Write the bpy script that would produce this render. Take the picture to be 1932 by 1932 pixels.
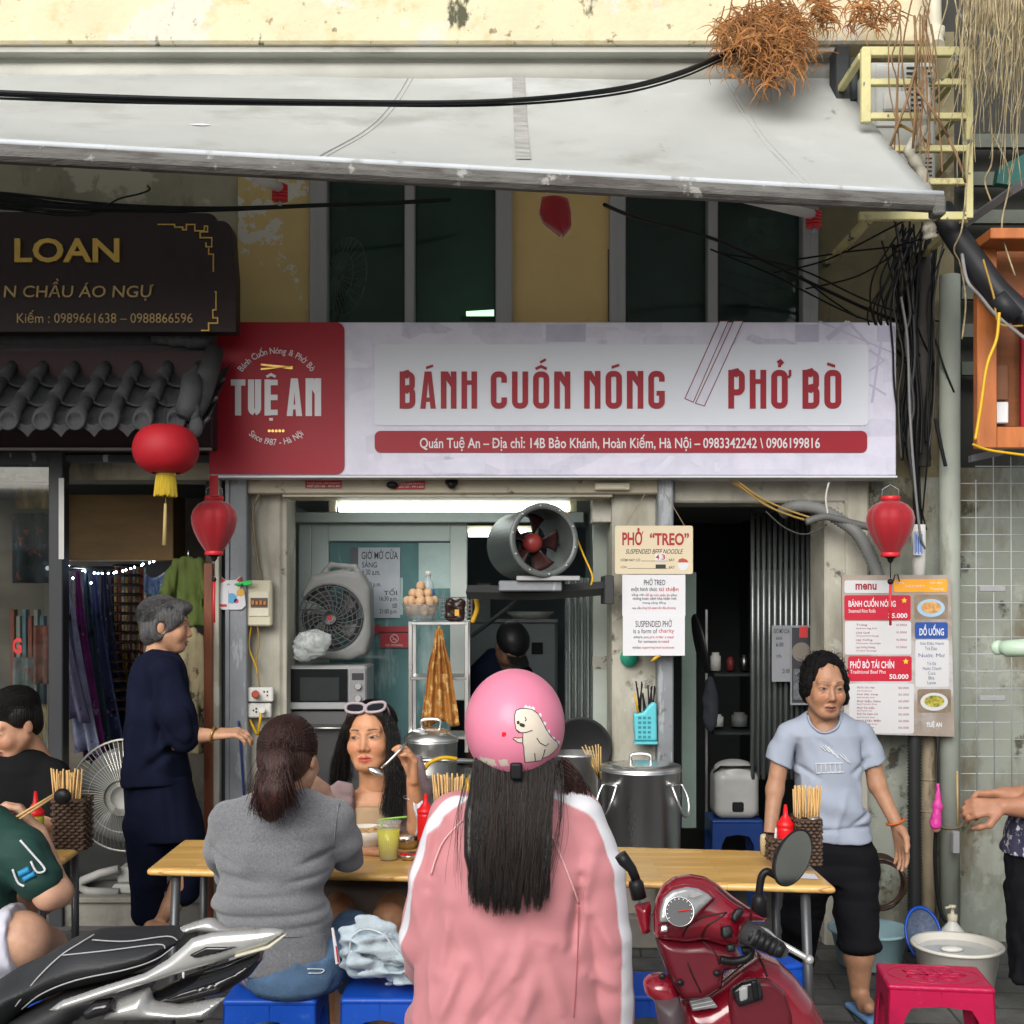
import bpy,bmesh,math,random
import numpy as np
from mathutils import Vector,Matrix,Euler
random.seed(7)
rng=np.random.default_rng(7)
for o in list(bpy.data.objects):
 bpy.data.objects.remove(o)
SC=bpy.context.scene
COL=SC.collection
R=math.radians
# ----- camera
FPX=2300.0
CAMZ=1.72
HOR=1130.0
cam_d=bpy.data.cameras.new('camera')
cam_d.sensor_width=36
cam_d.lens=36*FPX/1932
cam_d.shift_y=(HOR-966)/1932
cam_d.clip_end=500
cam=bpy.data.objects.new('camera',cam_d)
cam.location=(0,0,CAMZ)
cam.rotation_euler=(R(90),0,0)
COL.objects.link(cam)
SC.camera=cam
# ----- light
SUN_EL,SUN_ROT=31,198
w=bpy.data.worlds.new('World')
SC.world=w
w.use_nodes=True
wn=w.node_tree
wn.nodes.clear()
wo=wn.nodes.new('ShaderNodeOutputWorld')
wb=wn.nodes.new('ShaderNodeBackground')
ws=wn.nodes.new('ShaderNodeTexSky')
wh=wn.nodes.new('ShaderNodeHueSaturation')
ws.sky_type='NISHITA'
ws.sun_disc=False
ws.sun_elevation=R(SUN_EL)
ws.sun_rotation=R(SUN_ROT)
ws.dust_density=3.0
ws.air_density=1.0
wh.inputs['Saturation'].default_value=0.35
wb.inputs['Strength'].default_value=0.11
wn.links.new(ws.outputs[0],wh.inputs['Color'])
wn.links.new(wh.outputs[0],wb.inputs['Color'])
wn.links.new(wb.outputs[0],wo.inputs['Surface'])
sd=bpy.data.lights.new('sun','SUN')
sd.energy=1.75
sd.angle=R(45)
sd.color=(1.0,0.97,0.93)
sun=bpy.data.objects.new('sun',sd)
_a=R(SUN_ROT)
_dir=Vector((math.sin(_a)*math.cos(R(SUN_EL)),math.cos(_a)*math.cos(R(SUN_EL)),math.sin(R(SUN_EL))))
sun.rotation_euler=_dir.to_track_quat('Z','Y').to_euler()
sun.location=(0,-3,9)
COL.objects.link(sun)
SC.view_settings.view_transform='Standard'
SC.view_settings.look='None'
SC.view_settings.exposure=0.66
SC.view_settings.gamma=1
SC.render.engine='CYCLES'
SC.cycles.use_denoising=True
SC.cycles.max_bounces=8
SC.cycles.sample_clamp_indirect=6
# ----- picture units -> metres
def X(u,Y):return(u-966.0)/FPX*Y
def Z(v,Y):return CAMZ+(HOR-v)/FPX*Y
def W(u,v,Y):return Vector((X(u,Y),Y,Z(v,Y)))
def S(px,Y):return px*Y/FPX
# ----- materials
MATS={}
def mat(name,col,rough=.6,metal=0.,var=.12,vs=6.,bump=0.,bs=60.,dirt=None,ds=3.,dlo=.5,dhi=.62,spec=.35,coat=0.,trans=0.,alpha=1.,emit=None,es=0.,sss=0.,attr=None,stretch=None,sheen=0.,wave=None,rvar=.1):
 """Principled material with procedural colour variation, bump and stains."""
 if name in MATS:return MATS[name]
 m=bpy.data.materials.new(name);m.use_nodes=True
 nt=m.node_tree;N=nt.nodes;L=nt.links
 b=N['Principled BSDF']
 b.inputs['Roughness'].default_value=rough
 b.inputs['Metallic'].default_value=metal
 b.inputs['Specular IOR Level'].default_value=spec
 b.inputs['Coat Weight'].default_value=coat
 b.inputs['Coat Roughness'].default_value=.08
 b.inputs['Transmission Weight'].default_value=trans
 b.inputs['Alpha'].default_value=alpha
 if sheen:b.inputs['Sheen Weight'].default_value=sheen
 if sss:
  b.inputs['Subsurface Weight'].default_value=sss
  b.inputs['Subsurface Radius'].default_value=(.012,.005,.003)
 c=tuple(col[:3])+(1,)
 tc=N.new('ShaderNodeTexCoord')
 mp=N.new('ShaderNodeMapping')
 if stretch:mp.inputs['Scale'].default_value=stretch
 L.new(tc.outputs['Object'],mp.inputs['Vector'])
 n1=N.new('ShaderNodeTexNoise');n1.inputs['Scale'].default_value=vs;n1.inputs['Detail'].default_value=6
 n1.inputs['Roughness'].default_value=.6
 L.new(mp.outputs[0],n1.inputs['Vector'])
 if attr:
  at=N.new('ShaderNodeVertexColor');at.layer_name=attr
  base=at.outputs['Color']
 else:
  rgb=N.new('ShaderNodeRGB');rgb.outputs[0].default_value=c
  base=rgb.outputs[0]
 if var:
  mr=N.new('ShaderNodeMapRange')
  mr.inputs['From Min'].default_value=.3;mr.inputs['From Max'].default_value=.7
  mr.inputs['To Min'].default_value=1-var;mr.inputs['To Max'].default_value=1+var*.8
  L.new(n1.outputs['Fac'],mr.inputs['Value'])
  mx=N.new('ShaderNodeVectorMath');mx.operation='SCALE'
  L.new(base,mx.inputs[0]);L.new(mr.outputs[0],mx.inputs['Scale'])
  base=mx.outputs[0]
 for k,dd in enumerate(dirt or[]):
  dc,amt,sc,lo,hi=dd[:5]
  n2=N.new('ShaderNodeTexNoise');n2.inputs['Scale'].default_value=sc;n2.inputs['Detail'].default_value=8
  n2.inputs['Roughness'].default_value=.65
  mp2=N.new('ShaderNodeMapping');mp2.inputs['Location'].default_value=(k*3.7+1,k*1.3,k*2.1)
  if len(dd)>5:mp2.inputs['Scale'].default_value=dd[5]
  L.new(tc.outputs['Object'],mp2.inputs['Vector']);L.new(mp2.outputs[0],n2.inputs['Vector'])
  r2=N.new('ShaderNodeMapRange');r2.inputs['From Min'].default_value=lo;r2.inputs['From Max'].default_value=hi
  r2.inputs['To Max'].default_value=amt
  L.new(n2.outputs['Fac'],r2.inputs['Value'])
  mm=N.new('ShaderNodeMix');mm.data_type='RGBA'
  L.new(r2.outputs[0],mm.inputs[0]);L.new(base,mm.inputs[6]);mm.inputs[7].default_value=tuple(dc)+(1,)
  base=mm.outputs[2]
 if wave:
  wc,wsx,ax,wd,wa=wave
  wv=N.new('ShaderNodeTexWave');wv.bands_direction=ax
  wv.inputs['Scale'].default_value=wsx;wv.inputs['Distortion'].default_value=wd
  wv.inputs['Detail'].default_value=4;wv.inputs['Detail Scale'].default_value=1.5
  L.new(mp.outputs[0],wv.inputs['Vector'])
  ml=N.new('ShaderNodeMath');ml.operation='MULTIPLY';ml.inputs[1].default_value=wa
  L.new(wv.outputs['Fac'],ml.inputs[0])
  mm=N.new('ShaderNodeMix');mm.data_type='RGBA'
  L.new(ml.outputs[0],mm.inputs[0]);L.new(base,mm.inputs[6]);mm.inputs[7].default_value=tuple(wc)+(1,)
  base=mm.outputs[2]
 L.new(base,b.inputs['Base Color'])
 if rvar:
  r3=N.new('ShaderNodeMapRange');r3.inputs['To Min'].default_value=max(0,rough-rvar);r3.inputs['To Max'].default_value=min(1,rough+rvar)
  L.new(n1.outputs['Fac'],r3.inputs['Value']);L.new(r3.outputs[0],b.inputs['Roughness'])
 if bump:
  n3=N.new('ShaderNodeTexNoise');n3.inputs['Scale'].default_value=bs;n3.inputs['Detail'].default_value=5
  L.new(mp.outputs[0],n3.inputs['Vector'])
  bp=N.new('ShaderNodeBump');bp.inputs['Strength'].default_value=bump;bp.inputs['Distance'].default_value=.01
  L.new(n3.outputs['Fac'],bp.inputs['Height']);L.new(bp.outputs[0],b.inputs['Normal'])
 if emit:
  b.inputs['Emission Color'].default_value=tuple(emit)+(1,)
  b.inputs['Emission Strength'].default_value=es
 MATS[name]=m
 return m
def srgb(r,g,b):
 f=lambda c:(c/255/12.92)if c/255<=.04045 else((c/255+.055)/1.055)**2.4
 return(f(r),f(g),f(b))
 # ----- mesh builder
class MB:
 def __init__(s):s.V=[];s.F=[];s.S=[];s.M=[];s.C=None
 def add(s,V,F,smooth=False,mi=0):
  n=len(s.V)
  s.V.extend([tuple(v)for v in V])
  for f in F:
   s.F.append(tuple(i+n for i in f));s.S.append(smooth);s.M.append(mi)
  return s
 def box(s,c,sz,b=0.,Rm=None,mi=0):
  hx,hy,hz=sz[0]/2,sz[1]/2,sz[2]/2
  b=min(b,hx*.95,hy*.95,hz*.95)
  V=[];F=[]
  if b<=0:
   V=[(i*hx,j*hy,k*hz)for i in(-1,1)for j in(-1,1)for k in(-1,1)]
   F=[(0,1,3,2),(4,6,7,5),(0,4,5,1),(2,3,7,6),(0,2,6,4),(1,5,7,3)]
  else:
   idx={}
   for i in(-1,1):
    for j in(-1,1):
     for k in(-1,1):
      for a in range(3):
       p=[i*(hx-b),j*(hy-b),k*(hz-b)]
       p[a]=(i*hx,j*hy,k*hz)[a]
       idx[(i,j,k,a)]=len(V);V.append(tuple(p))
   g=lambda i,j,k,a:idx[(i,j,k,a)]
   for a in range(3):
    o1,o2=[x for x in range(3)if x!=a]
    for sg in(-1,1):
     q=[]
     for(p,r)in((-1,-1),(1,-1),(1,1),(-1,1)):
      t=[0,0,0];t[a]=sg;t[o1]=p;t[o2]=r
      q.append(g(*t,a))
     F.append(tuple(q))
   for a in range(3):
    o1,o2=[x for x in range(3)if x!=a]
    for p in(-1,1):
     for r in(-1,1):
      t0=[0,0,0];t0[a]=-1;t0[o1]=p;t0[o2]=r
      t1=list(t0);t1[a]=1
      F.append((g(*t0,o1),g(*t1,o1),g(*t1,o2),g(*t0,o2)))
   for i in(-1,1):
    for j in(-1,1):
     for k in(-1,1):
      F.append((g(i,j,k,0),g(i,j,k,1),g(i,j,k,2)))
  c=Vector(c)
  V=[(Rm@Vector(v)if Rm else Vector(v))+c for v in V]
  return s.add(V,F,False,mi)
 def bx(s,x0,x1,y0,y1,z0,z1,b=0.,mi=0):
  return s.box(((x0+x1)/2,(y0+y1)/2,(z0+z1)/2),(abs(x1-x0),abs(y1-y0),abs(z1-z0)),b,None,mi)
 def tube(s,pts,r,n=8,caps=True,mi=0,closed=False,flat=1.0):
  pts=[Vector(p)for p in pts];m=len(pts)
  rs=r if isinstance(r,(list,tuple))else[r]*m
  V=[];prev=None
  for i,p in enumerate(pts):
   if closed:t=pts[(i+1)%m]-pts[i-1]
   else:t=pts[min(i+1,m-1)]-pts[max(i-1,0)]
   if t.length<1e-9:t=Vector((0,0,1))
   t.normalize()
   if prev is None:
    a=Vector((0,0,1))if abs(t.z)<.9 else Vector((1,0,0))
    nn=t.cross(a).normalized()
   else:
    nn=prev-t*prev.dot(t)
    if nn.length<1e-6:nn=t.orthogonal()
    nn.normalize()
   prev=nn;bb=t.cross(nn)
   for k in range(n):
    an=2*math.pi*k/n
    V.append(p+(nn*math.cos(an)*flat+bb*math.sin(an))*rs[i])
  F=[]
  for i in range(m-(0 if closed else 1)):
   j=(i+1)%m
   for k in range(n):
    k2=(k+1)%n
    F.append((i*n+k,i*n+k2,j*n+k2,j*n+k))
  s.add(V,F,n>4,mi)
  if caps and not closed:
   b0=len(s.V)-m*n
   s.F.append(tuple(b0+k for k in reversed(range(n))));s.S.append(False);s.M.append(mi)
   s.F.append(tuple(b0+(m-1)*n+k for k in range(n)));s.S.append(False);s.M.append(mi)
  return s
 def cyl(s,a,b,r0,r1=None,n=16,mi=0):
  return s.tube([a,b],[r0,r0 if r1 is None else r1],n,True,mi)
 def lathe(s,prof,c=(0,0,0),Rm=None,n=32,mi=0,ribs=None,sx=1.,sy=1.):
  V=[];c=Vector(c)
  for(r,z)in prof:
   for k in range(n):
    a=2*math.pi*k/n
    rr=r*(ribs(a,z)if ribs else 1)
    p=Vector((rr*math.cos(a)*sx,rr*math.sin(a)*sy,z))
    V.append((Rm@p if Rm else p)+c)
  F=[]
  for i in range(len(prof)-1):
   for k in range(n):
    k2=(k+1)%n
    F.append((i*n+k,i*n+k2,(i+1)*n+k2,(i+1)*n+k))
  s.add(V,F,True,mi)
  return s
 def sphere(s,c,r,n=12,Rm=None,mi=0):
  rx,ry,rz=r if isinstance(r,(tuple,list))else(r,r,r)
  V=[];F=[];c=Vector(c)
  m=max(4,n//2)
  for i in range(m+1):
   t=math.pi*i/m
   for k in range(n):
    a=2*math.pi*k/n
    p=Vector((rx*math.sin(t)*math.cos(a),ry*math.sin(t)*math.sin(a),rz*math.cos(t)))
    V.append((Rm@p if Rm else p)+c)
  for i in range(m):
   for k in range(n):
    k2=(k+1)%n
    F.append((i*n+k,(i+1)*n+k,(i+1)*n+k2,i*n+k2))
  return s.add(V,F,True,mi)
 def prism(s,poly,o,ux,uy,d,mi=0,smooth=False):
  """poly: 2-D outline; o + x*ux + y*uy; extruded along vector d"""
  o=Vector(o);ux=Vector(ux);uy=Vector(uy);d=Vector(d);n=len(poly)
  A=[o+ux*p[0]+uy*p[1]for p in poly]
  V=A+[a+d for a in A]
  area=sum(poly[i][0]*poly[(i+1)%n][1]-poly[(i+1)%n][0]*poly[i][1]for i in range(n))
  F=[tuple(range(n)),tuple(range(2*n-1,n-1,-1))]
  s.add(V,F,False,mi)
  b=len(s.V)-2*n
  for i in range(n):
   j=(i+1)%n
   s.F.append((b+i,b+n+i,b+n+j,b+j));s.S.append(smooth);s.M.append(mi)
  return s
 def grid(s,fn,nu,nv,mi=0,smooth=True,thick=None):
  P=[[Vector(fn(i/nu,j/nv))for j in range(nv+1)]for i in range(nu+1)]
  V=[p for row in P for p in row];F=[]
  for i in range(nu):
   for j in range(nv):
    a=i*(nv+1)+j
    F.append((a,a+1,a+nv+2,a+nv+1))
  if thick:
   t=Vector(thick);n0=len(V)
   V+=[v+t for v in V]
   F+=[tuple(n0+k for k in reversed(f))for f in list(F)]
   for i in range(nu):
    for j in(0,nv):
     a=i*(nv+1)+j;F.append((a,a+nv+1,a+nv+1+n0,a+n0))
   for j in range(nv):
    for i in(0,nu):
     a=i*(nv+1)+j;F.append((a,a+1,a+1+n0,a+n0))
  return s.add(V,F,smooth,mi)
 def np_add(s,V,F,smooth=True,mi=None,off=0):
  n=len(s.V)
  s.V.extend(map(tuple,V.tolist()if hasattr(V,'tolist')else V))
  F=(np.asarray(F)+n).tolist()
  s.F.extend(map(tuple,F));s.S.extend([smooth]*len(F))
  s.M.extend([off]*len(F)if mi is None else[int(q)+off for q in mi])
  return s
def rootof(p):
 while p.parent:p=p.parent
 return p
def obj(name,mb,mats,parent=None,flip=False):
 """link ONE mesh object; its vertices are given in metres in the world"""
 me=bpy.data.meshes.new(name)
 V=np.array(mb.V,dtype=np.float64).reshape(-1,3)
 if parent is None:
  lo,hi=V.min(0),V.max(0)
  org=np.array([(lo[0]+hi[0])/2,(lo[1]+hi[1])/2,lo[2]])
 else:
  org=np.array(rootof(parent)['_org'])
 V=V-org
 me.from_pydata(V.tolist(),[],mb.F)
 mats=mats if isinstance(mats,(list,tuple))else[mats]
 for m in mats:me.materials.append(m)
 me.polygons.foreach_set('use_smooth',mb.S)
 me.polygons.foreach_set('material_index',mb.M)
 if mb.C is not None:
  ca=me.color_attributes.new('Col','FLOAT_COLOR','POINT')
  ca.data.foreach_set('color',np.asarray(mb.C,dtype=np.float32).ravel())
 if not mb.C is not None:
  bm=bmesh.new();bm.from_mesh(me)
  bmesh.ops.recalc_face_normals(bm,faces=bm.faces)
  bm.to_mesh(me);bm.free()
 me.update()
 o=bpy.data.objects.new(name,me)
 COL.objects.link(o)
 if parent is None:
  o.location=org
  o['_org']=org.tolist()
 else:
  o.parent=parent
 return o
def tag(o,label,cat,group=None):
 o['label']=label;o['category']=cat
 if group:o['group']=group
 return o
def thing(name,label,cat,loc,group=None):
 o=bpy.data.objects.new(name,None);COL.objects.link(o)
 o.location=loc;o['_org']=list(loc);o.empty_display_size=.1
 return tag(o,label,cat,group)
def struct(name,mb,m):
 o=obj(name,mb,m);o['kind']='structure'
 return o
def one(name,mb,m,label,cat,group=None):
 return tag(obj(name,mb,m),label,cat,group)
def dup(root,loc,label,rz=0.):
 c=root.copy();COL.objects.link(c);c.location=loc;c['label']=label
 c.rotation_euler=(0,0,rz)
 def rec(a,b):
  for ch in[q for q in bpy.data.objects if q.parent==a]:
   d=ch.copy();COL.objects.link(d);d.parent=b;rec(ch,d)
 rec(root,c)
 return c
def arc(c,r,a0,a1,n=8,ry=None):
 ry=r if ry is None else ry
 return[(c[0]+r*math.cos(R(a0+(a1-a0)*i/n)),c[1]+ry*math.sin(R(a0+(a1-a0)*i/n)))for i in range(n+1)]
def rrect(x0,x1,y0,y1,r,n=5,corners=(1,1,1,1)):
 """corner flags: bottom-left, bottom-right, top-right, top-left"""
 P=[]
 for(cx,cy,a,f)in((x0+r,y0+r,180,corners[0]),(x1-r,y0+r,270,corners[1]),(x1-r,y1-r,0,corners[2]),(x0+r,y1-r,90,corners[3])):
  if f:P+=arc((cx,cy),r,a,a+90,n)
  else:P.append((x0 if a in(90,180)else x1,y0 if a in(180,270)else y1))
 return P
def catmull(P,n=8):
 P=[Vector(p)for p in P];out=[]
 for i in range(len(P)-1):
  p0=P[max(i-1,0)];p1=P[i];p2=P[i+1];p3=P[min(i+2,len(P)-1)]
  for k in range(n):
   t=k/n
   out.append(.5*((2*p1)+(p2-p0)*t+(2*p0-5*p1+4*p2-p3)*t*t+(3*p1-p0-3*p2+p3)*t**3))
 out.append(P[-1])
 return out
XA,YA,ZA=Vector((1,0,0)),Vector((0,1,0)),Vector((0,0,1))
def face_poly(mb,poly_uv,Y,d=.002,mi=0):
 """flat plate facing the street, outline in picture units at depth Y, d thick towards the street"""
 return mb.prism([(X(u,Y),Z(v,Y))for u,v in poly_uv],(0,Y,0),XA,ZA,(0,-d,0),mi)
def plate(mb,u0,u1,v0,v1,Y,d=.01,b=0.,mi=0):
 return mb.bx(X(u0,Y),X(u1,Y),Y-d,Y,Z(v1,Y),Z(v0,Y),b,mi)
 # ----- lettering
_tc={}
_REP={'Ở':'Ỏ','Ơ':'O','ở':'ỏ','ơ':'o','ớ':'ó','ư':'u','ự':'ụ','ứ':'ú','Ự':'Ụ','ướ':'uó','ừ':'ù','ữ':'ũ','Ư':'U','Đ':'D','đ':'d','Ử':'Ủ','Ữ':'Ũ','ờ':'ò','Ờ':'Ò','ợ':'ọ'}
def text_mesh(s,bold=0.):
 k=(s,bold)
 if k in _tc:return _tc[k]
 s2=''.join(_REP.get(c,c)for c in s)
 if s2!=s:
  V,F=text_mesh(s2,bold);V=list(V);F=list(F)
  for i,c in enumerate(s):
   if c in _REP:
    A=text_mesh('|'+s2[:i+1],bold)[0];x1=max(p[0]for p in A)-max(p[0]for p in text_mesh('|',bold)[0])
    A0=text_mesh('|',bold)[0];L0=min(p[0]for p in A0);w1=max(p[0]for p in A)
    ref=text_mesh('|'+s2,bold)[0];dx=max(p[0]for p in ref)-max(p[0]for p in text_mesh(s2,bold)[0])
    x=w1-dx;up=c.isupper();t=.06+bold;h=.70 if up else .50;n=len(V)
    if c in 'Đ':cw=max(p[0]for p in text_mesh('D',bold)[0])-min(p[0]for p in text_mesh('D',bold)[0]);q=[(x-cw-.07,.32),(x-cw+.26,.32),(x-cw+.26,.39),(x-cw-.07,.39)]
    elif c in 'đ':q=[(x-.2,.58),(x+.07,.58),(x+.07,.63),(x-.2,.63)]
    else:q=[(x-.07,h-.14),(x-.01,h-.12),(x+t+.03,h+.06),(x+.01,h+.07)]
    V+=q;F.append((n,n+1,n+2,n+3))
  _tc[k]=(V,F);return _tc[k]
 cu=bpy.data.curves.new('t','FONT');cu.body=s;cu.offset=bold;cu.resolution_u=3
 cu.fill_mode='FRONT'
 ob=bpy.data.objects.new('t',cu);COL.objects.link(ob)
 dg=bpy.context.evaluated_depsgraph_get()
 me=bpy.data.meshes.new_from_object(ob.evaluated_get(dg))
 V=[(v.co.x,v.co.y)for v in me.vertices];F=[tuple(p.vertices)for p in me.polygons]
 bpy.data.objects.remove(ob);bpy.data.curves.remove(cu);bpy.data.meshes.remove(me)
 _tc[k]=(V,F)
 return _tc[k]
def text(mb,s,u0,u1,v0,v1,Y,bold=.0,mi=0,slant=0.,sk=0.):
 """writing fitted to the rectangle u0..u1 x v0..v1 on the plane at depth Y"""
 V,F=text_mesh(s,bold)
 if not V:return
 xs=[p[0]for p in V];ys=[p[1]for p in V]
 ax,bx_,ay,by=min(xs),max(xs),min(ys),max(ys)
 out=[]
 for x,y in V:
  fx=(x-ax)/(bx_-ax+1e-9);fy=(y-ay)/(by-ay+1e-9)
  u=u0+(u1-u0)*fx+slant*fy;v=v1+(v0-v1)*fy+sk*fx
  out.append(W(u,v,Y))
 mb.add(out,F,False,mi)
def stroke2d(P,wd,closed=False):
 """ribbon polygons around a centre line"""
 n=len(P);L=[];Rr=[]
 for i in range(n):
  if closed:a,b=P[i-1],P[(i+1)%n]
  else:a,b=P[max(i-1,0)],P[min(i+1,n-1)]
  p=P[i]
  def nrm(q,r):
   dx,dy=r[0]-q[0],r[1]-q[1];l=math.hypot(dx,dy)or 1
   return(-dy/l,dx/l)
  n1=nrm(a,p)if(closed or i>0)else nrm(p,b)
  n2=nrm(p,b)if(closed or i<n-1)else n1
  mx,my=n1[0]+n2[0],n1[1]+n2[1];l2=mx*mx+my*my
  k=min(2/l2 if l2>1e-6 else 1,1.6)
  mx*=k*wd/2;my*=k*wd/2
  L.append((p[0]+mx,p[1]+my));Rr.append((p[0]-mx,p[1]-my))
 Q=[]
 for i in range(n if closed else n-1):
  j=(i+1)%n
  Q.append([L[i],Rr[i],Rr[j],L[j]])
 return Q
def cond_glyph(ch,w=.42,t=.15):
 """tall condensed sign capitals, drawn as strokes in a box w x 1"""
 h=t/2;L,Rr,B,T=h,w-h,h,1-h;r=.115
 q=[]
 def st(P,c=False,ww=t):q.extend(stroke2d(P,ww,c))
 A=lambda cx,cy,a0,a1:arc((cx,cy),r,a0,a1,5)
 if ch=='O':st(A(L+r,B+r,180,270)+A(Rr-r,B+r,270,360)+A(Rr-r,T-r,0,90)+A(L+r,T-r,90,180),True)
 elif ch=='U':st([(L,1)]+A(L+r,B+r,180,270)+A(Rr-r,B+r,270,360)+[(Rr,1)])
 elif ch=='C':st([(Rr,.70)]+A(Rr-r,T-r,0,90)+A(L+r,T-r,90,180)+A(L+r,B+r,180,270)+A(Rr-r,B+r,270,360)+[(Rr,.30)])
 elif ch=='G':st([(Rr,.72)]+A(Rr-r,T-r,0,90)+A(L+r,T-r,90,180)+A(L+r,B+r,180,270)+A(Rr-r,B+r,270,360)+[(Rr,.47)]);st([(w*.5,.47-h*.8),(w,.47-h*.8)],ww=t*.8)
 elif ch=='B':
  st([(L,0),(L,1)]);st([(L,T)]+[(Rr-r-.01,T)]+arc((Rr-r-.01,T-r),r,90,0,5)+arc((Rr-r-.01,.52+r),r,0,-90,5)+[(L,.52)])
  st([(L,.52),(Rr-r,.52)]+arc((Rr-r,.52-r),r,90,0,5)+A(Rr-r,B+r,0,-90)+[(L,B)])
 elif ch=='P':st([(L,0),(L,1)]);st([(L,T),(Rr-r,T)]+A(Rr-r,T-r,90,0)+arc((Rr-r,.42+r),r,0,-90,5)+[(L,.42)])
 elif ch=='H':st([(L,0),(L,1)]);st([(Rr,0),(Rr,1)]);st([(L,.70),(Rr,.70)],ww=t*.8)
 elif ch=='N':st([(L,0),(L,1)]);st([(Rr,0),(Rr,1)]);q.append([(L-h,1),(L+h*1.6,1),(Rr+h*.2,.68),(Rr-h,.58)])
 elif ch=='A':q.append([(0,0),(t*.95,0),(w*.56,1),(w*.28,1)]);q.append([(w,0),(w-t*.95,0),(w*.44,1),(w*.72,1)]);st([(w*.2,.24),(w*.8,.24)],ww=t*.75)
 elif ch=='T':st([(w/2,0),(w/2,1)]);st([(-.02,T),(w+.02,T)])
 elif ch=='E':st([(L,0),(L,1)]);[st([(L,y),(w,y)],ww=t*.9)for y in(B,.5,T)]
 elif ch=='acute':q.append([(w*.38,1.06),(w*.85,1.13),(w*.82,1.19),(w*.36,1.13)])
 elif ch=='grave':q.append([(w*.62,1.06),(w*.15,1.13),(w*.18,1.19),(w*.64,1.13)])
 elif ch=='circ':st([(w*.15,1.07),(w*.5,1.14),(w*.85,1.07)],ww=.07)
 elif ch=='dot':st([(w*.36,-.11),(w*.64,-.11)],ww=.08)
 elif ch=='hook':st([(w*.38,1.19),(w*.55,1.24),(w*.66,1.19),(w*.5,1.12),(w*.5,1.07)],ww=.07)
 elif ch=='horn':st([(w+.06,1.0),(w+.06,.86),(w+.01,.80)],ww=.06)
 return q
def cond_text(mb,items,Y,d=.003,mi=0,t=.15):
 """items: (glyphs, u0, u1, v_top, v_base); a glyph like 'A+acute'"""
 for gl,u0,u1,vt,vb in items:
  hgt=vb-vt;wd=(u1-u0)/hgt;k=0
  for part in gl.split('+'):
   for qd in cond_glyph(part,wd,t):
    k+=1;y=Y+.00004*k
    mb.prism([(X(u0+p[0]*hgt,Y),Z(vb-p[1]*hgt,Y))for p in qd],(0,y,0),XA,ZA,(0,-d-.00011*k,0),mi)
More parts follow.
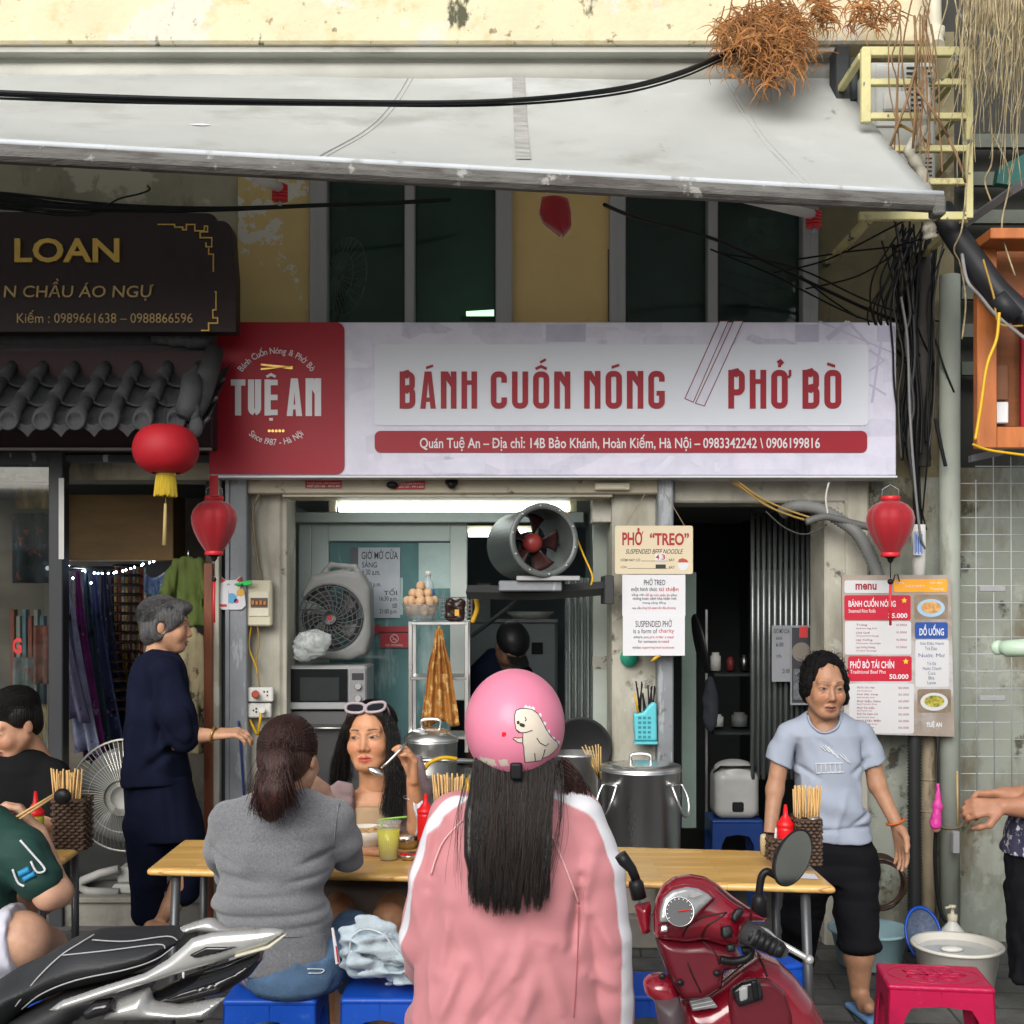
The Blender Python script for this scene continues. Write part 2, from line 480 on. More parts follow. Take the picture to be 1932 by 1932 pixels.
    # ----- smooth solid modelling (signed distances meshed with surface nets)
class SDF:
 def __init__(s):s.ops=[]
 def _add(s,op,fn,lo,hi,k,mi):s.ops.append((op,fn,np.minimum(lo,hi),np.maximum(lo,hi),k,mi));return s
 def cone(s,a,b,ra,rb=None,k=.02,mi=0,op='+'):
  a=np.array(a,float);b=np.array(b,float);rb=ra if rb is None else rb
  m=max(ra,rb);ba=b-a;L=max(ba@ba,1e-12)
  def fn(x,y,z):
   h=np.clip(((x-a[0])*ba[0]+(y-a[1])*ba[1]+(z-a[2])*ba[2])/L,0,1)
   return np.sqrt((x-a[0]-ba[0]*h)**2+(y-a[1]-ba[1]*h)**2+(z-a[2]-ba[2]*h)**2)-(ra+(rb-ra)*h)
  return s._add(op,fn,np.minimum(a,b)-m,np.maximum(a,b)+m,k,mi)
 def chain(s,P,rs,k=.02,mi=0,op='+'):
  for i in range(len(P)-1):s.cone(P[i],P[i+1],rs[i],rs[i+1],k,mi,op)
  return s
 def ell(s,c,r,rot=None,k=.02,mi=0,op='+'):
  c=np.array(c,float);r=np.array(r,float)
  Rm=np.array(rot.to_matrix()if rot is not None and hasattr(rot,'to_matrix')else(rot if rot is not None else np.eye(3)),float)
  m=r.max()if rot is not None else r
  def fn(x,y,z):
   p0,p1,p2=x-c[0],y-c[1],z-c[2]
   q0=Rm[0,0]*p0+Rm[1,0]*p1+Rm[2,0]*p2
   q1=Rm[0,1]*p0+Rm[1,1]*p1+Rm[2,1]*p2
   q2=Rm[0,2]*p0+Rm[1,2]*p1+Rm[2,2]*p2
   k0=np.sqrt((q0/r[0])**2+(q1/r[1])**2+(q2/r[2])**2)
   k1=np.sqrt((q0/r[0]**2)**2+(q1/r[1]**2)**2+(q2/r[2]**2)**2)+1e-9
   return k0*(k0-1)/k1
  return s._add(op,fn,c-m,c+m,k,mi)
 def box(s,c,h,rad=.01,rot=None,k=.01,mi=0,op='+'):
  c=np.array(c,float);h=np.array(h,float)
  Rm=np.array(rot.to_matrix()if rot is not None and hasattr(rot,'to_matrix')else(rot if rot is not None else np.eye(3)),float)
  m=np.linalg.norm(h)if rot is not None else h
  def fn(x,y,z):
   p0,p1,p2=x-c[0],y-c[1],z-c[2]
   q=[np.abs(Rm[0,i]*p0+Rm[1,i]*p1+Rm[2,i]*p2)-h[i]+rad for i in range(3)]
   return np.sqrt(sum(np.maximum(t,0)**2 for t in q))+np.minimum(np.maximum(np.maximum(q[0],q[1]),q[2]),0)-rad
  return s._add(op,fn,c-m,c+m,k,mi)
 def loft(s,secs,k=.02,mi=0,p=2.3,op='+',axis=2):
  """secs: (z, cx, cy, rx, ry) stacked rounded cross-sections"""
  secs=sorted(secs);A=np.array(secs,float)
  lo=np.array([(A[:,1]-A[:,3]).min(),(A[:,2]-A[:,4]).min(),A[0,0]])
  hi=np.array([(A[:,1]+A[:,3]).max(),(A[:,2]+A[:,4]).max(),A[-1,0]])
  def fn(x,y,z):
   zc=np.clip(z,A[0,0],A[-1,0])
   zz=zc.ravel()
   cx,cy,rx,ry=[np.interp(zz,A[:,0],A[:,i]).reshape(z.shape)for i in(1,2,3,4)]
   g=(np.abs((x-cx)/rx)**p+np.abs((y-cy)/ry)**p)**(1/p)
   d=(g-1)*np.minimum(rx,ry)
   e=np.abs(z-zc)
   return np.where(e>0,np.sqrt(np.maximum(d,0)**2+e**2),d)
  return s._add(op,fn,lo,hi,k,mi)
 def poly(s,pts,o,ux,uy,half,rad=.01,k=.01,mi=0,op='+',bulge=0.):
  """rounded slab with a polygon outline; bulge rounds it like a pillow"""
  P=np.array(pts,float);o=np.array(o,float);ux=np.array(ux,float);uy=np.array(uy,float)
  un=np.cross(ux,uy)
  C=[o+ux*q[0]+uy*q[1]+un*e for q in P for e in(-half,half)]
  C=np.array(C)
  def fn(x,y,z):
   a=(x-o[0])*ux[0]+(y-o[1])*ux[1]+(z-o[2])*ux[2]
   b=(x-o[0])*uy[0]+(y-o[1])*uy[1]+(z-o[2])*uy[2]
   c=(x-o[0])*un[0]+(y-o[1])*un[1]+(z-o[2])*un[2]
   d=np.full(a.shape,1e9);sg=np.ones(a.shape)
   n=len(P)
   for i in range(n):
    j=(i-1)%n
    e0,e1=P[j]-P[i];w0=a-P[i,0];w1=b-P[i,1]
    t=np.clip((w0*e0+w1*e1)/(e0*e0+e1*e1+1e-12),0,1)
    d=np.minimum(d,(w0-e0*t)**2+(w1-e1*t)**2)
    c1=b>=P[i,1];c2=b<P[j,1];c3=e0*w1>e1*w0
    sg=np.where((c1&c2&c3)|(~c1&~c2&~c3),-sg,sg)
   d2=sg*np.sqrt(d)
   hh=half if not bulge else half-bulge*np.clip(1+d2/bulge/2.5,0,1)**2
   q0=d2+rad;q1=np.abs(c)-hh+rad
   return np.sqrt(np.maximum(q0,0)**2+np.maximum(q1,0)**2)+np.minimum(np.maximum(q0,q1),0)-rad
  return s._add(op,fn,C.min(0),C.max(0),k,mi)
 def torus(s,c,r,t,rot=None,k=.005,mi=0,op='+',sy=1.):
  c=np.array(c,float);Rm=np.array(rot.to_matrix()if rot is not None else np.eye(3),float)
  m=r*max(1,sy)+t
  def fn(x,y,z):
   p0,p1,p2=x-c[0],y-c[1],z-c[2]
   q=[Rm[0,i]*p0+Rm[1,i]*p1+Rm[2,i]*p2 for i in range(3)]
   return np.sqrt((np.sqrt(q[0]**2+(q[1]/sy)**2)-r)**2+q[2]**2)-t
  return s._add(op,fn,c-m,c+m,k,mi)
 def half(s,pt,nrm,k=.003,lo=None,hi=None):
  """cut away everything on the side the normal points to"""
  pt=np.array(pt,float);n=np.array(nrm,float);n=n/np.linalg.norm(n)
  fn=lambda x,y,z:-((x-pt[0])*n[0]+(y-pt[1])*n[1]+(z-pt[2])*n[2])
  s.ops.append(('-',fn,lo,hi,k,0));return s
 def mesh(s,res=.006,disp=None,smooth=1,bounds=None):
  pos=[o for o in s.ops if o[0]=='+']
  mgn=3*res+(.035 if disp is not None else 0);lo=np.min([o[2]for o in pos],0)-mgn;hi=np.max([o[3]for o in pos],0)+mgn
  if bounds is not None:lo=np.maximum(lo,bounds[0]);hi=np.minimum(hi,bounds[1])
  n=np.maximum(np.ceil((hi-lo)/res).astype(int)+1,4)
  ax=[lo[i]+res*np.arange(n[i])for i in range(3)]
  D=np.full(n,1.0);Mi=np.zeros(n,np.int16);best=np.full(n,1e3)
  for op,fn,l,h,k,mi in s.ops:
   if l is None:sl=tuple(slice(0,n[i])for i in range(3))
   else:
    mg=max(k*1.5,.012)+3*res
    i0=np.clip(np.floor((l-mg-lo)/res).astype(int),0,n);i1=np.clip(np.ceil((h+mg-lo)/res).astype(int)+1,0,n)
    if np.any(i1<=i0):continue
    sl=tuple(slice(i0[i],i1[i])for i in range(3))
   x=ax[0][sl[0]][:,None,None];y=ax[1][sl[1]][None,:,None];z=ax[2][sl[2]][None,None,:]
   sh=(x.size,y.size,z.size)
   x=np.broadcast_to(x,sh);y=np.broadcast_to(y,sh);z=np.broadcast_to(z,sh)
   d=fn(x,y,z);old=D[sl]
   k=max(k,1e-6)
   if op=='+':
    hh=np.clip(.5+.5*(old-d)/k,0,1)
    D[sl]=old*(1-hh)+d*hh-k*hh*(1-hh)
    bb=best[sl];cl=d<bb
    Mi[sl]=np.where(cl,mi,Mi[sl]);best[sl]=np.minimum(bb,d)
   else:
    dn=-d
    hh=np.clip(.5-.5*(old-dn)/k,0,1)
    D[sl]=old*(1-hh)+dn*hh+k*hh*(1-hh)
  if disp is not None:
   x,y,z=np.meshgrid(*ax,indexing='ij',sparse=True)
   near=np.abs(D)<.08
   xx,yy,zz=[np.broadcast_to(q,D.shape)[near]for q in(x,y,z)]
   D[near]+=disp(xx,yy,zz)
  sg=D<0
  c=np.zeros(tuple(n-1),np.int8)
  for i in(0,1):
   for j in(0,1):
    for q in(0,1):c+=sg[i:n[0]-1+i,j:n[1]-1+j,q:n[2]-1+q]
  act=(c>0)&(c<8)
  idx=np.full(act.shape,-1,np.int64);I=np.argwhere(act)
  idx[act]=np.arange(len(I))
  acc=np.zeros((len(I),3));cnt=np.zeros(len(I))
  cor=[(i,j,q)for i in(0,1)for j in(0,1)for q in(0,1)]
  val={cc:D[I[:,0]+cc[0],I[:,1]+cc[1],I[:,2]+cc[2]]for cc in cor}
  for a in range(3):
   for cc in cor:
    if cc[a]:continue
    c2=list(cc);c2[a]=1;c2=tuple(c2)
    v0,v1=val[cc],val[c2];m=(v0<0)!=(v1<0)
    t=np.where(m,v0/np.where(m,v0-v1,1),0)
    p=np.tile(np.array(cc,float),(len(I),1));p[:,a]+=t
    acc[m]+=p[m];cnt[m]+=1
  V=lo+res*(I+acc/cnt[:,None])
  mv=Mi[I[:,0],I[:,1],I[:,2]]
  Fs=[]
  for a in range(3):
   b,d_=[(1,2),(2,0),(0,1)][a]
   s0=[slice(1,None)]*3;s1=[slice(1,None)]*3
   e=[slice(1,n[i]-1)for i in range(3)];e[a]=slice(0,n[a]-1)
   e2=list(e);e2[a]=slice(1,n[a])
   A0=sg[tuple(e)];A1=sg[tuple(e2)]
   ch=np.argwhere(A0!=A1)
   if not len(ch):continue
   off=np.array([1,1,1]);off[a]=0
   base=ch+off
   ins=A0[ch[:,0],ch[:,1],ch[:,2]]
   def at(db,dd):
    g=base.copy();g[:,b]-=db;g[:,d_]-=dd
    return idx[g[:,0],g[:,1],g[:,2]]
   q=np.stack([at(0,0),at(1,0),at(1,1),at(0,1)],1)
   q[~ins]=q[~ins][:,::-1]
   Fs.append(q)
  F=np.concatenate(Fs);F=F[(F>=0).all(1)]
  for _ in range(smooth):
   sm=np.zeros_like(V);ct=np.zeros(len(V))
   for i in range(4):
    j=(i+1)%4
    np.add.at(sm,F[:,i],V[F[:,j]]);np.add.at(ct,F[:,i],1)
    np.add.at(sm,F[:,j],V[F[:,i]]);np.add.at(ct,F[:,j],1)
   ct=np.maximum(ct,1)
   V=V*.5+.5*sm/ct[:,None]
  return V,F,mv[F[:,0]]
 def to(s,mb,res=.006,disp=None,smooth=1,off=0,T=None,bounds=None):
  V,F,M_=s.mesh(res,disp,smooth,bounds)
  if T is not None:
   Tm=np.array(T);V=V@Tm[:3,:3].T+Tm[:3,3]
  mb.np_add(V,F,True,M_,off)
  return V
_wr=np.random.default_rng(3)
_WK=[(_wr.normal(size=3),_wr.uniform(0,6.28))for _ in range(14)]
def wob(x,y,z,f=10.,n=6,seed=0,st=(1,1,1)):
 """cheap smooth noise, about -1..1"""
 t=0
 for i in range(n):
  kv,ph=_WK[(i+seed)%14]
  kv=kv*f*(1+.35*i)
  t=t+np.sin(kv[0]*st[0]*x+kv[1]*st[1]*y+kv[2]*st[2]*z+ph+seed)/(1+.35*i)
 return t/(n*.55)
def folds(amp,f,seed=0,st=(1,1,1),sharp=1.):
 """cloth creases: ridged noise"""
 def fn(x,y,z):
  a=wob(x,y,z,f,5,seed,st)
  return amp*((1-np.abs(a))**2-.4)*sharp+amp*.5*wob(x,y,z,f*2.1,4,seed+3,st)
 return fn
def ridges(L,Y,back=None):
 """single folds (u0, v0, u1, v1, height in metres, half width in metres) across a garment"""
 Q=[(X(a,Y),Z(b,Y),X(c,Y),Z(d,Y),h,w_)for a,b,c,d,h,w_ in L]
 def fn(x,y,z):
  t=0
  for a,b,c,d,h,w_ in Q:
   e0,e1=c-a,d-b;k=np.clip(((x-a)*e0+(z-b)*e1)/(e0*e0+e1*e1),-.15,1.15);q=np.hypot(x-a-e0*k,z-b-e1*k)/w_
   t=t-h*np.exp(-q**2)*(1-.5*np.abs(2*np.clip(k,0,1)-1)**3)
  return t if back is None else np.where(y<back,t,0)
 return fn
 # ----- strands of hair
def strands(mb,paths,r=.0009,n=3,taper=True,mi=0):
 """paths: list of (m,3) arrays of equal length"""
 P=np.array(paths,float);m=P.shape[1]
 T=np.gradient(P,axis=1);T/=np.linalg.norm(T,axis=2,keepdims=True)+1e-9
 ref=np.array([.3,-.9,.2]);A=np.cross(T,ref);A/=np.linalg.norm(A,axis=2,keepdims=True)+1e-9
 B=np.cross(T,A)
 rr=r*(np.linspace(1,.35,m)[None,:,None]if taper else 1.)*np.ones((len(P),1,1))
 rr=rr*rng.uniform(.6,1.5,(len(P),1,1))
 V=[]
 for k in range(n):
  an=2*math.pi*k/n
  V.append(P+(A*math.cos(an)+B*math.sin(an))*rr)
 V=np.stack(V,2).reshape(-1,3)
 s=np.arange(len(P))[:,None,None]*m*n;i=np.arange(m-1)[None,:,None]*n;k=np.arange(n)[None,None,:]
 k2=(k+1)%n
 F=np.stack([s+i+k,s+i+k2,s+i+n+k2,s+i+n+k],-1).reshape(-1,4)
 mb.np_add(V,F,True,None,mi)
 # ===== THE SETTING
def smooth01(t):
 t=min(max(t,0.),1.);return t*t*(3-2*t)
def ground_z(x,y):
 return .13*smooth01((y-4.7)/.9)*smooth01((-x-.25)/.7)
def brick_mat(name,c1,c2,cm,scale,bw,rh,mortar,rough=.55,bump=.4,offs=.5):
 m=bpy.data.materials.new(name);m.use_nodes=True
 nt=m.node_tree;N=nt.nodes;L=nt.links;b=N['Principled BSDF']
 tc=N.new('ShaderNodeTexCoord');br=N.new('ShaderNodeTexBrick');no=N.new('ShaderNodeTexNoise')
 mp=N.new('ShaderNodeMapping');mp.inputs['Rotation'].default_value=(0,0,R(4))
 L.new(tc.outputs['Object'],mp.inputs[0]);L.new(mp.outputs[0],br.inputs[0]);L.new(tc.outputs['Object'],no.inputs[0])
 br.inputs['Color1'].default_value=c1+(1,);br.inputs['Color2'].default_value=c2+(1,);br.inputs['Mortar'].default_value=cm+(1,)
 br.inputs['Scale'].default_value=scale;br.inputs['Brick Width'].default_value=bw;br.inputs['Row Height'].default_value=rh
 br.inputs['Mortar Size'].default_value=mortar;br.offset=offs
 no.inputs['Scale'].default_value=5;no.inputs['Detail'].default_value=9;no.inputs['Roughness'].default_value=.7
 mr=N.new('ShaderNodeMapRange');mr.inputs['From Min'].default_value=.3;mr.inputs['From Max'].default_value=.7
 mr.inputs['To Min'].default_value=.45;mr.inputs['To Max'].default_value=1.25;L.new(no.outputs['Fac'],mr.inputs[0])
 sc=N.new('ShaderNodeVectorMath');sc.operation='SCALE';L.new(br.outputs['Color'],sc.inputs[0]);L.new(mr.outputs[0],sc.inputs['Scale'])
 L.new(sc.outputs[0],b.inputs['Base Color'])
 r=N.new('ShaderNodeMapRange');r.inputs['To Min'].default_value=rough+.2;r.inputs['To Max'].default_value=rough-.2
 L.new(no.outputs['Fac'],r.inputs[0]);L.new(r.outputs[0],b.inputs['Roughness'])
 bp=N.new('ShaderNodeBump');bp.inputs['Strength'].default_value=bump;bp.inputs['Distance'].default_value=.01
 ad=N.new('ShaderNodeMath');ad.operation='ADD';L.new(no.outputs['Fac'],ad.inputs[0])
 iv=N.new('ShaderNodeMath');iv.operation='MULTIPLY';iv.inputs[1].default_value=-1;L.new(br.outputs['Fac'],iv.inputs[0])
 L.new(iv.outputs[0],ad.inputs[1]);L.new(ad.outputs[0],bp.inputs['Height']);L.new(bp.outputs[0],b.inputs['Normal'])
 return m
xs=[-60,-20,-8]+[-4+.25*i for i in range(33)]+[8,20,60]
ys=[-60,-20,-4,0,2]+[2.25+.2*i for i in range(26)]+[9,12,30,60]
g=MB();g.add([(x,y,ground_z(x,y))for x in xs for y in ys],[(i*len(ys)+j,(i+1)*len(ys)+j,(i+1)*len(ys)+j+1,i*len(ys)+j+1)for i in range(len(xs)-1)for j in range(len(ys)-1)],True)
struct('pavement',g,brick_mat('paving',(.115,.115,.11),(.075,.078,.075),(.03,.03,.028),1.0,.42,.21,.006))
OH=thing('opposite_house','pale house across the street, seen only as a reflection','house',(0,-10,0));hb=MB();hb.bx(-11,15,-11,-10,0,3.7);obj('wall',hb,mat('opposite_wall',(.74,.70,.60),.9,var=.2,vs=1),OH)  # unseen house, added so mirror, chrome and glass have something to reflect
for hx in range(-10,14,3):
 for hz in(.9,):hb=MB();hb.bx(hx,hx+1.6,-10.0,-9.94,hz,hz+1.7);obj('window',hb,mat('opposite_pane',(.02,.025,.03),.2),OH)
for tx,ty,th in((10.6,-6.3,6.2),(-5.5,-7,5.6)):  # unseen trees, added to show up in the mirror and chrome
 TR=thing('street_tree','leafy street tree across the road added for reflections, '+('tallest of the two, behind the scooters' if tx>0 else 'shorter of the two'),'tree',(tx,ty,0));hb=MB();hb.tube([(tx,ty,0),(tx+.1,ty,th*.4),(tx-.1,ty,th*.8)],[.16,.12,.05],8);obj('trunk',hb,mat('bark',(.10,.075,.05),.9),TR);hb=MB();rt=random.Random(int(th*10))
 for k in range(1400):
  a=Vector((rt.gauss(0,1),rt.gauss(0,1),rt.gauss(0,.8)));a=a.normalized()*rt.uniform(.3,1)**.5;p=Vector((tx+a.x*1.6,ty+a.y*1.4,th*.72+a.z*1.5));u_=Vector((rt.gauss(0,1),rt.gauss(0,1),rt.gauss(0,1))).normalized()*.13;v_=u_.orthogonal().normalized()*.08;hb.add([p-u_,p+v_,p+u_,p-v_],[(0,1,2,3)])
 obj('crown',hb,mat('street_leaves',(.05,.10,.03),.6,var=.5,vs=2),TR)
rd=MB();rd.add([(-60,-60,.004),(60,-60,.004),(60,1.9,.004),(-60,1.9,.004)],[(0,1,2,3)])
struct('road',rd,mat('street_concrete',(.34,.34,.33),.8,var=.2,vs=2))  # unseen road, made pale to bounce more light onto the facade
# ---------- materials of the setting
m_cream=mat('cream_render',(.60,.53,.36),.85,var=.10,vs=3,bump=.6,bs=25,rvar=.05,dirt=[((.55,.53,.46),.9,2.6,.57,.60),((.42,.31,.11),.7,5,.55,.72),((.05,.055,.03),.95,4.0,.61,.66,(1.5,1,.7)),((.14,.11,.05),.8,14,.61,.67)])
m_slab=mat('slab_underside',(.42,.42,.38),.9,var=.15,vs=2,bump=.2,bs=20,dirt=[((.12,.11,.09),.8,3,.58,.7,(.4,3,1))])
m_yel=mat('yellow_plaster',(.60,.43,.19),.85,var=.07,vs=3,bump=.12,bs=40,dirt=[((.30,.20,.09),.6,3,.58,.75)])
m_yelpeel=mat('peeling_yellow_plaster',(.56,.42,.19),.85,var=.1,vs=3,bump=.2,bs=30,dirt=[((.58,.56,.50),1.,2.1,.56,.565),((.07,.06,.045),.8,3.2,.61,.7,(1.6,1,.5))])
m_grime=mat('grimy_plaster',(.36,.33,.25),.9,var=.2,vs=3,bump=.4,bs=30,dirt=[((.52,.49,.40),.9,2.5,.55,.57),((.06,.06,.05),.85,2.2,.55,.68,(1.5,1,.5))])
m_olive=mat('mouldy_wall',(.22,.19,.11),.9,var=.25,vs=4,bump=.3,bs=30,dirt=[((.05,.045,.03),.9,2.5,.5,.65,(1.6,1,.4)),((.36,.33,.22),.6,5,.58,.66)])
m_white_pl=mat('white_plaster',(.42,.405,.34),.85,var=.15,vs=3,bump=.3,bs=20,dirt=[((.22,.20,.15),.7,2.6,.48,.66,(1.4,1,.5)),((.55,.54,.48),.6,4,.58,.62),((.05,.045,.04),.85,6,.62,.68)])
m_gwall=mat('grey_green_wall',(.27,.29,.245),.8,var=.12,vs=2.5,bump=.25,bs=25,dirt=[((.13,.105,.06),.85,2.0,.49,.62,(1.6,1,.6)),((.05,.045,.03),.9,5,.58,.64),((.38,.40,.35),.5,3.3,.58,.62)])
m_alu=mat('grey_aluminium',(.33,.33,.34),.5,metal=.2,var=.08,vs=4,stretch=(1,1,.3))
m_steelgrey=mat('grey_painted_steel',(.20,.215,.23),.5,metal=.2,var=.15,vs=5,bump=.1,dirt=[((.38,.40,.42),.6,5,.57,.6,(3,1,.5)),((.07,.05,.04),.7,8,.62,.68)])
m_dark=mat('dark_interior',(.035,.04,.042),.8,var=.2)
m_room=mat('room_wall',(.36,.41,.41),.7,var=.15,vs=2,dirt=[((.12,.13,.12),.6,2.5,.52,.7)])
m_roomdark=mat('room_wall_shaded',(.065,.075,.075),.7,var=.2,vs=2)  # darker copy of the room wall, passage shade put into its colour
m_ceiling=mat('room_ceiling',(.42,.43,.40),.8,var=.1)
m_floor=mat('room_floor',(.10,.10,.095),.5,var=.2)
m_beam=mat('beige_painted_beam',(.42,.38,.29),.6,var=.1,vs=4,dirt=[((.18,.15,.10),.7,5,.58,.68),((.07,.06,.05),.8,9,.64,.68)])
m_pane=mat('dark_green_pane',(.012,.040,.034),.06,var=.4,vs=2,spec=.6,alpha=.42)
m_dkframe=mat('black_door_frame',(.030,.032,.036),.45,var=.15,dirt=[((.35,.34,.32),.8,6,.66,.67,(2,1,.4))])
m_concrete=mat('step_concrete',(.22,.21,.18),.9,var=.25,vs=4,bump=.5,bs=25,dirt=[((.05,.05,.04),.8,3,.5,.66)])
YW=6.1
# ===== main shop building
B=thing('shop_building','old cream plastered building holding the noodle shop, with peeling balcony slab and dirty pillars','building',(0,YW,0))
def part(name,mb,m,par=None):return obj(name,mb,m,par or B)
def bxuv(mb,u0,u1,v0,v1,Y,dep,b=0.,mi=0):
 """block whose street face is the picture rectangle at depth Y, reaching dep back"""
 return mb.bx(X(u0,Y),X(u1,Y),Y,Y+dep,Z(v1,Y),Z(v0,Y),b,mi)
zs=Z(81,5.82)
mb=MB()
def parapet_face(i,j):
 x=-4.2+i*6.35
 return Vector((x,5.82+.012*math.sin(x*2.3)*j,zs+j*.75))
mb.bx(-4.2,2.05,5.82,6.5,zs,zs+.8,.012)
part('balcony_parapet',mb,m_cream)
mb=MB();mb.bx(-4.2,1.62,5.85,6.5,zs-.03,zs-.003);mb.bx(-4.2,1.55,5.93,6.5,zs-.16,zs-.03,.01)
mb.tube([(-4.2,5.97,zs-.10),(1.55,5.97,zs-.10)],.07,16)
part('balcony_slab',mb,m_slab)
mb=MB()
bxuv(mb,-420,449,60,905,YW,.25)
part('plaster_wall',mb,m_grime)
mb=MB();bxuv(mb,449,584,60,905,YW-.02,.25);part('corner_column',mb,m_yelpeel)
mb=MB();bxuv(mb,966,1150,60,620,YW-.01,.25);part('yellow_panel',mb,m_yel)
mb=MB();bxuv(mb,1545,1800,60,920,YW,.3);part('mouldy_wall',mb,m_olive)
mb=MB();bxuv(mb,584,1545,615,905,YW-.005,.2);bxuv(mb,584,966,60,250,YW,.2);bxuv(mb,1150,1545,60,260,YW,.2)
part('spandrel_wall',mb,m_grime)
for u in(962,1147):
 mb=MB();bxuv(mb,u,u+4,470,606,YW-.018,.01)
 part('rusty_edge',mb,mat('rust_stain',(.10,.07,.04),.9,var=.4,vs=20))
def window(u0,u1,posts,panes):
 Y=YW+.01
 fr=MB()
 for a,b_ in posts:
  bxuv(fr,a,b_,240,612,Y-.06,.12,.006)
  if b_-a>25:bxuv(fr,a+(b_-a)*.48,a+(b_-a)*.52,240,612,Y-.062,.01)
 bxuv(fr,u0,u1,240,262,Y-.055,.1,.004)
 f=part('window',fr,m_alu)
 for a,b_ in panes:
  p=MB();bxuv(p,a,b_,255,612,Y+.02,.006);obj('pane',p,m_pane,f)
  e=MB();bxuv(e,a,a+3,262,612,Y+.012,.01);bxuv(e,b_-3,b_,262,612,Y+.012,.01);obj('seal',e,m_dark,f)
window(583,967,[(583,617),(763,782),(935,967)],[(617,763),(782,935)])
window(1150,1545,[(1150,1181),(1336,1355),(1515,1545)],[(1181,1336),(1355,1515)])
m_up=mat('upper_room_green',(.13,.28,.215),.7,var=.4,vs=1.5)
mb=MB();mb.bx(X(540,YW),X(1576,YW),8.0,8.1,2.9,4.4);part('upper_room_wall',mb,m_up)
mb=MB();mb.bx(X(560,YW),X(1560,YW),YW+.26,8.1,4.4,4.5);part('upper_room_ceiling',mb,m_up)
mb=MB();mb.bx(X(560,YW),X(1560,YW),YW+.26,8.1,2.8,2.9);part('upper_room_floor',mb,m_dark)
mb=MB();mb.bx(X(955,YW),X(1165,YW),YW+.26,8.1,2.9,4.4);part('upper_room_partition',mb,m_up)
for u in(548,1568):mb=MB();mb.bx(X(u,YW)-.04,X(u,YW)+.04,YW+.26,8.1,2.9,4.4);part('upper_room_side_wall',mb,m_up)
mb=MB()
x0,x1=X(466,YW)+.02,X(1600,YW)
yb=9.6
mb.bx(x0-.1,x0,YW+.28,yb,-.05,2.5);part('kitchen_wall',mb,m_room);mb=MB()
mb.bx(X(1155,YW),X(1155,YW)+.12,YW+.5,8.3,-.05,2.4)
part('kitchen_wall',mb,m_room)
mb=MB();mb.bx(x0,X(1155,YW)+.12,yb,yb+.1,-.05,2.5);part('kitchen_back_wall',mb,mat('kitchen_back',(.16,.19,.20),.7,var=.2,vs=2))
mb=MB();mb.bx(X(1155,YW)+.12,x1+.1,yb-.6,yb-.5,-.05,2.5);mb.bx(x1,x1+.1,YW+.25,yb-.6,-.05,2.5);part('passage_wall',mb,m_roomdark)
mb=MB();mb.bx(x0-.1,x1+.1,YW+.02,yb+.1,Z(930,YW)+.03,Z(930,YW)+.12);part('ceiling',mb,m_ceiling)
mb=MB();mb.bx(x0-.1,x1+.1,YW+.02,yb+.1,-.10,.02);part('floor',mb,m_floor)
mb=MB()
bxuv(mb,466,533,926,1830,YW-.03,.30,.015)
part('white_pillar',mb,m_white_pl)
mb=MB();bxuv(mb,1155,1241,915,1840,YW-.03,.35,.012);part('white_pillar',mb,m_white_pl)
mb=MB();bxuv(mb,1556,1606,935,1840,YW-.04,.3,.01);bxuv(mb,1596,1640,900,1840,YW-.06,.3,.01);part('white_pillar',mb,m_white_pl)
mb=MB();bxuv(mb,425,466,890,1840,YW-.14,.1,.006);bxuv(mb,425,432,890,1840,YW-.15,.01);part('steel_post',mb,m_steelgrey)
mb=MB();bxuv(mb,1241,1271,890,1840,YW-.14,.1,.006);part('steel_post',mb,m_steelgrey)
mb=MB()
bxuv(mb,466,1245,905,931,YW-.12,.1,.006);bxuv(mb,466,1245,899,906,YW-.13,.02)
bxuv(mb,533,1155,931,937,YW-.10,.25)
part('lintel_beam',mb,m_beam)
mb=MB();bxuv(mb,1270,1640,890,948,YW-.05,.3,.01);part('lintel_beam',mb,m_white_pl)
mb=MB();bxuv(mb,533,541,936,1560,YW-.02,.25,.004);part('opening_reveal',mb,m_white_pl);mb=MB();bxuv(mb,1118,1156,936,985,YW+.05,.2,.004);part('opening_reveal',mb,m_white_pl)
mb=MB();mb.bx(X(1150,5.98),X(1260,5.98),5.98,6.06,.0,.16,.01);part('plinth',mb,m_concrete)
mb=MB();bxuv(mb,533,1155,1560,1840,YW+.05,.12,.01);part('counter_wall',mb,mat('counter_tile',(.20,.21,.21),.4,var=.15))
# ===== right-hand neighbour
NB=thing('neighbour_wall','grey green stained wall right of the noodle shop behind the drain pipes','wall',(2.2,6.05,0))
mb=MB();mb.bx(X(1606,6.06),X(1815,6.06),6.07,6.35,-.05,Z(900,6.06));obj('wall',mb,m_gwall,NB)
mb=MB();mb.bx(X(1800,6.06),X(2150,6.06),6.12,6.4,-.05,Z(880,6.06));obj('wall',mb,m_gwall,NB)
mb=MB();mb.bx(X(1795,6.2),X(2400,6.2),6.55,6.7,Z(1000,6.2),5.2)
obj('upper_wall',mb,mat('dark_upper_wall',(.045,.045,.04),.9,var=.3,vs=3,dirt=[((.14,.13,.10),.6,4,.58,.66)]),NB)
mb=MB()
for i in range(7):
 z=2.9+i*.2
 mb.bx(X(1845,6.2),X(2300,6.2),6.42,6.46,z,z+.07)
obj('shutter_slat',mb,mat('slat_green',(.10,.11,.09),.6,var=.2),NB)
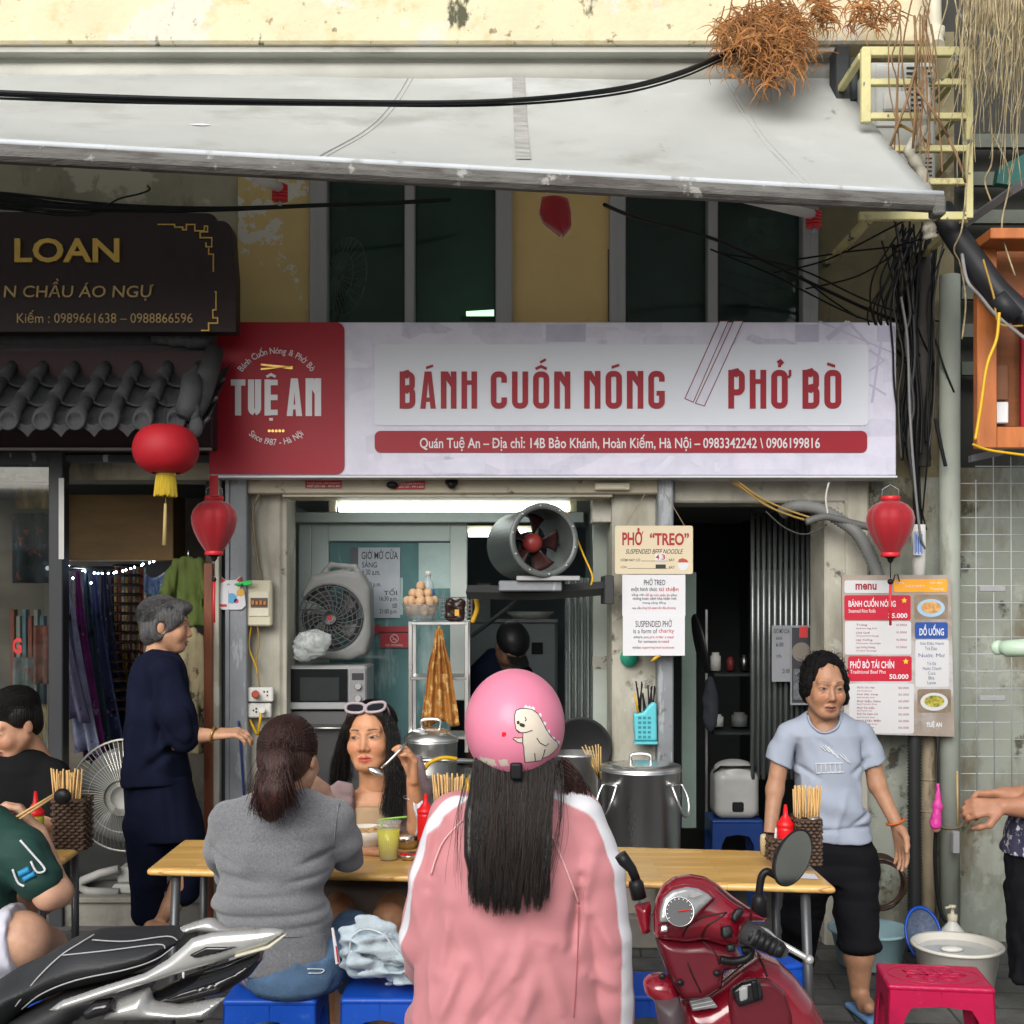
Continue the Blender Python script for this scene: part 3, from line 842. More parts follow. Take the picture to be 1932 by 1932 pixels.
# ===== left-hand neighbour (clothes shop)
LB=thing('clothes_shop','dark clothes shop with a tiled canopy left of the noodle shop','shop',(-2.3,6.0,0))
def lp(name,mb,m,par=None):return obj(name,mb,m,par or LB)
YL=5.95
m_tile=mat('slate_roof_tile',(.050,.051,.054),.75,var=.25,vs=9,bump=.4,bs=50,dirt=[((.11,.11,.11),.5,6,.58,.7)])
m_wine=mat('dark_red_fascia',(.038,.016,.018),.6,var=.15)
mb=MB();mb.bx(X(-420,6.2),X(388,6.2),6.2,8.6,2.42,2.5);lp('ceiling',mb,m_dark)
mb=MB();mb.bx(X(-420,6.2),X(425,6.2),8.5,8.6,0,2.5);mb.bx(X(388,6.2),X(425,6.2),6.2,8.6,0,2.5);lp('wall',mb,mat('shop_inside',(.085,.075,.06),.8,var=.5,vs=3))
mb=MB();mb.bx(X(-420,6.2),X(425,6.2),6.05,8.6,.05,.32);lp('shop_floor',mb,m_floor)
mb=MB();mb.bx(X(-420,5.75),X(400,5.75),5.75,6.2,Z(846,5.75),Z(640,5.75),.006);lp('fascia',mb,m_wine)
mb=MB();mb.bx(X(-420,5.73),X(398,5.73),5.72,5.75,Z(849,5.73),Z(845,5.73));lp('fascia_trim',mb,mat('pale_trim',(.30,.29,.28),.5))
mb=MB();mb.bx(X(-420,YL),X(126,YL),YL-.03,YL+.05,Z(880,YL),Z(849,YL),.004)
mb.bx(X(97,YL),X(124,YL),YL-.04,YL+.05,Z(1445,YL)-.9,Z(849,YL),.005)
mb.bx(X(118,YL),X(400,YL),YL-.02,YL+.05,Z(872,YL),Z(858,YL),.003)
d=lp('door_frame',mb,m_dkframe)
mb=MB();mb.bx(X(-400,YL),X(98,YL),YL,YL+.008,.3,Z(880,YL))
obj('pane',mb,mat('door_glass',(.75,.8,.78),.03,var=0,trans=1.,rvar=0),d)
mb=MB();mb.bx(X(-420,YL),X(126,YL),YL-.03,YL+.05,.26,.45,.004);obj('bottom_rail',mb,m_dkframe,d)
mb=MB();mb.bx(X(-420,5.93),X(400,5.93),5.93,6.6,0,Z(1700,5.93),.012);mb.bx(X(-420,5.93),X(400,5.93),5.91,6.0,Z(1703,5.93),Z(1692,5.93),.006)
lp('stone_step',mb,m_concrete)
mb=MB();mb.bx(X(384,5.9),X(401,5.9),5.9,5.96,.1,Z(1062,5.9),.004);lp('wooden_post',mb,mat('red_wood',(.17,.052,.022),.45,var=.3,vs=8,stretch=(4,4,.5)))
mb=MB();mb.bx(X(401,5.92),X(413,5.92),5.92,5.98,.1,Z(905,5.92),.003);lp('white_strip',mb,m_white_pl)
mb=MB();mb.bx(X(413,5.97),X(426,5.97),6.0,6.2,.1,Z(890,5.97));lp('gap_shade',mb,m_dark)  # dark strip standing in for the shade inside the gap
CN=MB()
yt,zt=5.80,Z(686,5.80)
yb_,zb=5.38,Z(795,5.38)
sl=Vector((0,yb_-yt,zb-zt));sln=sl.normalized();up=Vector((0,sln.z,-sln.y));up=-up if up.z<0 else up
xa,xb=X(-420,5.5),X(372,5.5)
CN.add([(xa,yt,zt-.05),(xb,yt,zt-.05),(xb,yb_,zb-.03),(xa,yb_,zb-.03)],[(0,1,2,3)])
pitch=S(61.5,5.5)
x=X(41,5.5)-8*pitch
cols=[]
while x<xb:
 cols.append(x);x+=pitch
for cx in cols:
 for k in range(3):
  a=Vector((cx,yt,zt))+sl*(k/3-.02);b_=Vector((cx,yt,zt))+sl*((k+1)/3+.02)
  CN.tube([a+up*.004,b_+up*.018],[.027,.034],14)
  for q in range(1):
   px=cx+pitch/2
   def pan(i,j,a=a,b_=b_,px=px):
    xx=px+(i-.5)*pitch;dd=-.045*(1-(2*i-1)**2)
    p=a.lerp(b_,j);return Vector((xx,p.y,p.z))+up*(dd+.006+.02*j)
   CN.grid(pan,6,2)
   CN.tube([pan(i/6,1)for i in range(7)],.008,6)
 e=Vector((cx,yb_,zb))+up*.018
 CN.lathe([(0,0),(.03,0),(.032,.006),(.04,.006),(.046,.0),(.046,-.03)],e+sln*.02,Matrix(((1,0,0),(0,sln.z*0-0,sln.y),(0,1,sln.z))),20)
 px=cx+pitch/2
 sc=[(-.052,.01),(-.045,-.018),(-.02,-.035),(0,-.058),(.02,-.035),(.045,-.018),(.052,.01),(.0,-.008)]
 CN.prism(sc,(px,yb_-.012,zb-.012),XA,(0,-.25,.97),(0,.014,.003))
cp=lp('tiled_canopy',CN,m_tile)
mb=MB()
for(za,r_)in((Z(640,5.75),.035),(Z(660,5.75),.022),(Z(676,5.75),.016)):
 mb.tube([(xa,5.77,za),(X(392,5.7),5.77,za)],r_,12)
mb.bx(xa,X(395,5.7),5.76,5.9,Z(690,5.8),Z(625,5.8))
for k in range(3):mb.tube([(X(285+k*32,5.7),5.73,Z(633+k*4,5.7)),(X(330+k*32,5.7),5.73,Z(636+k*3,5.7))],.035,10)
obj('ridge',mb,m_tile,cp)
mb=MB()
mb.tube([W(405,665,5.7),W(388,720,5.55),W(374,760,5.42),W(364,790,5.36)],[.045,.05,.05,.035],10)
mb.tube([W(362,715,5.45),W(360,745,5.38),W(352,775,5.34),W(345,788,5.33)],[.045,.05,.05,.03],10)
for(u,v,sx_)in((348,768,1.),(366,778,.8),(370,805,1.)):
 mb.sphere(W(u,v,5.34),(.032*sx_,.02,.05),12)
obj('corner_ornament',mb,m_tile,cp)
# ===== AWNING
m_awn=mat('awning_fabric',(.60,.62,.60),.55,var=.07,vs=2,bump=.35,bs=7,dirt=[((.74,.76,.75),.8,1.6,.55,.64,(.5,1,1)),((.34,.33,.29),.55,2.6,.54,.70),((.22,.21,.18),.7,9,.66,.72,(1,.5,.5))])
m_awnbar=mat('weathered_bar',(.12,.116,.108),.7,var=.3,vs=9,bump=.4,bs=60,stretch=(.5,3,3),dirt=[((.06,.05,.045),.9,7,.50,.62,(.35,3,4)),((.36,.36,.34),.7,9,.62,.66)])
m_redpl=mat('red_plastic',(.55,.02,.03),.4,var=.1)
def thin_cloth(m,c,f):
 """lets part of the daylight through the fabric"""
 N=m.node_tree.nodes;L=m.node_tree.links;t=N.new('ShaderNodeBsdfTranslucent');t.inputs[0].default_value=c+(1,);x=N.new('ShaderNodeMixShader');x.inputs[0].default_value=f
 L.new(N['Principled BSDF'].outputs[0],x.inputs[1]);L.new(t.outputs[0],x.inputs[2]);L.new(x.outputs[0],N['Material Output'].inputs['Surface']);return m
AW=thing('awning','large pale grey fabric awning stretched out over the shop front','awning',(-1,6,0))
YB,zB=6.0,Z(124,6.0)-.01
xl,xr=-3.6,1.585
def front(i):
 x=-4.4+i*(1.675+4.4)
 t=(x+1.72)/(1.675+1.72)
 return Vector((x,4.21+.545*t,3.255+.005*t))
def awn(i,j):
 x=xl-.8+i*(xr-xl+.8)
 a=Vector((x,YB,zB-.014*abs(math.sin(x*2.2))));b_=front(i)+Vector((0,.02,.03))
 p=a.lerp(b_,j)
 p.z-=.09*(1+.25*abs(math.sin(i*15.7)))*math.sin(math.pi*min(1,j*1.0))**1*(.75+.25*math.sin(i*11))*(1-.45*j)+.006*math.sin(i*40+j*5)*j*(1-j)*4
 return p
mb=MB();mb.grid(awn,90,36,0,True,(0,0,-.004))
obj('fabric',mb,thin_cloth(m_awn,(.68,.70,.68),.42),AW)
for iu in(.30,.653,.905):
 mb=MB()
 mb.tube([awn(iu-.05*j if iu<.8 else iu+.008*j,j)+Vector((0,-.001,.001))for j in[k/20 for k in range(21)]],.0035,5)
 mb.tube([awn(iu+.004-.05*j if iu<.8 else iu+.004+.008*j,j)+Vector((0,-.001,.001))for j in[k/20 for k in range(21)]],.002,5)
 obj('seam',mb,mat('seam_grey',(.40,.40,.39),.7),AW)
mb=MB()
def strap(i,j):return awn(.735+.010*i-.006*j,.02+.78*j)+Vector((0,-.002,.004))
mb.grid(strap,2,20);obj('dirt_band',mb,mat('awning_dirt',(.25,.25,.235),.8,var=.15,vs=14,dirt=[((.36,.36,.345),1.,7,.46,.60,(.5,3,3))]),AW)
for(ii,jj,sz)in((.52,.62,.028),(.515,.625,.012),(.70,.93,.022)):
 mb=MB();n_=9
 P=[awn(ii+sz*.25*math.cos(2*math.pi*k/n_)*(.6+.4*math.sin(k*5)),jj+sz*.4*math.sin(2*math.pi*k/n_))+Vector((0,-.002,.004))for k in range(n_)]
 mb.add(P,[tuple(range(n_))]);obj('patch',mb,mat('white_spot',(.82,.82,.81),.5),AW)
mb=MB()
prof=[(0,.04),(-.028,.028),(-.036,.0),(-.034,-.02),(-.018,-.036),(0.012,-.036),(.02,0),(.012,.035)]
F0,F1=front(0),front(1)
ax_=(F1-F0).normalized();side=Vector((-ax_.y,ax_.x,0))
NSEG=60
V=[]
for k in range(NSEG+1):
 c=F0.lerp(F1,k/NSEG)
 V+=[c+side*p[0]*.95+ZA*p[1]*.9 for p in prof]
npf=len(prof)
mb.add(V,[(k*npf+q,k*npf+(q+1)%npf,(k+1)*npf+(q+1)%npf,(k+1)*npf+q)for k in range(NSEG)for q in range(npf)]+[tuple(range(npf)),tuple(NSEG*npf+q for q in reversed(range(npf)))])
obj('front_bar',mb,m_awnbar,AW)
mb=MB();mb.tube([front(k/20)+Vector((0,-.012,.034))for k in range(21)],.014,8);obj('edge_roll',mb,mat('edge_roll',(.48,.51,.53),.5,var=.1,dirt=[((.25,.25,.23),.7,8,.58,.66)]),AW)
mb=MB();mb.tube([(xl-.8,5.97,zB+.015),(xr+.02,5.97,zB+.015)],.045,14);obj('roller',mb,m_slab,AW)
mb=MB();mb.box(W(1768,392,4.75),(.05,.07,.075),.008);obj('end_cap',mb,m_awnbar,AW)
for(u,v,Y,u2,v2)in((528,363,5.2,470,330),(1535,414,5.3,1400,372)):
 a=W(u,v,Y)
 mb=MB();mb.tube([a+Vector((0,0,.02)),W(u2,v2,4.7)],.022,8);arm=obj('folding_arm',mb,mat('white_enamel',(.55,.55,.53),.4),AW)
 mb=MB()
 for k in range(5):mb.lathe([(.024,-.004),(.034,-.003),(.034,.006),(.024,.008)],a+Vector((0,0,.025-.014*k)),None,16)
 mb.cyl(a+Vector((0,0,.035)),a-Vector((0,0,.035)),.026,n=16);obj('spring_collar',mb,m_redpl,arm)
 mb=MB();mb.cyl(a-Vector((0,0,.035)),a-Vector((0,0,.055)),.009);obj('bolt',mb,m_alu,arm)
 # ===== CABLES
m_cable=mat('black_cable',(.008,.009,.010),.5,spec=.2,var=.2,rvar=.05)
m_cableg=mat('grey_cable',(.20,.20,.20),.5)
m_cabley=mat('yellow_cable',(.62,.36,.01),.45)
def cable(pts,r,label,m=None,group=None,cat='cable'):
 mb=MB();mb.tube(catmull([W(*p)for p in pts],8),r,6)
 return one('cable',mb,m or m_cable,label,cat,group)
base=[(-60,174,4.3),(24,178,4.3),(200,186,4.3),(400,192,4.35),(636,195,4.4),(830,195,4.45),(966,190,4.5),(1090,179,4.6),(1200,162,4.8),(1290,136,5.1),(1360,106,5.45),(1480,55,5.7)]
for k,(dv,lb)in enumerate(((-3,'topmost black overhead cable sagging across the pale awning'),(1.5,'middle black overhead cable sagging across the pale awning'),(6,'lowest thin black cable sagging under its two neighbours across the awning'))):
 cable([(u,v+dv*(1+.5*math.sin(u/210+k)),Y+.01*k)for u,v,Y in base],(.0075,.006,.0045)[k],lb,group='overhead cables across the awning')
for k in range(8):
 dv=k*4.2
 pts=[(-60,360+dv,5.6),(24,366+dv,5.6),(130,378+dv*.9+3*math.sin(k),5.6),(250,388+dv*.5,5.62),(420,392+dv*.18,5.7),(600,386+dv*.1,5.75),(766,380+dv*.1,5.8),(850,375+dv*.1,5.85)]
 if k%2:pts=pts[:6-k%3]
 cable(pts,.005+.002*(k%3==0),'thin black cable in the bundle running above the dark brown signboard',group='cable bundle above the dark signboard')
cable([(195,392,5.55),(225,375,5.5),(262,366,5.48),(282,358,5.47),(278,350,5.47)],.004,'short loose cable end curling up from the bundle above the dark signboard')
for k,pts in enumerate(([(1140,386,5.0),(1200,410,5.2),(1350,452,5.5),(1500,520,5.8),(1640,585,5.95),(1720,615,6.0)],[(1340,470,5.9),(1460,520,5.9),(1600,590,5.9),(1740,640,5.95)],[(1500,490,5.9),(1600,475,5.9),(1700,462,5.8),(1790,430,5.6)],[(1360,478,6.0),(1500,505,5.95),(1620,560,5.95),(1700,590,5.95),(1800,612,6.0)],[(1460,515,5.95),(1560,490,5.9),(1680,430,5.7),(1740,400,5.6)],[(1510,520,5.95),(1560,560,5.95),(1620,600,5.95)],[(1520,545,5.95),(1620,520,5.95),(1700,470,5.9)])):
 cable(pts,.0045 if k else .008,('thick black cable slanting down in front of the right upper window' if k==0 else 'thin black wire crossing in front of the right upper window and mouldy wall'),group=None if k==0 else 'wires crossing by the right window')
 # ===== LEFT SIGNBOARD
m_board=mat('dark_brown_board',(.022,.012,.013),.5,var=.2,vs=3,bump=.03)
m_gold=mat('gold_letter',(.62,.40,.10),.35,metal=.6,var=.15)
m_dgold=mat('dull_gold',(.46,.33,.15),.45,metal=.5,var=.2)
YS=5.6
SB=thing('signboard','dark brown signboard with gold letters above the tiled canopy','sign',(X(200,YS),YS,Z(625,YS)))
pl=[(-420,626),(445,626),(445,520)]+[(440,460)]+[(u,v)for u,v in arc((415,440),24,0,-75,5)]+[(u,v)for u,v in arc((390,424),22,-20,-90,5)]+[(-420,397)]
pl=[(u,v)for u,v in pl]
mb=MB();mb.prism([(X(u,YS),Z(v,YS))for u,v in pl],(0,YS,0),XA,ZA,(0,.09,0));obj('board',mb,m_board,SB)
mb=MB();text(mb,'LOAN',27,225,449,495,YS-.014,bold=.022)
m0=MB()
def raise_text(mb,d):
 n=len(mb.V);V=list(mb.V);F=list(mb.F)
 from collections import Counter
 ed=Counter();dirn={}
 for f in F:
  for i in range(len(f)):
   a,b=f[i],f[(i+1)%len(f)];k=(min(a,b),max(a,b));ed[k]+=1;dirn[k]=(a,b)
 o=MB();o.add(V,F)
 V2=[(x,y+d,z)for x,y,z in V];b0=len(o.V);o.V.extend(V2)
 for k,c in ed.items():
  if c==1:
   a,b=dirn[k];o.F.append((a,b,b+b0,a+b0));o.S.append(False);o.M.append(0)
 return o
obj('big_lettering',raise_text(mb,.013),m_gold,SB)
mb=MB();text(mb,'N CHẦU ÁO NGỰ',6,287,526,567,YS-.008,bold=.004,slant=4)
obj('middle_lettering',raise_text(mb,.007),m_dgold,SB)
mb=MB();text(mb,'Kiếm : 0989661638 – 0988866596',32,363,585,609,YS-.004,bold=-.006)
obj('phone_lettering',raise_text(mb,.003),m_dgold,SB)
def fret(mb,P):
 for qd in stroke2d(P,2.2):mb.prism([(X(u,YS),Z(v,YS))for u,v in qd],(0,YS,0),XA,ZA,(0,-.006,0))
mb=MB();fret(mb,[(298,424),(330,424),(330,429),(345,429),(345,434),(352,434),(352,424),(368,424),(368,436),(386,436),(386,427),(392,427),(392,438),(378,438)])
fret(mb,[(378,438),(378,449),(400,449),(400,466),(389,466),(389,458)]);fret(mb,[(394,466),(394,480),(403,480),(403,513)]);obj('fret_ornament',mb,m_gold,SB)
mb=MB();fret(mb,[(405,551),(408,551),(408,585),(402,585),(402,600),(411,600),(411,610),(394,610),(394,624),(380,624)]);obj('fret_ornament',mb,m_gold,SB)
# ===== MAIN SHOP SIGN
YM=5.86
MS=thing('shop_sign','wide lavender and red shop sign reading BÁNH CUỐN NÓNG PHỞ BÒ','sign',(X(1044,YM),YM,Z(897,YM)))
m_sred=mat('sign_red',(.30,.006,.018),.5,var=.03,vs=2)
m_swhite=mat('sign_pale',(.64,.67,.74),.45,var=.02,vs=2)
m_swh=mat('sign_lettering_white',(.62,.62,.65),.5,var=.02)
def sign_print():
 m=bpy.data.materials.new('sign_print');m.use_nodes=True
 nt=m.node_tree;N=nt.nodes;L=nt.links;b=N['Principled BSDF'];b.inputs['Roughness'].default_value=.45
 tc=N.new('ShaderNodeTexCoord');vo=N.new('ShaderNodeTexVoronoi');vo.feature='F1';vo.distance='CHEBYCHEV';vo.inputs['Scale'].default_value=5
 mp=N.new('ShaderNodeMapping');mp.inputs['Scale'].default_value=(.8,1,1.8);L.new(tc.outputs['Object'],mp.inputs[0])
 no=N.new('ShaderNodeTexNoise');no.inputs['Scale'].default_value=9;no.inputs['Detail'].default_value=9;no.inputs['Roughness'].default_value=.7
 L.new(tc.outputs['Object'],no.inputs[0]);L.new(mp.outputs[0],vo.inputs[0])
 bw=N.new('ShaderNodeRGBToBW');L.new(vo.outputs['Color'],bw.inputs[0])
 ad=N.new('ShaderNodeMath');ad.operation='MULTIPLY_ADD';ad.inputs[1].default_value=.55;L.new(bw.outputs[0],ad.inputs[0]);L.new(no.outputs['Fac'],ad.inputs[2])
 cr=N.new('ShaderNodeValToRGB');e=cr.color_ramp.elements
 e[0].position=.42;e[0].color=(.40,.38,.51,1);e[1].position=.95;e[1].color=(.64,.63,.75,1)
 q=e.new(.62);q.color=(.54,.53,.65,1)
 L.new(ad.outputs[0],cr.inputs[0]);L.new(cr.outputs[0],b.inputs['Base Color'])
 return m
mb=MB();plate(mb,397,1691,608,897,YM,-.2,.004);mb.V=[tuple(v)for v in mb.V]
obj('sign_box',mb,[sign_print()],MS)
mb=MB();mb.bx(X(395,YM),X(1693,YM),YM-.001,YM+.20,Z(901,YM),Z(897.5,YM));obj('bottom_trim',mb,m_swh,MS)
def fp(name,poly,dY,m):mb=MB();face_poly(mb,poly,YM-dY,.0025);return obj(name,mb,m,MS)
flipv=lambda P:[(u,v)for u,v in P]
fp('logo_panel',rrect(395,650,608,895,16,6,(0,1,1,0)),.003,m_sred)
fp('white_panel',rrect(707,1638,650,803,9,5),.003,m_swhite)
fp('red_band',rrect(707,1636,813,854,11,5),.003,m_sred)
mb=MB();YT=YM-.0065
def word(s,u0,u1,vt,vb):
 n=len(s);gw=(u1-u0-(n-1)*GAP)/n
 return[(gl,u0+i*(gw+GAP),u0+i*(gw+GAP)+gw,vt,vb)for i,gl in enumerate(s)]
GAP=9.5
t1_=701;t2_=771
cond_text(mb,word(['B','A+acute','N','H'],754,900,t1_,t2_),YT)
cond_text(mb,word(['C','U','O+circ','N'],926,1076,t1_,t2_),YT)
mb.prism([(X(a,YT),Z(b,YT))for a,b in((1018,682),(1029,676),(1031,680),(1020,686))],(0,YT,0),XA,ZA,(0,-.003,0))
cond_text(mb,word(['N','O+acute','N','G'],1102,1254,t1_-1,t2_),YT)
obj('main_lettering',mb,m_sred,MS)
mb=MB()
cond_text(mb,word(['P','H','O+hook+horn'],1374,1486,t1_-3,t2_),YT);cond_text(mb,word(['B','O+grave'],1514,1587,t1_-3,t2_),YT)
obj('main_lettering',mb,m_sred,MS)
mb=MB();mp_=MB()
for P in([(1358,606),(1374,606),(1308,759),(1292,752)],[(1396,606),(1402,606),(1329,766),(1312,761),(1384,606)]):
 for qd in stroke2d(P,1.6,True):mb.prism([(X(u,YT),Z(v,YT))for u,v in qd],(0,YT,0),XA,ZA,(0,-.001,0))
 face_poly(mp_,P,YM-.0058,.0006)
obj('chopstick_fill',mp_,mat('sign_lavender',(.60,.60,.70),.45),MS);obj('chopstick_outline',mb,mat('print_maroon',(.22,.03,.04),.5),MS)
mb=MB();text(mb,'Quán Tuệ An – Địa chỉ: 14B Bảo Khánh, Hoàn Kiếm, Hà Nội – 0983342242 \\ 0906199816',792,1547,820,851,YT,bold=.012)
obj('address_lettering',mb,m_swh,MS)
mb=MB();GAP=6.5
cond_text(mb,word(['T','U','E+circ+dot'],437,524,716,784),YT,t=.17);cond_text(mb,word(['A','N'],541,606,714,785),YT,t=.17)
obj('logo_lettering',mb,m_swh,MS)
def arc_text(mb,s,uc,vc,r,a_mid,span,hgt,inward,Y,bold=.005,sq=.85):
 V0=[text_mesh(c,bold)if c!=' ' else([],[])for c in s]
 ws=[(max(p[0]for p in V)-min(p[0]for p in V))*sq if V else .22 for V,F in V0]
 tot=sum(ws)+.05*(len(s)-1);a=-span/2;k=span/tot
 for(V,F),wd in zip(V0,ws):
  if V:
   x0=min(p[0]for p in V);am=a+wd*k/2;out=[]
   for x,y in V:
    xx=(x-x0)*sq/wd-.5;ang=R(a_mid+(am+xx*wd*k if inward else am+xx*wd*k))
    if inward:rr=r+y*hgt;out.append(W(uc+rr*math.sin(ang),vc-rr*math.cos(ang),Y))
    else:rr=r-y*hgt;out.append(W(uc+rr*math.sin(ang),vc+rr*math.cos(ang),Y))
   mb.add(out,F)
  a+=(wd+.05)*k
mb=MB();arc_text(mb,'Bánh Cuốn Nóng & Phở Bò',522,745,78,0,112,17,True,YT);obj('arched_lettering',mb,m_swh,MS)
mb=MB();arc_text(mb,'Since 1987 - Hà Nội',521,762,78,0,84,17,False,YT);obj('arched_lettering',mb,m_swh,MS)
mb=MB();face_poly(mb,[(492,686),(552,692),(552,697),(492,689.5)],YT,.001);face_poly(mb,[(492,698.5),(553,690.5),(552,692),(492,694.5)],YT-.001,.001);obj('gold_chopsticks',mb,m_gold,MS)
mb=MB()
for k in range(5):
 mb.prism([(X(508+6.6*k,YT)+.007*math.cos(q),Z(813,YT)+.007*math.sin(q))for q in[a*.7 for a in range(9)]],(0,YT,0),XA,ZA,(0,-.001,0))
obj('gold_dots',mb,m_gold,MS)
mb=MB();YP=YM-.001
for i_,(P,wd)in enumerate((([(1545,606),(1690,668)],3),([(1560,640),(1600,608)],10),([(1640,700),(1668,680),(1640,660)],4),([(1640,725),(1672,745)],4),([(1600,606),(1640,650)],4),([(1668,606),(1645,760)],5),([(1660,620),(1685,650)],3))):
 for qd in stroke2d(P,wd):mb.prism([(X(u,YP),Z(v,YP))for u,v in qd],(0,YP,0),XA,ZA,(0,-.0005-.00012*i_,0))
for(u0,u1,v0,v1)in((1030,1105,612,645),(1500,1545,612,645),(1655,1690,615,645)):plate(mb,u0,u1,v0,v1,YP,.0006)
obj('printed_bridge',mb,mat('print_mauve',(.46,.45,.58),.45),MS)
mb=MB()
for P in([(1180,875),(1215,858),(1235,862),(1190,880)],[(1225,895),(1255,868),(1262,860),(1275,862),(1250,890)],[(660,830),(690,822),(695,880),(668,890)],[(1295,866),(1320,858),(1330,885)],[(668,615),(700,640),(702,690),(664,680)],[(800,872),(915,860),(915,893),(820,893)]):face_poly(mb,P,YP,.0006)
obj('printed_figures',mb,mat('print_lilac',(.62,.62,.74),.45),MS)
# ===== LANTERNS
m_lan=mat('red_lantern_cloth',(.30,.003,.010),.6,var=.1,vs=12,sheen=.3)
m_lanr=mat('red_lantern_paper',(.36,.006,.014),.6,var=.08,vs=10,bump=.15,bs=20)
m_blk=mat('black_plastic',(.009,.009,.010),.42,spec=.22)
m_ygold=mat('yellow_tassel',(.50,.36,.03),.8,var=.2,vs=30,stretch=(12,12,1))
def diamond(u,Y,v0,v1,rw,label):
 c=W(u,v1,Y);H=S(v1-v0,Y);rw=S(rw,Y)
 t=thing('lantern',label,'lantern',c,'red silk lanterns')
 prof=[(.38,1.0),(.38,.94),(.36,.93),(.70,.86),(.92,.76),(1.,.64),(.97,.52),(.86,.38),(.68,.24),(.48,.12),(.36,.06),(.36,0)]
 out=[]
 for i in range(len(prof)-1):
  for k in range(3):
   f=k/3;out.append((prof[i][0]*(1-f)+prof[i+1][0]*f,prof[i][1]*(1-f)+prof[i+1][1]*f))
 out.append(prof[-1])
 mb=MB();mb.lathe([(r_*rw,z_*H)for r_,z_ in out],c,None,64,ribs=lambda a,z:1-.07*(1-abs(math.cos(4*a+.3)))**1.5*(1 if .09*H<z<.92*H else 0))
 obj('silk_shade',mb,m_lan,t)
 mb=MB()
 for z_ in(.97,.03):mb.lathe([(.385*rw,-.035*H),(.40*rw,-.03*H),(.40*rw,.03*H),(.385*rw,.035*H)],c+Vector((0,0,z_*H)),None,32)
 obj('hoop',mb,m_redpl,t)
 mb=MB();mb.lathe([(0,-.11*H),(.05*rw,-.11*H),(.14*rw,-.06*H),(.13*rw,-.04*H),(.28*rw,-.005*H),(.28*rw,.01*H),(0,.01*H)],c,None,20);obj('turned_finial',mb,m_blk,t)
 mb=MB();mb.cyl(c-Vector((0,0,.1*H)),c-Vector((0,0,.36*H)),.0025);mb.sphere(c-Vector((0,0,.42*H)),.014 if u>1000 else .011,12);b_=obj('bead',mb,m_blk,t)
 mb=MB();mb.tube([c-Vector((0,0,.44*H)),c-Vector((.002,0,.8*H)),c-Vector((0,0,1.15*H))],.006,6);obj('tassel',mb,m_redpl,t)
 mb=MB();mb.tube([c+Vector((-.36*rw,0,H)),c+Vector((-.34*rw,0,1.12*H)),c+Vector((0,0,1.2*H)),c+Vector((.34*rw,0,1.12*H)),c+Vector((.36*rw,0,H))],.002,5);obj('wire_handle',mb,m_alu,t)
 return t
diamond(404,5.55,936,1047,43.5,'diamond shaped red silk lantern hanging under the red end of the shop sign')
diamond(1680,5.6,937,1050,45,'diamond shaped red silk lantern hanging above the menu board')
c=W(313,893,5.25);rr=S(61,5.25);H=S(90,5.25)
t=thing('lantern','round red paper lantern with yellow fringe under the tiled canopy','lantern',c)
prof=[(rr*max(.40,math.cos(R(a))**.75),H*(.5+.5*math.sin(R(a))/math.sin(R(70))))for a in range(-70,71,4)]
mb=MB();mb.lathe([(r_+(.0018 if i%2 else 0),z_)for i,(r_,z_)in enumerate(prof)],c,None,48);obj('paper_shade',mb,m_lanr,t)
mb=MB();mb.lathe([(0.0,.01),(.29*rr,.01),(.30*rr,-.01),(.28*rr,-.012),(0,-.012)],c,None,28);obj('gold_ring',mb,m_gold,t)
mb=MB()
for k in range(70):
 a=2*math.pi*k/70;p=c+Vector((.28*rr*math.cos(a),.28*rr*math.sin(a),-.01));q=p+Vector((.006*math.cos(a)+random.uniform(-.004,.004),.006*math.sin(a),-.085+random.uniform(-.008,.004)))
 mb.tube([p,q],.0035,4)
obj('fringe',mb,m_ygold,t)
mb=MB();mb.tube([c+Vector((0,0,-.02)),c+Vector((0,0,-.1)),c+Vector((-.002,0,-.13))],.0015,5);mb.tube([c+Vector((-.002,0,-.13)),c+Vector((-.006,0,-.31))],[.006,.010],8);obj('long_tassel',mb,mat('pale_gold_tassel',(.40,.30,.12),.8),t)
mb=MB();mb.cyl(c+Vector((0,0,H)),c+Vector((0,0,H+.12)),.002);obj('cord',mb,m_blk,t)
mb=MB();plate(mb,396,412,897,936,5.5,.006);one('ribbon',mb,m_lan,'short red ribbon strip hanging from the corner of the red sign','ribbon')
mb=MB()
def pen(i,j):
 L_=[(1022,372),(1018,398),(1026,416),(1058,441)];Rr_=[(1072,374),(1077,398),(1078,424),(1062,442)]
 q=j*3;k=min(int(q),2);f=q-k
 a=Vector(L_[k]).lerp(Vector(L_[k+1]),f);b_=Vector(Rr_[k]).lerp(Vector(Rr_[k+1]),f);p=a.lerp(b_,i)
 return W(p.x,p.y,5.0)+Vector((0,-.03*math.sin(math.pi*i),0))
mb.grid(pen,8,9,0,True,(0,.05,0))
one('red_lantern_tip',mb,m_lan,'red cloth pennant tip showing under the awning edge before the yellow panel','pennant')
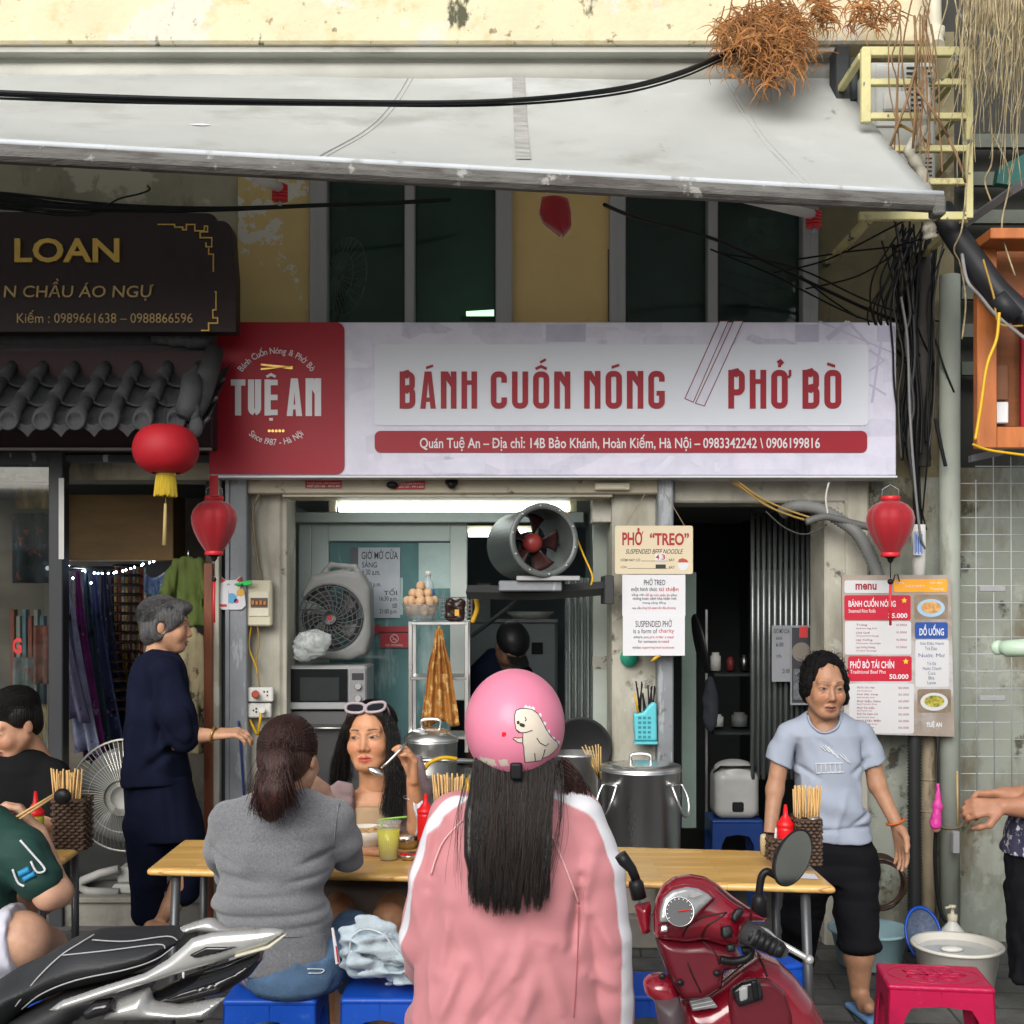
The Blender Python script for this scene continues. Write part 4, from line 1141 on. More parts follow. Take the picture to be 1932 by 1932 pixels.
# ===== YELLOW CAGE, AIR CONDITIONER, PIPES
m_ycage=mat('chipped_yellow_paint',(.52,.48,.24),.6,var=.12,vs=6,bump=.3,bs=60,dirt=[((.035,.055,.075),.95,9,.60,.62),((.20,.14,.06),.7,6,.62,.68)])
YC=5.35
CG=thing('bracket_cage','chipped yellow steel cage holding the air conditioner beside the awning','cage',(X(1725,YC),YC,Z(410,YC)))
def cb(u0,u1,v0,v1,Y=YC,d=.03):mb=MB();plate(mb,u0,u1,v0,v1,Y,d,.003);obj('bar',mb,m_ycage,CG)
cb(1622,1640,95,235);cb(1819,1832,95,415);cb(1624,1832,93,110,YC+.032);cb(1560,1600,455,475,YC+.4)if False else None
for v in(159,223,284,346):cb(1640,1820,v-6,v+6)
cb(1618,1820,403,418)
for u,v in((1630,100),(1825,100),(1640,410),(1825,410)):
 mb=MB();mb.bx(X(u,YC)-.015,X(u,YC)+.015,YC+.031,6.1,Z(v,YC)-.015,Z(v,YC)+.015,.003);obj('bar',mb,m_ycage,CG)
mb=MB();mb.tube([W(1640,415,YC),W(1585,478,6.0)],.024,4);obj('strut',mb,m_ycage,CG)
for v in(130,200,270):
 mb=MB();mb.tube([W(1770,v+60,5.9),W(1822,v,5.5)],.016,4);obj('strut',mb,m_ycage,CG)
YAC=5.5
AC=thing('air_conditioner','off white outdoor air conditioner unit inside the yellow cage','air conditioner',(X(1700,YAC),YAC+.2,Z(352,YAC)))
m_acw=mat('aged_white_metal',(.40,.41,.38),.55,var=.1,vs=5,dirt=[((.12,.12,.10),.7,4,.55,.7)])
mb=MB();mb.bx(X(1640,YAC),X(1766,YAC),YAC,YAC+.3,Z(352,YAC),Z(116,YAC),.012);obj('casing',mb,m_acw,AC)
mb=MB();mb.bx(X(1652,YAC),X(1700,YAC),YAC-.012,YAC,Z(240,YAC),Z(124,YAC),.004);mb.bx(X(1664,YAC),X(1716,YAC),YAC-.03,YAC,Z(213,YAC),Z(176,YAC),.008);obj('service_cover',mb,mat('ac_cover',(.46,.47,.45),.5,var=.06),AC)
for k in range(9):
 mb=MB();mb.bx(X(1710,YAC),X(1758,YAC),YAC-.006,YAC,Z(130+k*10,YAC),Z(127+k*10,YAC));obj('louvre',mb,m_dark,AC)
for k in range(6):
 mb=MB();mb.bx(X(1745,YAC),X(1758,YAC),YAC-.005,YAC,Z(300+k*8,YAC),Z(298+k*8,YAC));obj('louvre',mb,m_dark,AC)
m_lag=mat('pipe_lagging',(.42,.40,.33),.8,var=.2,vs=12,bump=.5,bs=40,dirt=[((.14,.12,.09),.7,8,.56,.66)])
mb=MB();P=catmull([W(1735,130,5.3),W(1746,165,5.28),W(1748,205,5.28),W(1738,250,5.28),W(1716,285,5.27),W(1738,325,5.3),W(1750,380,5.33),W(1752,420,5.36),W(1755,450,5.38)],6)
mb.tube(P,[.018+.012*(i/len(P))+.004*math.sin(i*1.9)for i in range(len(P))],10);one('lagged_pipe',mb,m_lag,'dirty white lagged pipe winding down through the yellow cage','pipe')
m_pvc=mat('old_pvc',(.55,.52,.40),.5,var=.1,dirt=[((.2,.18,.12),.6,6,.58,.68)])
mb=MB();mb.tube(catmull([W(1762,-60,5.7),W(1762,20,5.7),W(1764,62,5.7),W(1768,88,5.6)],5),.034,14);mb.lathe([(.036,-.03),(.042,-.028),(.042,.03),(.036,.032)],W(1765,66,5.68),None,16);one('drain_spout',mb,m_pvc,'short cream pvc drain spout above the yellow cage','pipe')
cable([(1806,20,5.5),(1830,60,5.4),(1832,95,5.35),(1810,115,5.3),(1800,100,5.3)],.006,'thin grey hose curling over the top of the yellow cage',m_cableg,cat='hose')
cable([(1690,232,5.4),(1725,250,5.35),(1765,280,5.4)],.007,'short mustard yellow cable behind the cage rungs',mat('mustard',(.30,.18,.03),.5))
mb=MB();mb.bx(X(1575,5.75),X(1600,5.75),5.72,5.85,Z(205,5.75),Z(90,5.75),.004);mb.tube([W(1610,110,5.7),W(1612,190,5.7)],.018,8);one('wall_bracket',mb,m_dark,'dark steel wall bracket at the end of the awning roller','bracket')
# ===== DRY FERN, ROOTS
m_fern=mat('dry_fern',(.33,.145,.045),.8,var=.6,vs=20,dirt=[((.12,.05,.02),.8,9,.52,.62),((.50,.30,.11),.7,12,.58,.66)])
m_fern2=mat('dry_fern_stem',(.22,.09,.03),.8,var=.3)
FR=thing('dry_fern','dead rusty brown fern clump hanging from the balcony over the awning','plant',W(1440,90,5.55))
mb=MB();ms=MB();rf=random.Random(11)
def frond(u0,v0,u1,v1,Y):
 mid=((u0+u1)/2+rf.uniform(-18,18),(v0+v1)/2-rf.uniform(-5,12))
 P=catmull([W(u0,v0,5.7),W(mid[0],mid[1],(Y+5.7)/2-.05),W(u1,v1,Y)],8)
 ms.tube(P,.0035,4)
 for i in range(3,len(P)):
  for sd in(-1,1):
   if rf.random()<.45:continue
   L_=rf.uniform(.03,.10);a=rf.uniform(0,6.28)
   d=Vector((sd*rf.uniform(.4,1),rf.uniform(-.8,.5),rf.uniform(-.9,.3))).normalized()
   q=[P[i]];cur=d.copy()
   for s_ in range(6):
    q.append(q[-1]+cur*L_/4)
    cur=(Matrix.Rotation(rf.uniform(-.15,.75)*sd,3,Vector((rf.uniform(-.4,.4),1,rf.uniform(-.4,.4))).normalized())@cur)
   mb.tube(q,[.0042,.004,.0036,.003,.0024,.0018,.001],3,flat=.5)
for k in range(88):
 u1=rf.gauss(1440,46)if k%4 else rf.uniform(1345,1540);u1=min(max(u1,1338),1545);mx_=165-abs(u1-1445)*.28
 v1=rf.uniform(55,mx_)
 frond(1440+(u1-1440)*.7+rf.uniform(-25,25),rf.uniform(-10,45),u1,v1,rf.uniform(5.3,5.65))
for k in range(16):
 u1=rf.uniform(1530,1690);frond(u1-rf.uniform(-10,40),-5,u1,rf.uniform(25,58),5.62)
obj('fronds',mb,m_fern,FR);obj('stems',ms,m_fern2,FR)
m_root=mat('pale_roots',(.34,.28,.16),.85,var=.6,vs=14,dirt=[((.12,.09,.05),.8,7,.5,.64)])
mb=MB()
for k in range(150):
 u0=rf.uniform(1815,1990)if k%4 else rf.uniform(1780,1990);L_=rf.uniform(110,250)if k%5 else rf.uniform(250,380)
 Y=rf.uniform(5.0,5.5);dr=rf.uniform(-35,5)
 P=[W(u0+dr*(s_/6)**1.5+rf.uniform(-3,3)*s_**.5,-25+L_*s_/6,Y-.02*s_)for s_ in range(7)]
 mb.tube(catmull(P,3),[.0035*(1-.7*i/18)for i in range(19)],4)
one('hanging_roots',mb,m_root,'curtain of dry straw coloured roots hanging beside the yellow cage','plant')
mb=MB()
for k in range(14):
 u0=rf.uniform(1690,1760);v0=rf.uniform(20,120);P=[(u0,v0-60,5.25)]
 for s_ in range(6):P.append((P[-1][0]+rf.uniform(-14,14),P[-1][1]+rf.uniform(25,60),5.22))
 mb.tube(catmull([W(*p)for p in P],3),.0035,4)
for(a,b_)in(((1725,30),(1727,160)),((1727,130),(1680,275)),((1728,165),(1790,260)),((1790,260),(1822,345)),((1725,150),(1722,280)),((1735,100),(1690,250))):
 mb.tube([W(a[0],a[1],5.2),W((a[0]+b_[0])/2+3,(a[1]+b_[1])/2,5.18),W(b_[0],b_[1],5.2)],.006,5)
one('aerial_roots',mb,mat('brown_root',(.20,.12,.06),.8,var=.3),'thin brown aerial roots dangling in front of the yellow cage','plant')
for k,pts in enumerate(([(1835,240,5.2),(1825,330,5.2),(1815,430,5.2),(1800,470,5.25),(1812,500,5.3),(1822,570,5.3),(1815,640,5.35)],[(1870,250,5.3),(1905,330,5.3),(1890,430,5.3),(1915,520,5.3)],[(1868,200,5.3),(1872,300,5.3),(1858,340,5.3),(1870,380,5.3)])):
 mb=MB();mb.tube(catmull([W(*p)for p in pts],6),.004,5);one('root',mb,m_root,['long thin root dangling down to the orange wooden box','thin root dangling above the black rubber duct','short thin root hanging just beside the yellow cage'][k],'root')
 # ===== CABLE TANGLE AND PIPES ON THE RIGHT PILLAR
rf=random.Random(5)
mats_c=[m_cable,m_cable,m_cable,mat('dark_grey_cable',(.05,.05,.05),.5)]
for k in range(24):
 u0=rf.uniform(1688,1770);sp=rf.uniform(-12,12);Y=rf.uniform(5.78,6.02)
 pts=[(u0+rf.uniform(-30,30),rf.uniform(400,480),Y)]
 for v in(560,660,760,850):pts.append((1722+(u0-1722)*(1.1-(v-500)/900)+rf.uniform(-9,9),v+rf.uniform(-20,20),Y))
 if k%3==0:pts.append((1735+rf.uniform(-14,14),1000,5.98))
 cable(pts,rf.choice((.004,.005,.007,.009)),'black cable in the vertical tangle right of the shop sign',rf.choice(mats_c),'cable tangle on the right pillar')
for k in range(10):
 a=rf.uniform(1700,1770);pts=[(a,430,5.85),(a-rf.uniform(20,60),520,5.8),(a-rf.uniform(30,80),600,5.85),(a-rf.uniform(0,30),690,5.95)]
 cable(pts,.0045,'black cable looping out of the tangle right of the shop sign',m_cable,'cable loops by the right pillar')
cable([(1700,560,5.7),(1712,640,5.7),(1716,760,5.7),(1722,860,5.7),(1735,1000,5.75),(1745,1035,5.8)],.006,'pale grey cable hanging straight down beside the tangle',m_cableg)
cable([(1815,480,5.3),(1825,530,5.2),(1850,560,5.2),(1880,595,5.2),(1935,640,5.2)],.008,'grey cable curving past the orange wooden box',m_cableg)
cable([(1885,590,5.1),(1880,640,5.1),(1862,690,5.1),(1850,770,5.1),(1840,830,5.1)],.007,'bright yellow cable hanging over the orange wooden box',m_cabley)
cable([(1835,838,5.2),(1870,850,5.2),(1960,862,5.2)],.006,'bright yellow cable running along under the orange wooden box',m_cabley)
cable([(1855,490,5.25),(1875,560,5.2),(1885,610,5.2),(1930,615,5.2)],.005,'thin mustard cable looping over the wooden box',mat('mustard',(.3,.18,.03),.5))
cable([(1765,640,5.85),(1780,690,5.85),(1800,740,5.85)],.005,'thin black wire crossing the grey green drain pipe',m_cable)
cable([(1765,790,5.8),(1775,840,5.8),(1784,880,5.8)],.009,'short thick black stub of cable beside the drain pipe',m_cable)
mb=MB();mb.tube([W(1742,480,5.95),W(1742,880,5.95)],.035,12);one('drain_pipe',mb,mat('dark_pipe',(.06,.055,.05),.7,var=.3),'dark grimy vertical pipe behind the cable tangle','pipe')
m_bigpipe=mat('grey_green_pipe',(.30,.325,.28),.6,var=.1,vs=3,dirt=[((.12,.11,.07),.6,3,.58,.7,(2,2,.5))])
YP_=5.9;pr=S(19,YP_)
mb=MB();mb.tube([(X(1792,YP_),YP_,0),(X(1792,YP_),YP_,Z(520,YP_))],pr,28);dpi=thing('drain_pipe','thick grey green drain pipe standing in front of the wire grid wall','pipe',(X(1792,YP_),YP_,0));obj('pipe',mb,m_bigpipe,dpi)
mb=MB();mb.torus=None
mb.tube([(X(1792,YP_)+(pr+.004)*math.cos(a),YP_+(pr+.004)*math.sin(a),Z(1555,YP_)-.012*math.cos(a+2))for a in[k*math.pi/12 for k in range(24)]],.007,6,closed=True);obj('wire_tie',mb,mat('rusty_wire',(.16,.13,.09),.8),dpi)
mb=MB();mb.bx(X(1800,5.75),X(1813,5.75),5.76,5.8,Z(1612,5.75),Z(1570,5.75),.004);obj('clip',mb,m_alu,dpi)
mb=MB();mb.tube([W(1806,1455,5.75),W(1807,1560,5.75)],.005,6);one('bamboo_stick',mb,mat('bamboo',(.45,.30,.12),.6),'thin bamboo stick leaning on the thick drain pipe','stick')
mb=MB();P=[(X(1752,5.95),5.95,z)for z in(0,Z(1530,5.95),Z(1395,5.95),Z(1300,5.95))];mb.tube(P,.036,16)
for v in(1530,1470):mb.lathe([(.037,-.005),(.040,-.003),(.040,.003),(.037,.005)],W(1752,v,5.95),None,18)
one('drain_pipe',mb,mat('brown_pipe',(.30,.25,.17),.7,var=.25,vs=5,dirt=[((.06,.045,.03),.9,4,.5,.64,(2,2,.6))]),'dirty tan drain pipe next to the ribbed hose','pipe')
mb=MB();P=[];rs=[]
for k in range(150):
 z=.03+(Z(1350,5.85)-.03)*k/149;P.append((X(1725,5.85),5.85,z));rs.append(.026 if k%2 else .034)
mb.tube(P,rs,16);one('ribbed_hose',mb,mat('black_ribbed',(.02,.022,.022),.5,spec=.3,var=.15),'black ribbed hose standing below the menu board','hose')
mb=MB();mb.tube([W(1733,990,5.85),W(1733,1100,5.85)],.033,20);tp=thing('pvc_pipe','white pvc pipe stub with a blue printed sticker','pipe',W(1733,1100,5.85));obj('pipe',mb,mat('white_pvc',(.66,.66,.62),.4,var=.05),tp)
mb=MB();mb.bx(X(1724,5.78),X(1742,5.78),5.784,5.788,Z(1047,5.78),Z(1002,5.78));st=obj('sticker',mb,mat('sticker_pale',(.55,.6,.68),.5),tp)
mb=MB()
for k in range(5):mb.bx(X(1726+3.2*k,5.78),X(1727.8+3.2*k,5.78),5.7815,5.7838,Z(1045-3*(k%2),5.78),Z(1004+4*(k%3),5.78))
obj('blue_print',mb,mat('sticker_blue',(.03,.12,.42),.5),st)
mb=MB();P=catmull([W(1475,968,6.0),W(1500,955,5.95),W(1545,960,5.93),W(1590,985,5.92),W(1620,1010,5.9),W(1645,1055,5.88),W(1660,1100,5.86)],14)
mb.tube(P,[.034 if k%2 else .028 for k in range(len(P))],12);one('flexible_duct',mb,mat('grey_duct',(.16,.165,.16),.6,var=.2),'grey ribbed flexible duct crossing above the dark doorway','duct')
mb=MB();P=catmull([W(1520,985,5.9),W(1560,975,5.9),W(1620,990,5.9),W(1690,1000,5.9),W(1695,960,5.9)],8);mb.tube(P,.018,10);one('conduit',mb,mat('grey_conduit',(.12,.12,.115),.6),'dark grey conduit bending along above the lantern by the menu board','pipe')
for k,pts in enumerate(([(1378,908,5.93),(1420,935,5.93),(1470,965,5.93),(1530,985,5.93)],[(1385,908,5.92),(1440,950,5.92),(1490,972,5.92),(1545,988,5.92)],[(1392,908,5.91),(1430,936,5.91),(1480,960,5.91),(1540,980,5.91)])):
 cable(pts,.0055,'mustard yellow cable sloping under the right lintel',mat('mustard2',(.32,.21,.06),.5),'yellow cables under the right lintel')
cable([(1445,965,5.93),(1480,995,5.93),(1520,1008,5.93),(1560,990,5.93)],.004,'thin dark wire drooping under the flexible duct',mats_c[3])
cable([(1564,910,5.9),(1558,940,5.9),(1563,975,5.9)],.005,'short white cord hanging from the right lintel',mat('white_cord',(.55,.55,.5),.5))
m_wood=mat('orange_wood',(.42,.13,.035),.45,var=.25,vs=5,stretch=(3,3,.6),coat=.2,dirt=[((.20,.05,.015),.7,5,.55,.7,(3,3,.4))])
YO=5.45
WB=thing('wooden_signbox','orange varnished wooden box frame hung under the black rubber duct','box',(X(1890,YO),YO,Z(850,YO)))
def wb(name,u0,u1,v0,v1,dY,m,d=.03):mb=MB();plate(mb,u0,u1,v0,v1,YO+dY,d,.004);obj(name,mb,m,WB)
wb('side_board',1836,1873,468,848,0,m_wood,.05);wb('bottom_board',1873,2100,808,848,.004,m_wood,.05);wb('back_board',1873,2100,470,808,.12,mat('dark_orange_wood',(.22,.075,.025),.5,var=.25,vs=6,stretch=(1,1,4)),.04)
wb('top_board',1836,2100,455,475,.0,m_wood,.2);wb('pale_inset',1874,1898,760,800,.06,mat('milky_panel',(.66,.68,.68),.4));wb('shelf',1873,1898,690,757,.05,mat('brown_wood',(.18,.07,.03),.5,var=.3));wb('red_edge',1922,1940,560,808,.03,m_sred)  # the small inset is a plain pale milky colour
mb=MB();mb.tube(catmull([W(1775,395,5.5),W(1800,440,5.45),W(1850,510,5.35),W(1890,560,5.3),W(1960,620,5.25)],6),.055,18);mb.tube([W(1880,560,5.2),W(1915,600,5.2)],.04,12);one('rubber_duct',mb,mat('black_rubber',(.018,.019,.022),.5,var=.3,spec=.25),'thick black rubber duct slanting above the orange wooden box','duct')
mb=MB();mb.prism([(X(u,5.7),Z(v,5.7))for u,v in((1885,315),(1990,260),(1990,360),(1880,345))],(0,5.7,0),XA,ZA,(0,.05,0));one('teal_panel',mb,mat('teal_paint',(.03,.14,.12),.5,var=.2),'dark teal painted metal panel under the hanging straw coloured roots','panel')
mb=MB();mb.tube([W(1800,437,5.75),W(1908,360,5.5),W(1990,310,5.4)],.022,4);one('steel_strut',mb,mat('grey_strut',(.16,.165,.17),.5,metal=.3),'grey steel strut slanting up behind the black rubber duct','strut')
mb=MB();mb.bx(X(1803,5.8),X(1862,5.8),5.6,5.64,Z(880,5.8),Z(868,5.8));
mb.V=[(x,y,z+(x-X(1803,5.8))*.22)for x,y,z in mb.V];one('steel_bracket',mb,mat('grey_strut',(.16,.165,.17),.5,metal=.3),'grey slotted steel bracket under the orange wooden box','bracket')
# ===== SHOP FITTINGS AND KITCHEN
m_tube=mat('lit_tube',(1,1,1),.3,var=0,emit=(.92,1,.97),es=5.0)
m_stl=mat('stainless_steel',(.70,.70,.69),.30,metal=1.,var=.08,vs=6,stretch=(1,1,.2),rvar=.12)
m_stld=mat('brushed_steel',(.36,.36,.35),.35,metal=1.,var=.2,vs=5)
m_whitepl=mat('white_plastic',(.62,.62,.58),.4,var=.05)
m_cre=mat('cream_plastic',(.55,.51,.38),.4,var=.06)
m_paper=mat('white_paper',(.60,.60,.63),.7,var=.02)
m_ink=mat('dark_ink',(.03,.03,.035),.6)
m_inkr=mat('red_ink',(.42,.03,.03),.6)
m_glass=mat('window_glass',(.8,.86,.84),.03,var=0,trans=1.,rvar=0)
def lines(mb,rows,Y):
 for s,u0,u1,v0,v1,*b in rows:text(mb,s,u0,u1,v0,v1,Y,bold=b[0]if b else 0)
for(u0,u1,v0,v1,Y,lb)in((640,1072,950,966,6.35,'long lit fluorescent tube lamp over the kitchen hatch'),(884,1000,1000,1013,8.0,'short lit fluorescent lamp deeper inside the kitchen')):
 t=thing('tube_lamp',lb,'lamp',W((u0+u1)/2,v0,Y))
 mb=MB();plate(mb,u0-18,u1+16,v0-8,v1-8,Y+.05,.05,.004);plate(mb,u0-18,u0-4,v0-6,v1+1,Y,.03,.003);plate(mb,u1+2,u1+16,v0-6,v1+1,Y,.03,.003);obj('fitting',mb,m_cre,t)
 mb=MB();r_=S((v1-v0)/2,Y);mb.tube([W(u0,(v0+v1)/2,Y-.02),W(u1,(v0+v1)/2,Y-.02)],r_,14);obj('tube',mb,m_tube,t)
for(u0,u1,v0,v1,tilt)in((576,645,906,921,0),(736,802,907,923,5)):
 t=thing('sticker','red printed sticker on the lintel, '+('straight and untorn' if u0<700 else 'slanted and torn'),'sticker',W(u0,v1,5.97))
 mb=MB();face_poly(mb,[(u0,v0+tilt),(u1,v0),(u1-1,v1),(u0+tilt,v1)],5.974,.001);obj('paper',mb,m_inkr,t)
 mb=MB()
 for k in range(2):text(mb,('THUÊ NHÀ LÀM NHANH','0987.204.168 - 0912.403')[k],u0+3,u1-3,v0+3+6*k,v0+7.5+6*k,5.9725,bold=.01)
 obj('print',mb,m_paper,t)
mb=MB();plate(mb,1122,1188,911,925,5.97,.02,.004);plate(mb,1128,1180,914,922,5.949,.004);one('lamp_fitting',mb,m_cre,'small cream lamp fitting on the lintel above the cream hanging board','fitting')
mb=MB();mb.sphere(W(852,914,5.95),.022,14);mb.box(W(852,909,5.97),(.06,.02,.03),.004);one('camera_dome',mb,m_blk,'small black security camera on the lintel','camera')
mb=MB();mb.sphere(W(740,915,5.96),(.03,.015,.018),12);one('cable_clip',mb,m_blk,'small black clip lump on the lintel beside the slanted sticker','clip')
YE=6.03
t=thing('breaker_box','cream electrical breaker box on the white pillar','breaker box',W(490,1182,YE))
mb=MB();plate(mb,463,516,1095,1181,YE,.055,.008);obj('casing',mb,m_cre,t)
mb=MB();plate(mb,470,508,1116,1163,YE-.0552,.006,.003);obj('door',mb,mat('cream_light',(.62,.58,.46),.4),t)
mb=MB();plate(mb,473,505,1128,1146,YE-.0614,.004);obj('switch_window',mb,mat('dark_window',(.12,.1,.08),.2),t)
for k in range(4):mb=MB();plate(mb,475+k*7.5,480+k*7.5,1133+k%2,1141,YE-.0656,.008,.001);obj('switch',mb,mat('orange_switch',(.5,.16,.03),.4),t)
t=thing('lucky_cat_card','white cat shaped payment card stuck to the steel post','card',W(433,1148,5.93))
mb=MB();yc=5.952
face_poly(mb,[(416,1105)]+[(418,1088),(426,1095)]+[(445,1094),(454,1087),(455,1105)]+arc((436,1108),20,0,60,4)[::-1]+[(462,1122),(464,1142),(456,1150),(418,1150),(410,1140),(412,1118)],yc,.004);obj('cat',mb,m_paper,t)
for P,m in(([(417,1100),(418,1089),(426,1096)],m_inkr),([(446,1095),(454,1088),(455,1100)],m_inkr),(arc((437,1129),10,0,360,12)[:-1],mat('sky_blue_print',(.10,.34,.55),.5)),(arc((454,1118),7.5,0,360,12)[:-1],mat('orange_print',(.65,.35,.04),.5)),(arc((446,1134),4.5,0,360,10)[:-1],mat('pink_print',(.62,.08,.2),.5))):
 mb=MB();face_poly(mb,P,yc-.0045,.0006);obj('printed_mark',mb,m,t)
mb=MB();face_poly(mb,rrect(406,431,1113,1147,2,3),yc-.0055,.0012);obj('payment_panel',mb,m_paper,t)
mb=MB();face_poly(mb,rrect(409,428,1140,1145,1,3),yc-.0068,.0004);obj('red_caption',mb,m_inkr,t)
mb=MB()
for a in(428,442):
 for qd in stroke2d([(a,1104),(a+3,1101.5),(a+6,1104)],1):face_poly(mb,qd,yc-.0045,.0005)
obj('eyes',mb,m_ink,t)
mb=MB();mb.tube([W(446,1103,5.94),W(462,1099,5.93),W(474,1098,5.93),W(474,1101,5.93),W(460,1103,5.93)],.008,6);one('clothes_peg',mb,mat('green_plastic',(.05,.62,.12),.4),'bright green plastic clip beside the lucky cat card','clip')
for(v,lb,red)in((1296,'upper cream power socket plate with a red plug',1),(1326,'lower cream power socket plate with a white plug and yellow cord',0)):
 t=thing('power_socket',lb,'socket',W(493,v+26,YE));u0=468 if red else 464
 mb=MB();plate(mb,u0,u0+50,v,v+27,YE,.04,.006);obj('plate',mb,m_whitepl,t)
 mb=MB()
 for a,b_ in((35,9),(35,16),(29,9))if red else((18,11),(18,17),(13,14)):plate(mb,u0+a,u0+a+3,v+b_-1.5,v+b_+2,YE-.0405,.001)
 obj('slots',mb,m_ink,t)
 mb=MB();mb.cyl(W(u0+(14 if red else 30),v+14,YE-.04),W(u0+(14 if red else 30),v+14,YE-.10),.020 if red else .016,.015,14);obj('plug',mb,mat('rust_red_plug',(.38,.06,.03),.4)if red else m_whitepl,t)
cable([(492,1345,5.93),(490,1365,5.92),(486,1385,5.95),(478,1372,6.0),(470,1355,6.02)],.007,'yellow cord looping from the lower power socket',m_cabley)
for k,pts in enumerate(([(467,1182,6.0),(462,1215,6.0),(452,1240,5.98),(448,1275,5.98)],[(474,1182,6.0),(470,1220,6.0),(482,1255,6.0),(486,1270,6.0)],[(486,1182,6.0),(489,1215,6.0),(484,1245,6.0),(490,1296,6.0)])):
 cable(pts,.0045,('dark blue wire','mustard wire','yellow and brown wire')[k]+' hanging out below the breaker box',[mat('blue_wire',(.02,.04,.16),.5),m_cabley,mat('mustard2',(.32,.21,.06),.5)][k])
cable([(490,930,6.0),(478,960,6.0),(479,1000,6.0),(485,1050,6.0),(494,1095,6.0)],.008,'brown grey cable running down the white pillar to the breaker box',mat('brown_cable',(.16,.13,.08),.5))
cable([(450,1360,5.94),(455,1420,5.94),(460,1500,5.94)],.006,'dark blue cable running down the steel post',mat('blue_wire',(.02,.04,.16),.5))
YG=6.75
GP=thing('glass_partition','white framed glass partition inside the kitchen hatch','partition',(X(730,YG),YG,.9))
m_wfr=mat('white_frame',(.42,.47,.45),.45,var=.06)
for(u0,u1,v0,v1)in((590,622,988,1450),(622,850,988,1022),(850,882,988,1320),(566,590,988,1450)):
 mb=MB();plate(mb,u0,u1,v0,v1,YG,.05 if u0!=850 else .052,.004);obj('frame',mb,m_wfr,GP)
mb=MB();plate(mb,535,1100,968,987,YG-.06,.08,.004);obj('head_rail',mb,m_wfr,GP)
mb=MB();plate(mb,622,850,1022,1450,YG-.015,.006);obj('pane',mb,mat('teal_glass',(.08,.17,.175),.1,var=.25,vs=3,spec=.5,dirt=[((.30,.40,.40),.8,2.2,.55,.66,(2,1,.5))]),GP)
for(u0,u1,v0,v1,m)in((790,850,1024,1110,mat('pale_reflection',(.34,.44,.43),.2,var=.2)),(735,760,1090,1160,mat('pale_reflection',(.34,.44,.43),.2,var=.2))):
 mb=MB();plate(mb,u0,u1,v0,v1,YG-.0215,.001);obj('painted_reflection',mb,m,GP)  # pale plates paint reflections onto the pane
YPp=YG-.03
PO=thing('poster','grey opening hours poster on the kitchen glass','poster',W(718,1166,YPp))
mb=MB();plate(mb,676,755,1033,1166,YPp,.002);plate(mb,661,676,1033,1166,YPp+.0006,.002,0,1);obj('sheet',mb,[mat('grey_sheet',(.33,.36,.40),.6),mat('dark_sheet',(.09,.09,.11),.6)],PO)
mb=MB();lines(mb,[('GIỜ MỞ CỬA',682,751,1036,1055,.01),('SÁNG',683,711,1058,1071,.01),('6:30 a.m.',683,717,1074,1085,.01),('tới',683,692,1086,1097,.01),('13:30 p.m.',683,719,1098,1109,.01),('TỐI',724,749,1110,1123,.01),('16:30 p.m.',716,750,1125,1136,.01),('tới',740,749,1137,1147,.01),('21:00 p.m.',716,750,1149,1160,.01)],YPp-.0026)
obj('print',mb,m_ink,PO)
YN=YG-.035
mb=MB();face_poly(mb,[(699,1187),(715,1176),(715,1182),(771,1182),(771,1192),(715,1192),(715,1198)],YN,.002);one('arrow_sign',mb,mat('dark_red_print',(.30,.02,.03),.5),'dark red arrow sign beside the big fan','sign')
NS=thing('no_smoking_sign','small dark red no smoking sign under the red arrow','sign',W(743,1222,YN))
mb=MB();plate(mb,718,770,1194,1222,YN,.002);obj('plate',mb,mat('dark_red_print',(.30,.02,.03),.5),NS)
mb=MB();mb.tube([W(744+7.5*math.cos(a),1205+7.5*math.sin(a),YN-.003)for a in[k*math.pi/10 for k in range(20)]],.0025,4,closed=True);mb.tube([W(739,1200,YN-.003),W(749,1210,YN-.003)],.002,4);mb.tube([W(740,1206,YN-.003),W(748,1206,YN-.003)],.002,4)
text(mb,'NO SMOKING',728,760,1215,1219.5,YN-.0025);obj('symbol',mb,mat('pale_pink_print',(.60,.42,.42),.5),NS)
YB2=6.3
BF=thing('box_fan','big grey industrial box fan standing on the microwave','fan',W(633,1250,YB2))
s_=SDF();pw=S(64,YB2)
s_.poly([(X(u,YB2),Z(v,YB2))for u,v in[(568,1120),(585,1085),(640,1074),(680,1080),(698,1110),(700,1200),(690,1235),(660,1246),(590,1244),(570,1225)]],(0,YB2+.10,0),(1,0,0),(0,0,1),.10,.03)
ctr=W(623,1166,YB2);s_.cone(ctr+Vector((0,-.1,0)),ctr+Vector((0,.13,0)),S(62,YB2),op='-',k=.01)
s_.chain([W(600,1092,YB2+.1),W(625,1066,YB2+.1),W(670,1070,YB2+.1),W(690,1100,YB2+.1)],[.016]*4,.01)
mb=MB();s_.to(mb,.008);obj('casing',mb,mat('fan_grey',(.20,.205,.20),.5,var=.08),BF)
mb=MB()
for k in range(6):mb.tube([ctr+Vector((r_*math.cos(a),.0,r_*math.sin(a)))for r_ in[S(60-9*k,YB2)]for a in[q*math.pi/18 for q in range(36)]],.003,4,closed=True)
for k in range(22):
 a=k*2*math.pi/22;mb.tube([ctr+Vector((r_*math.cos(a+tw),-.004,r_*math.sin(a+tw)))for r_,tw in((.035,0),(.08,.25),(.12,.45),(S(61,YB2),.6))],.003,4)
obj('grille',mb,mat('grille_grey',(.10,.105,.105),.5),BF)
mb=MB()
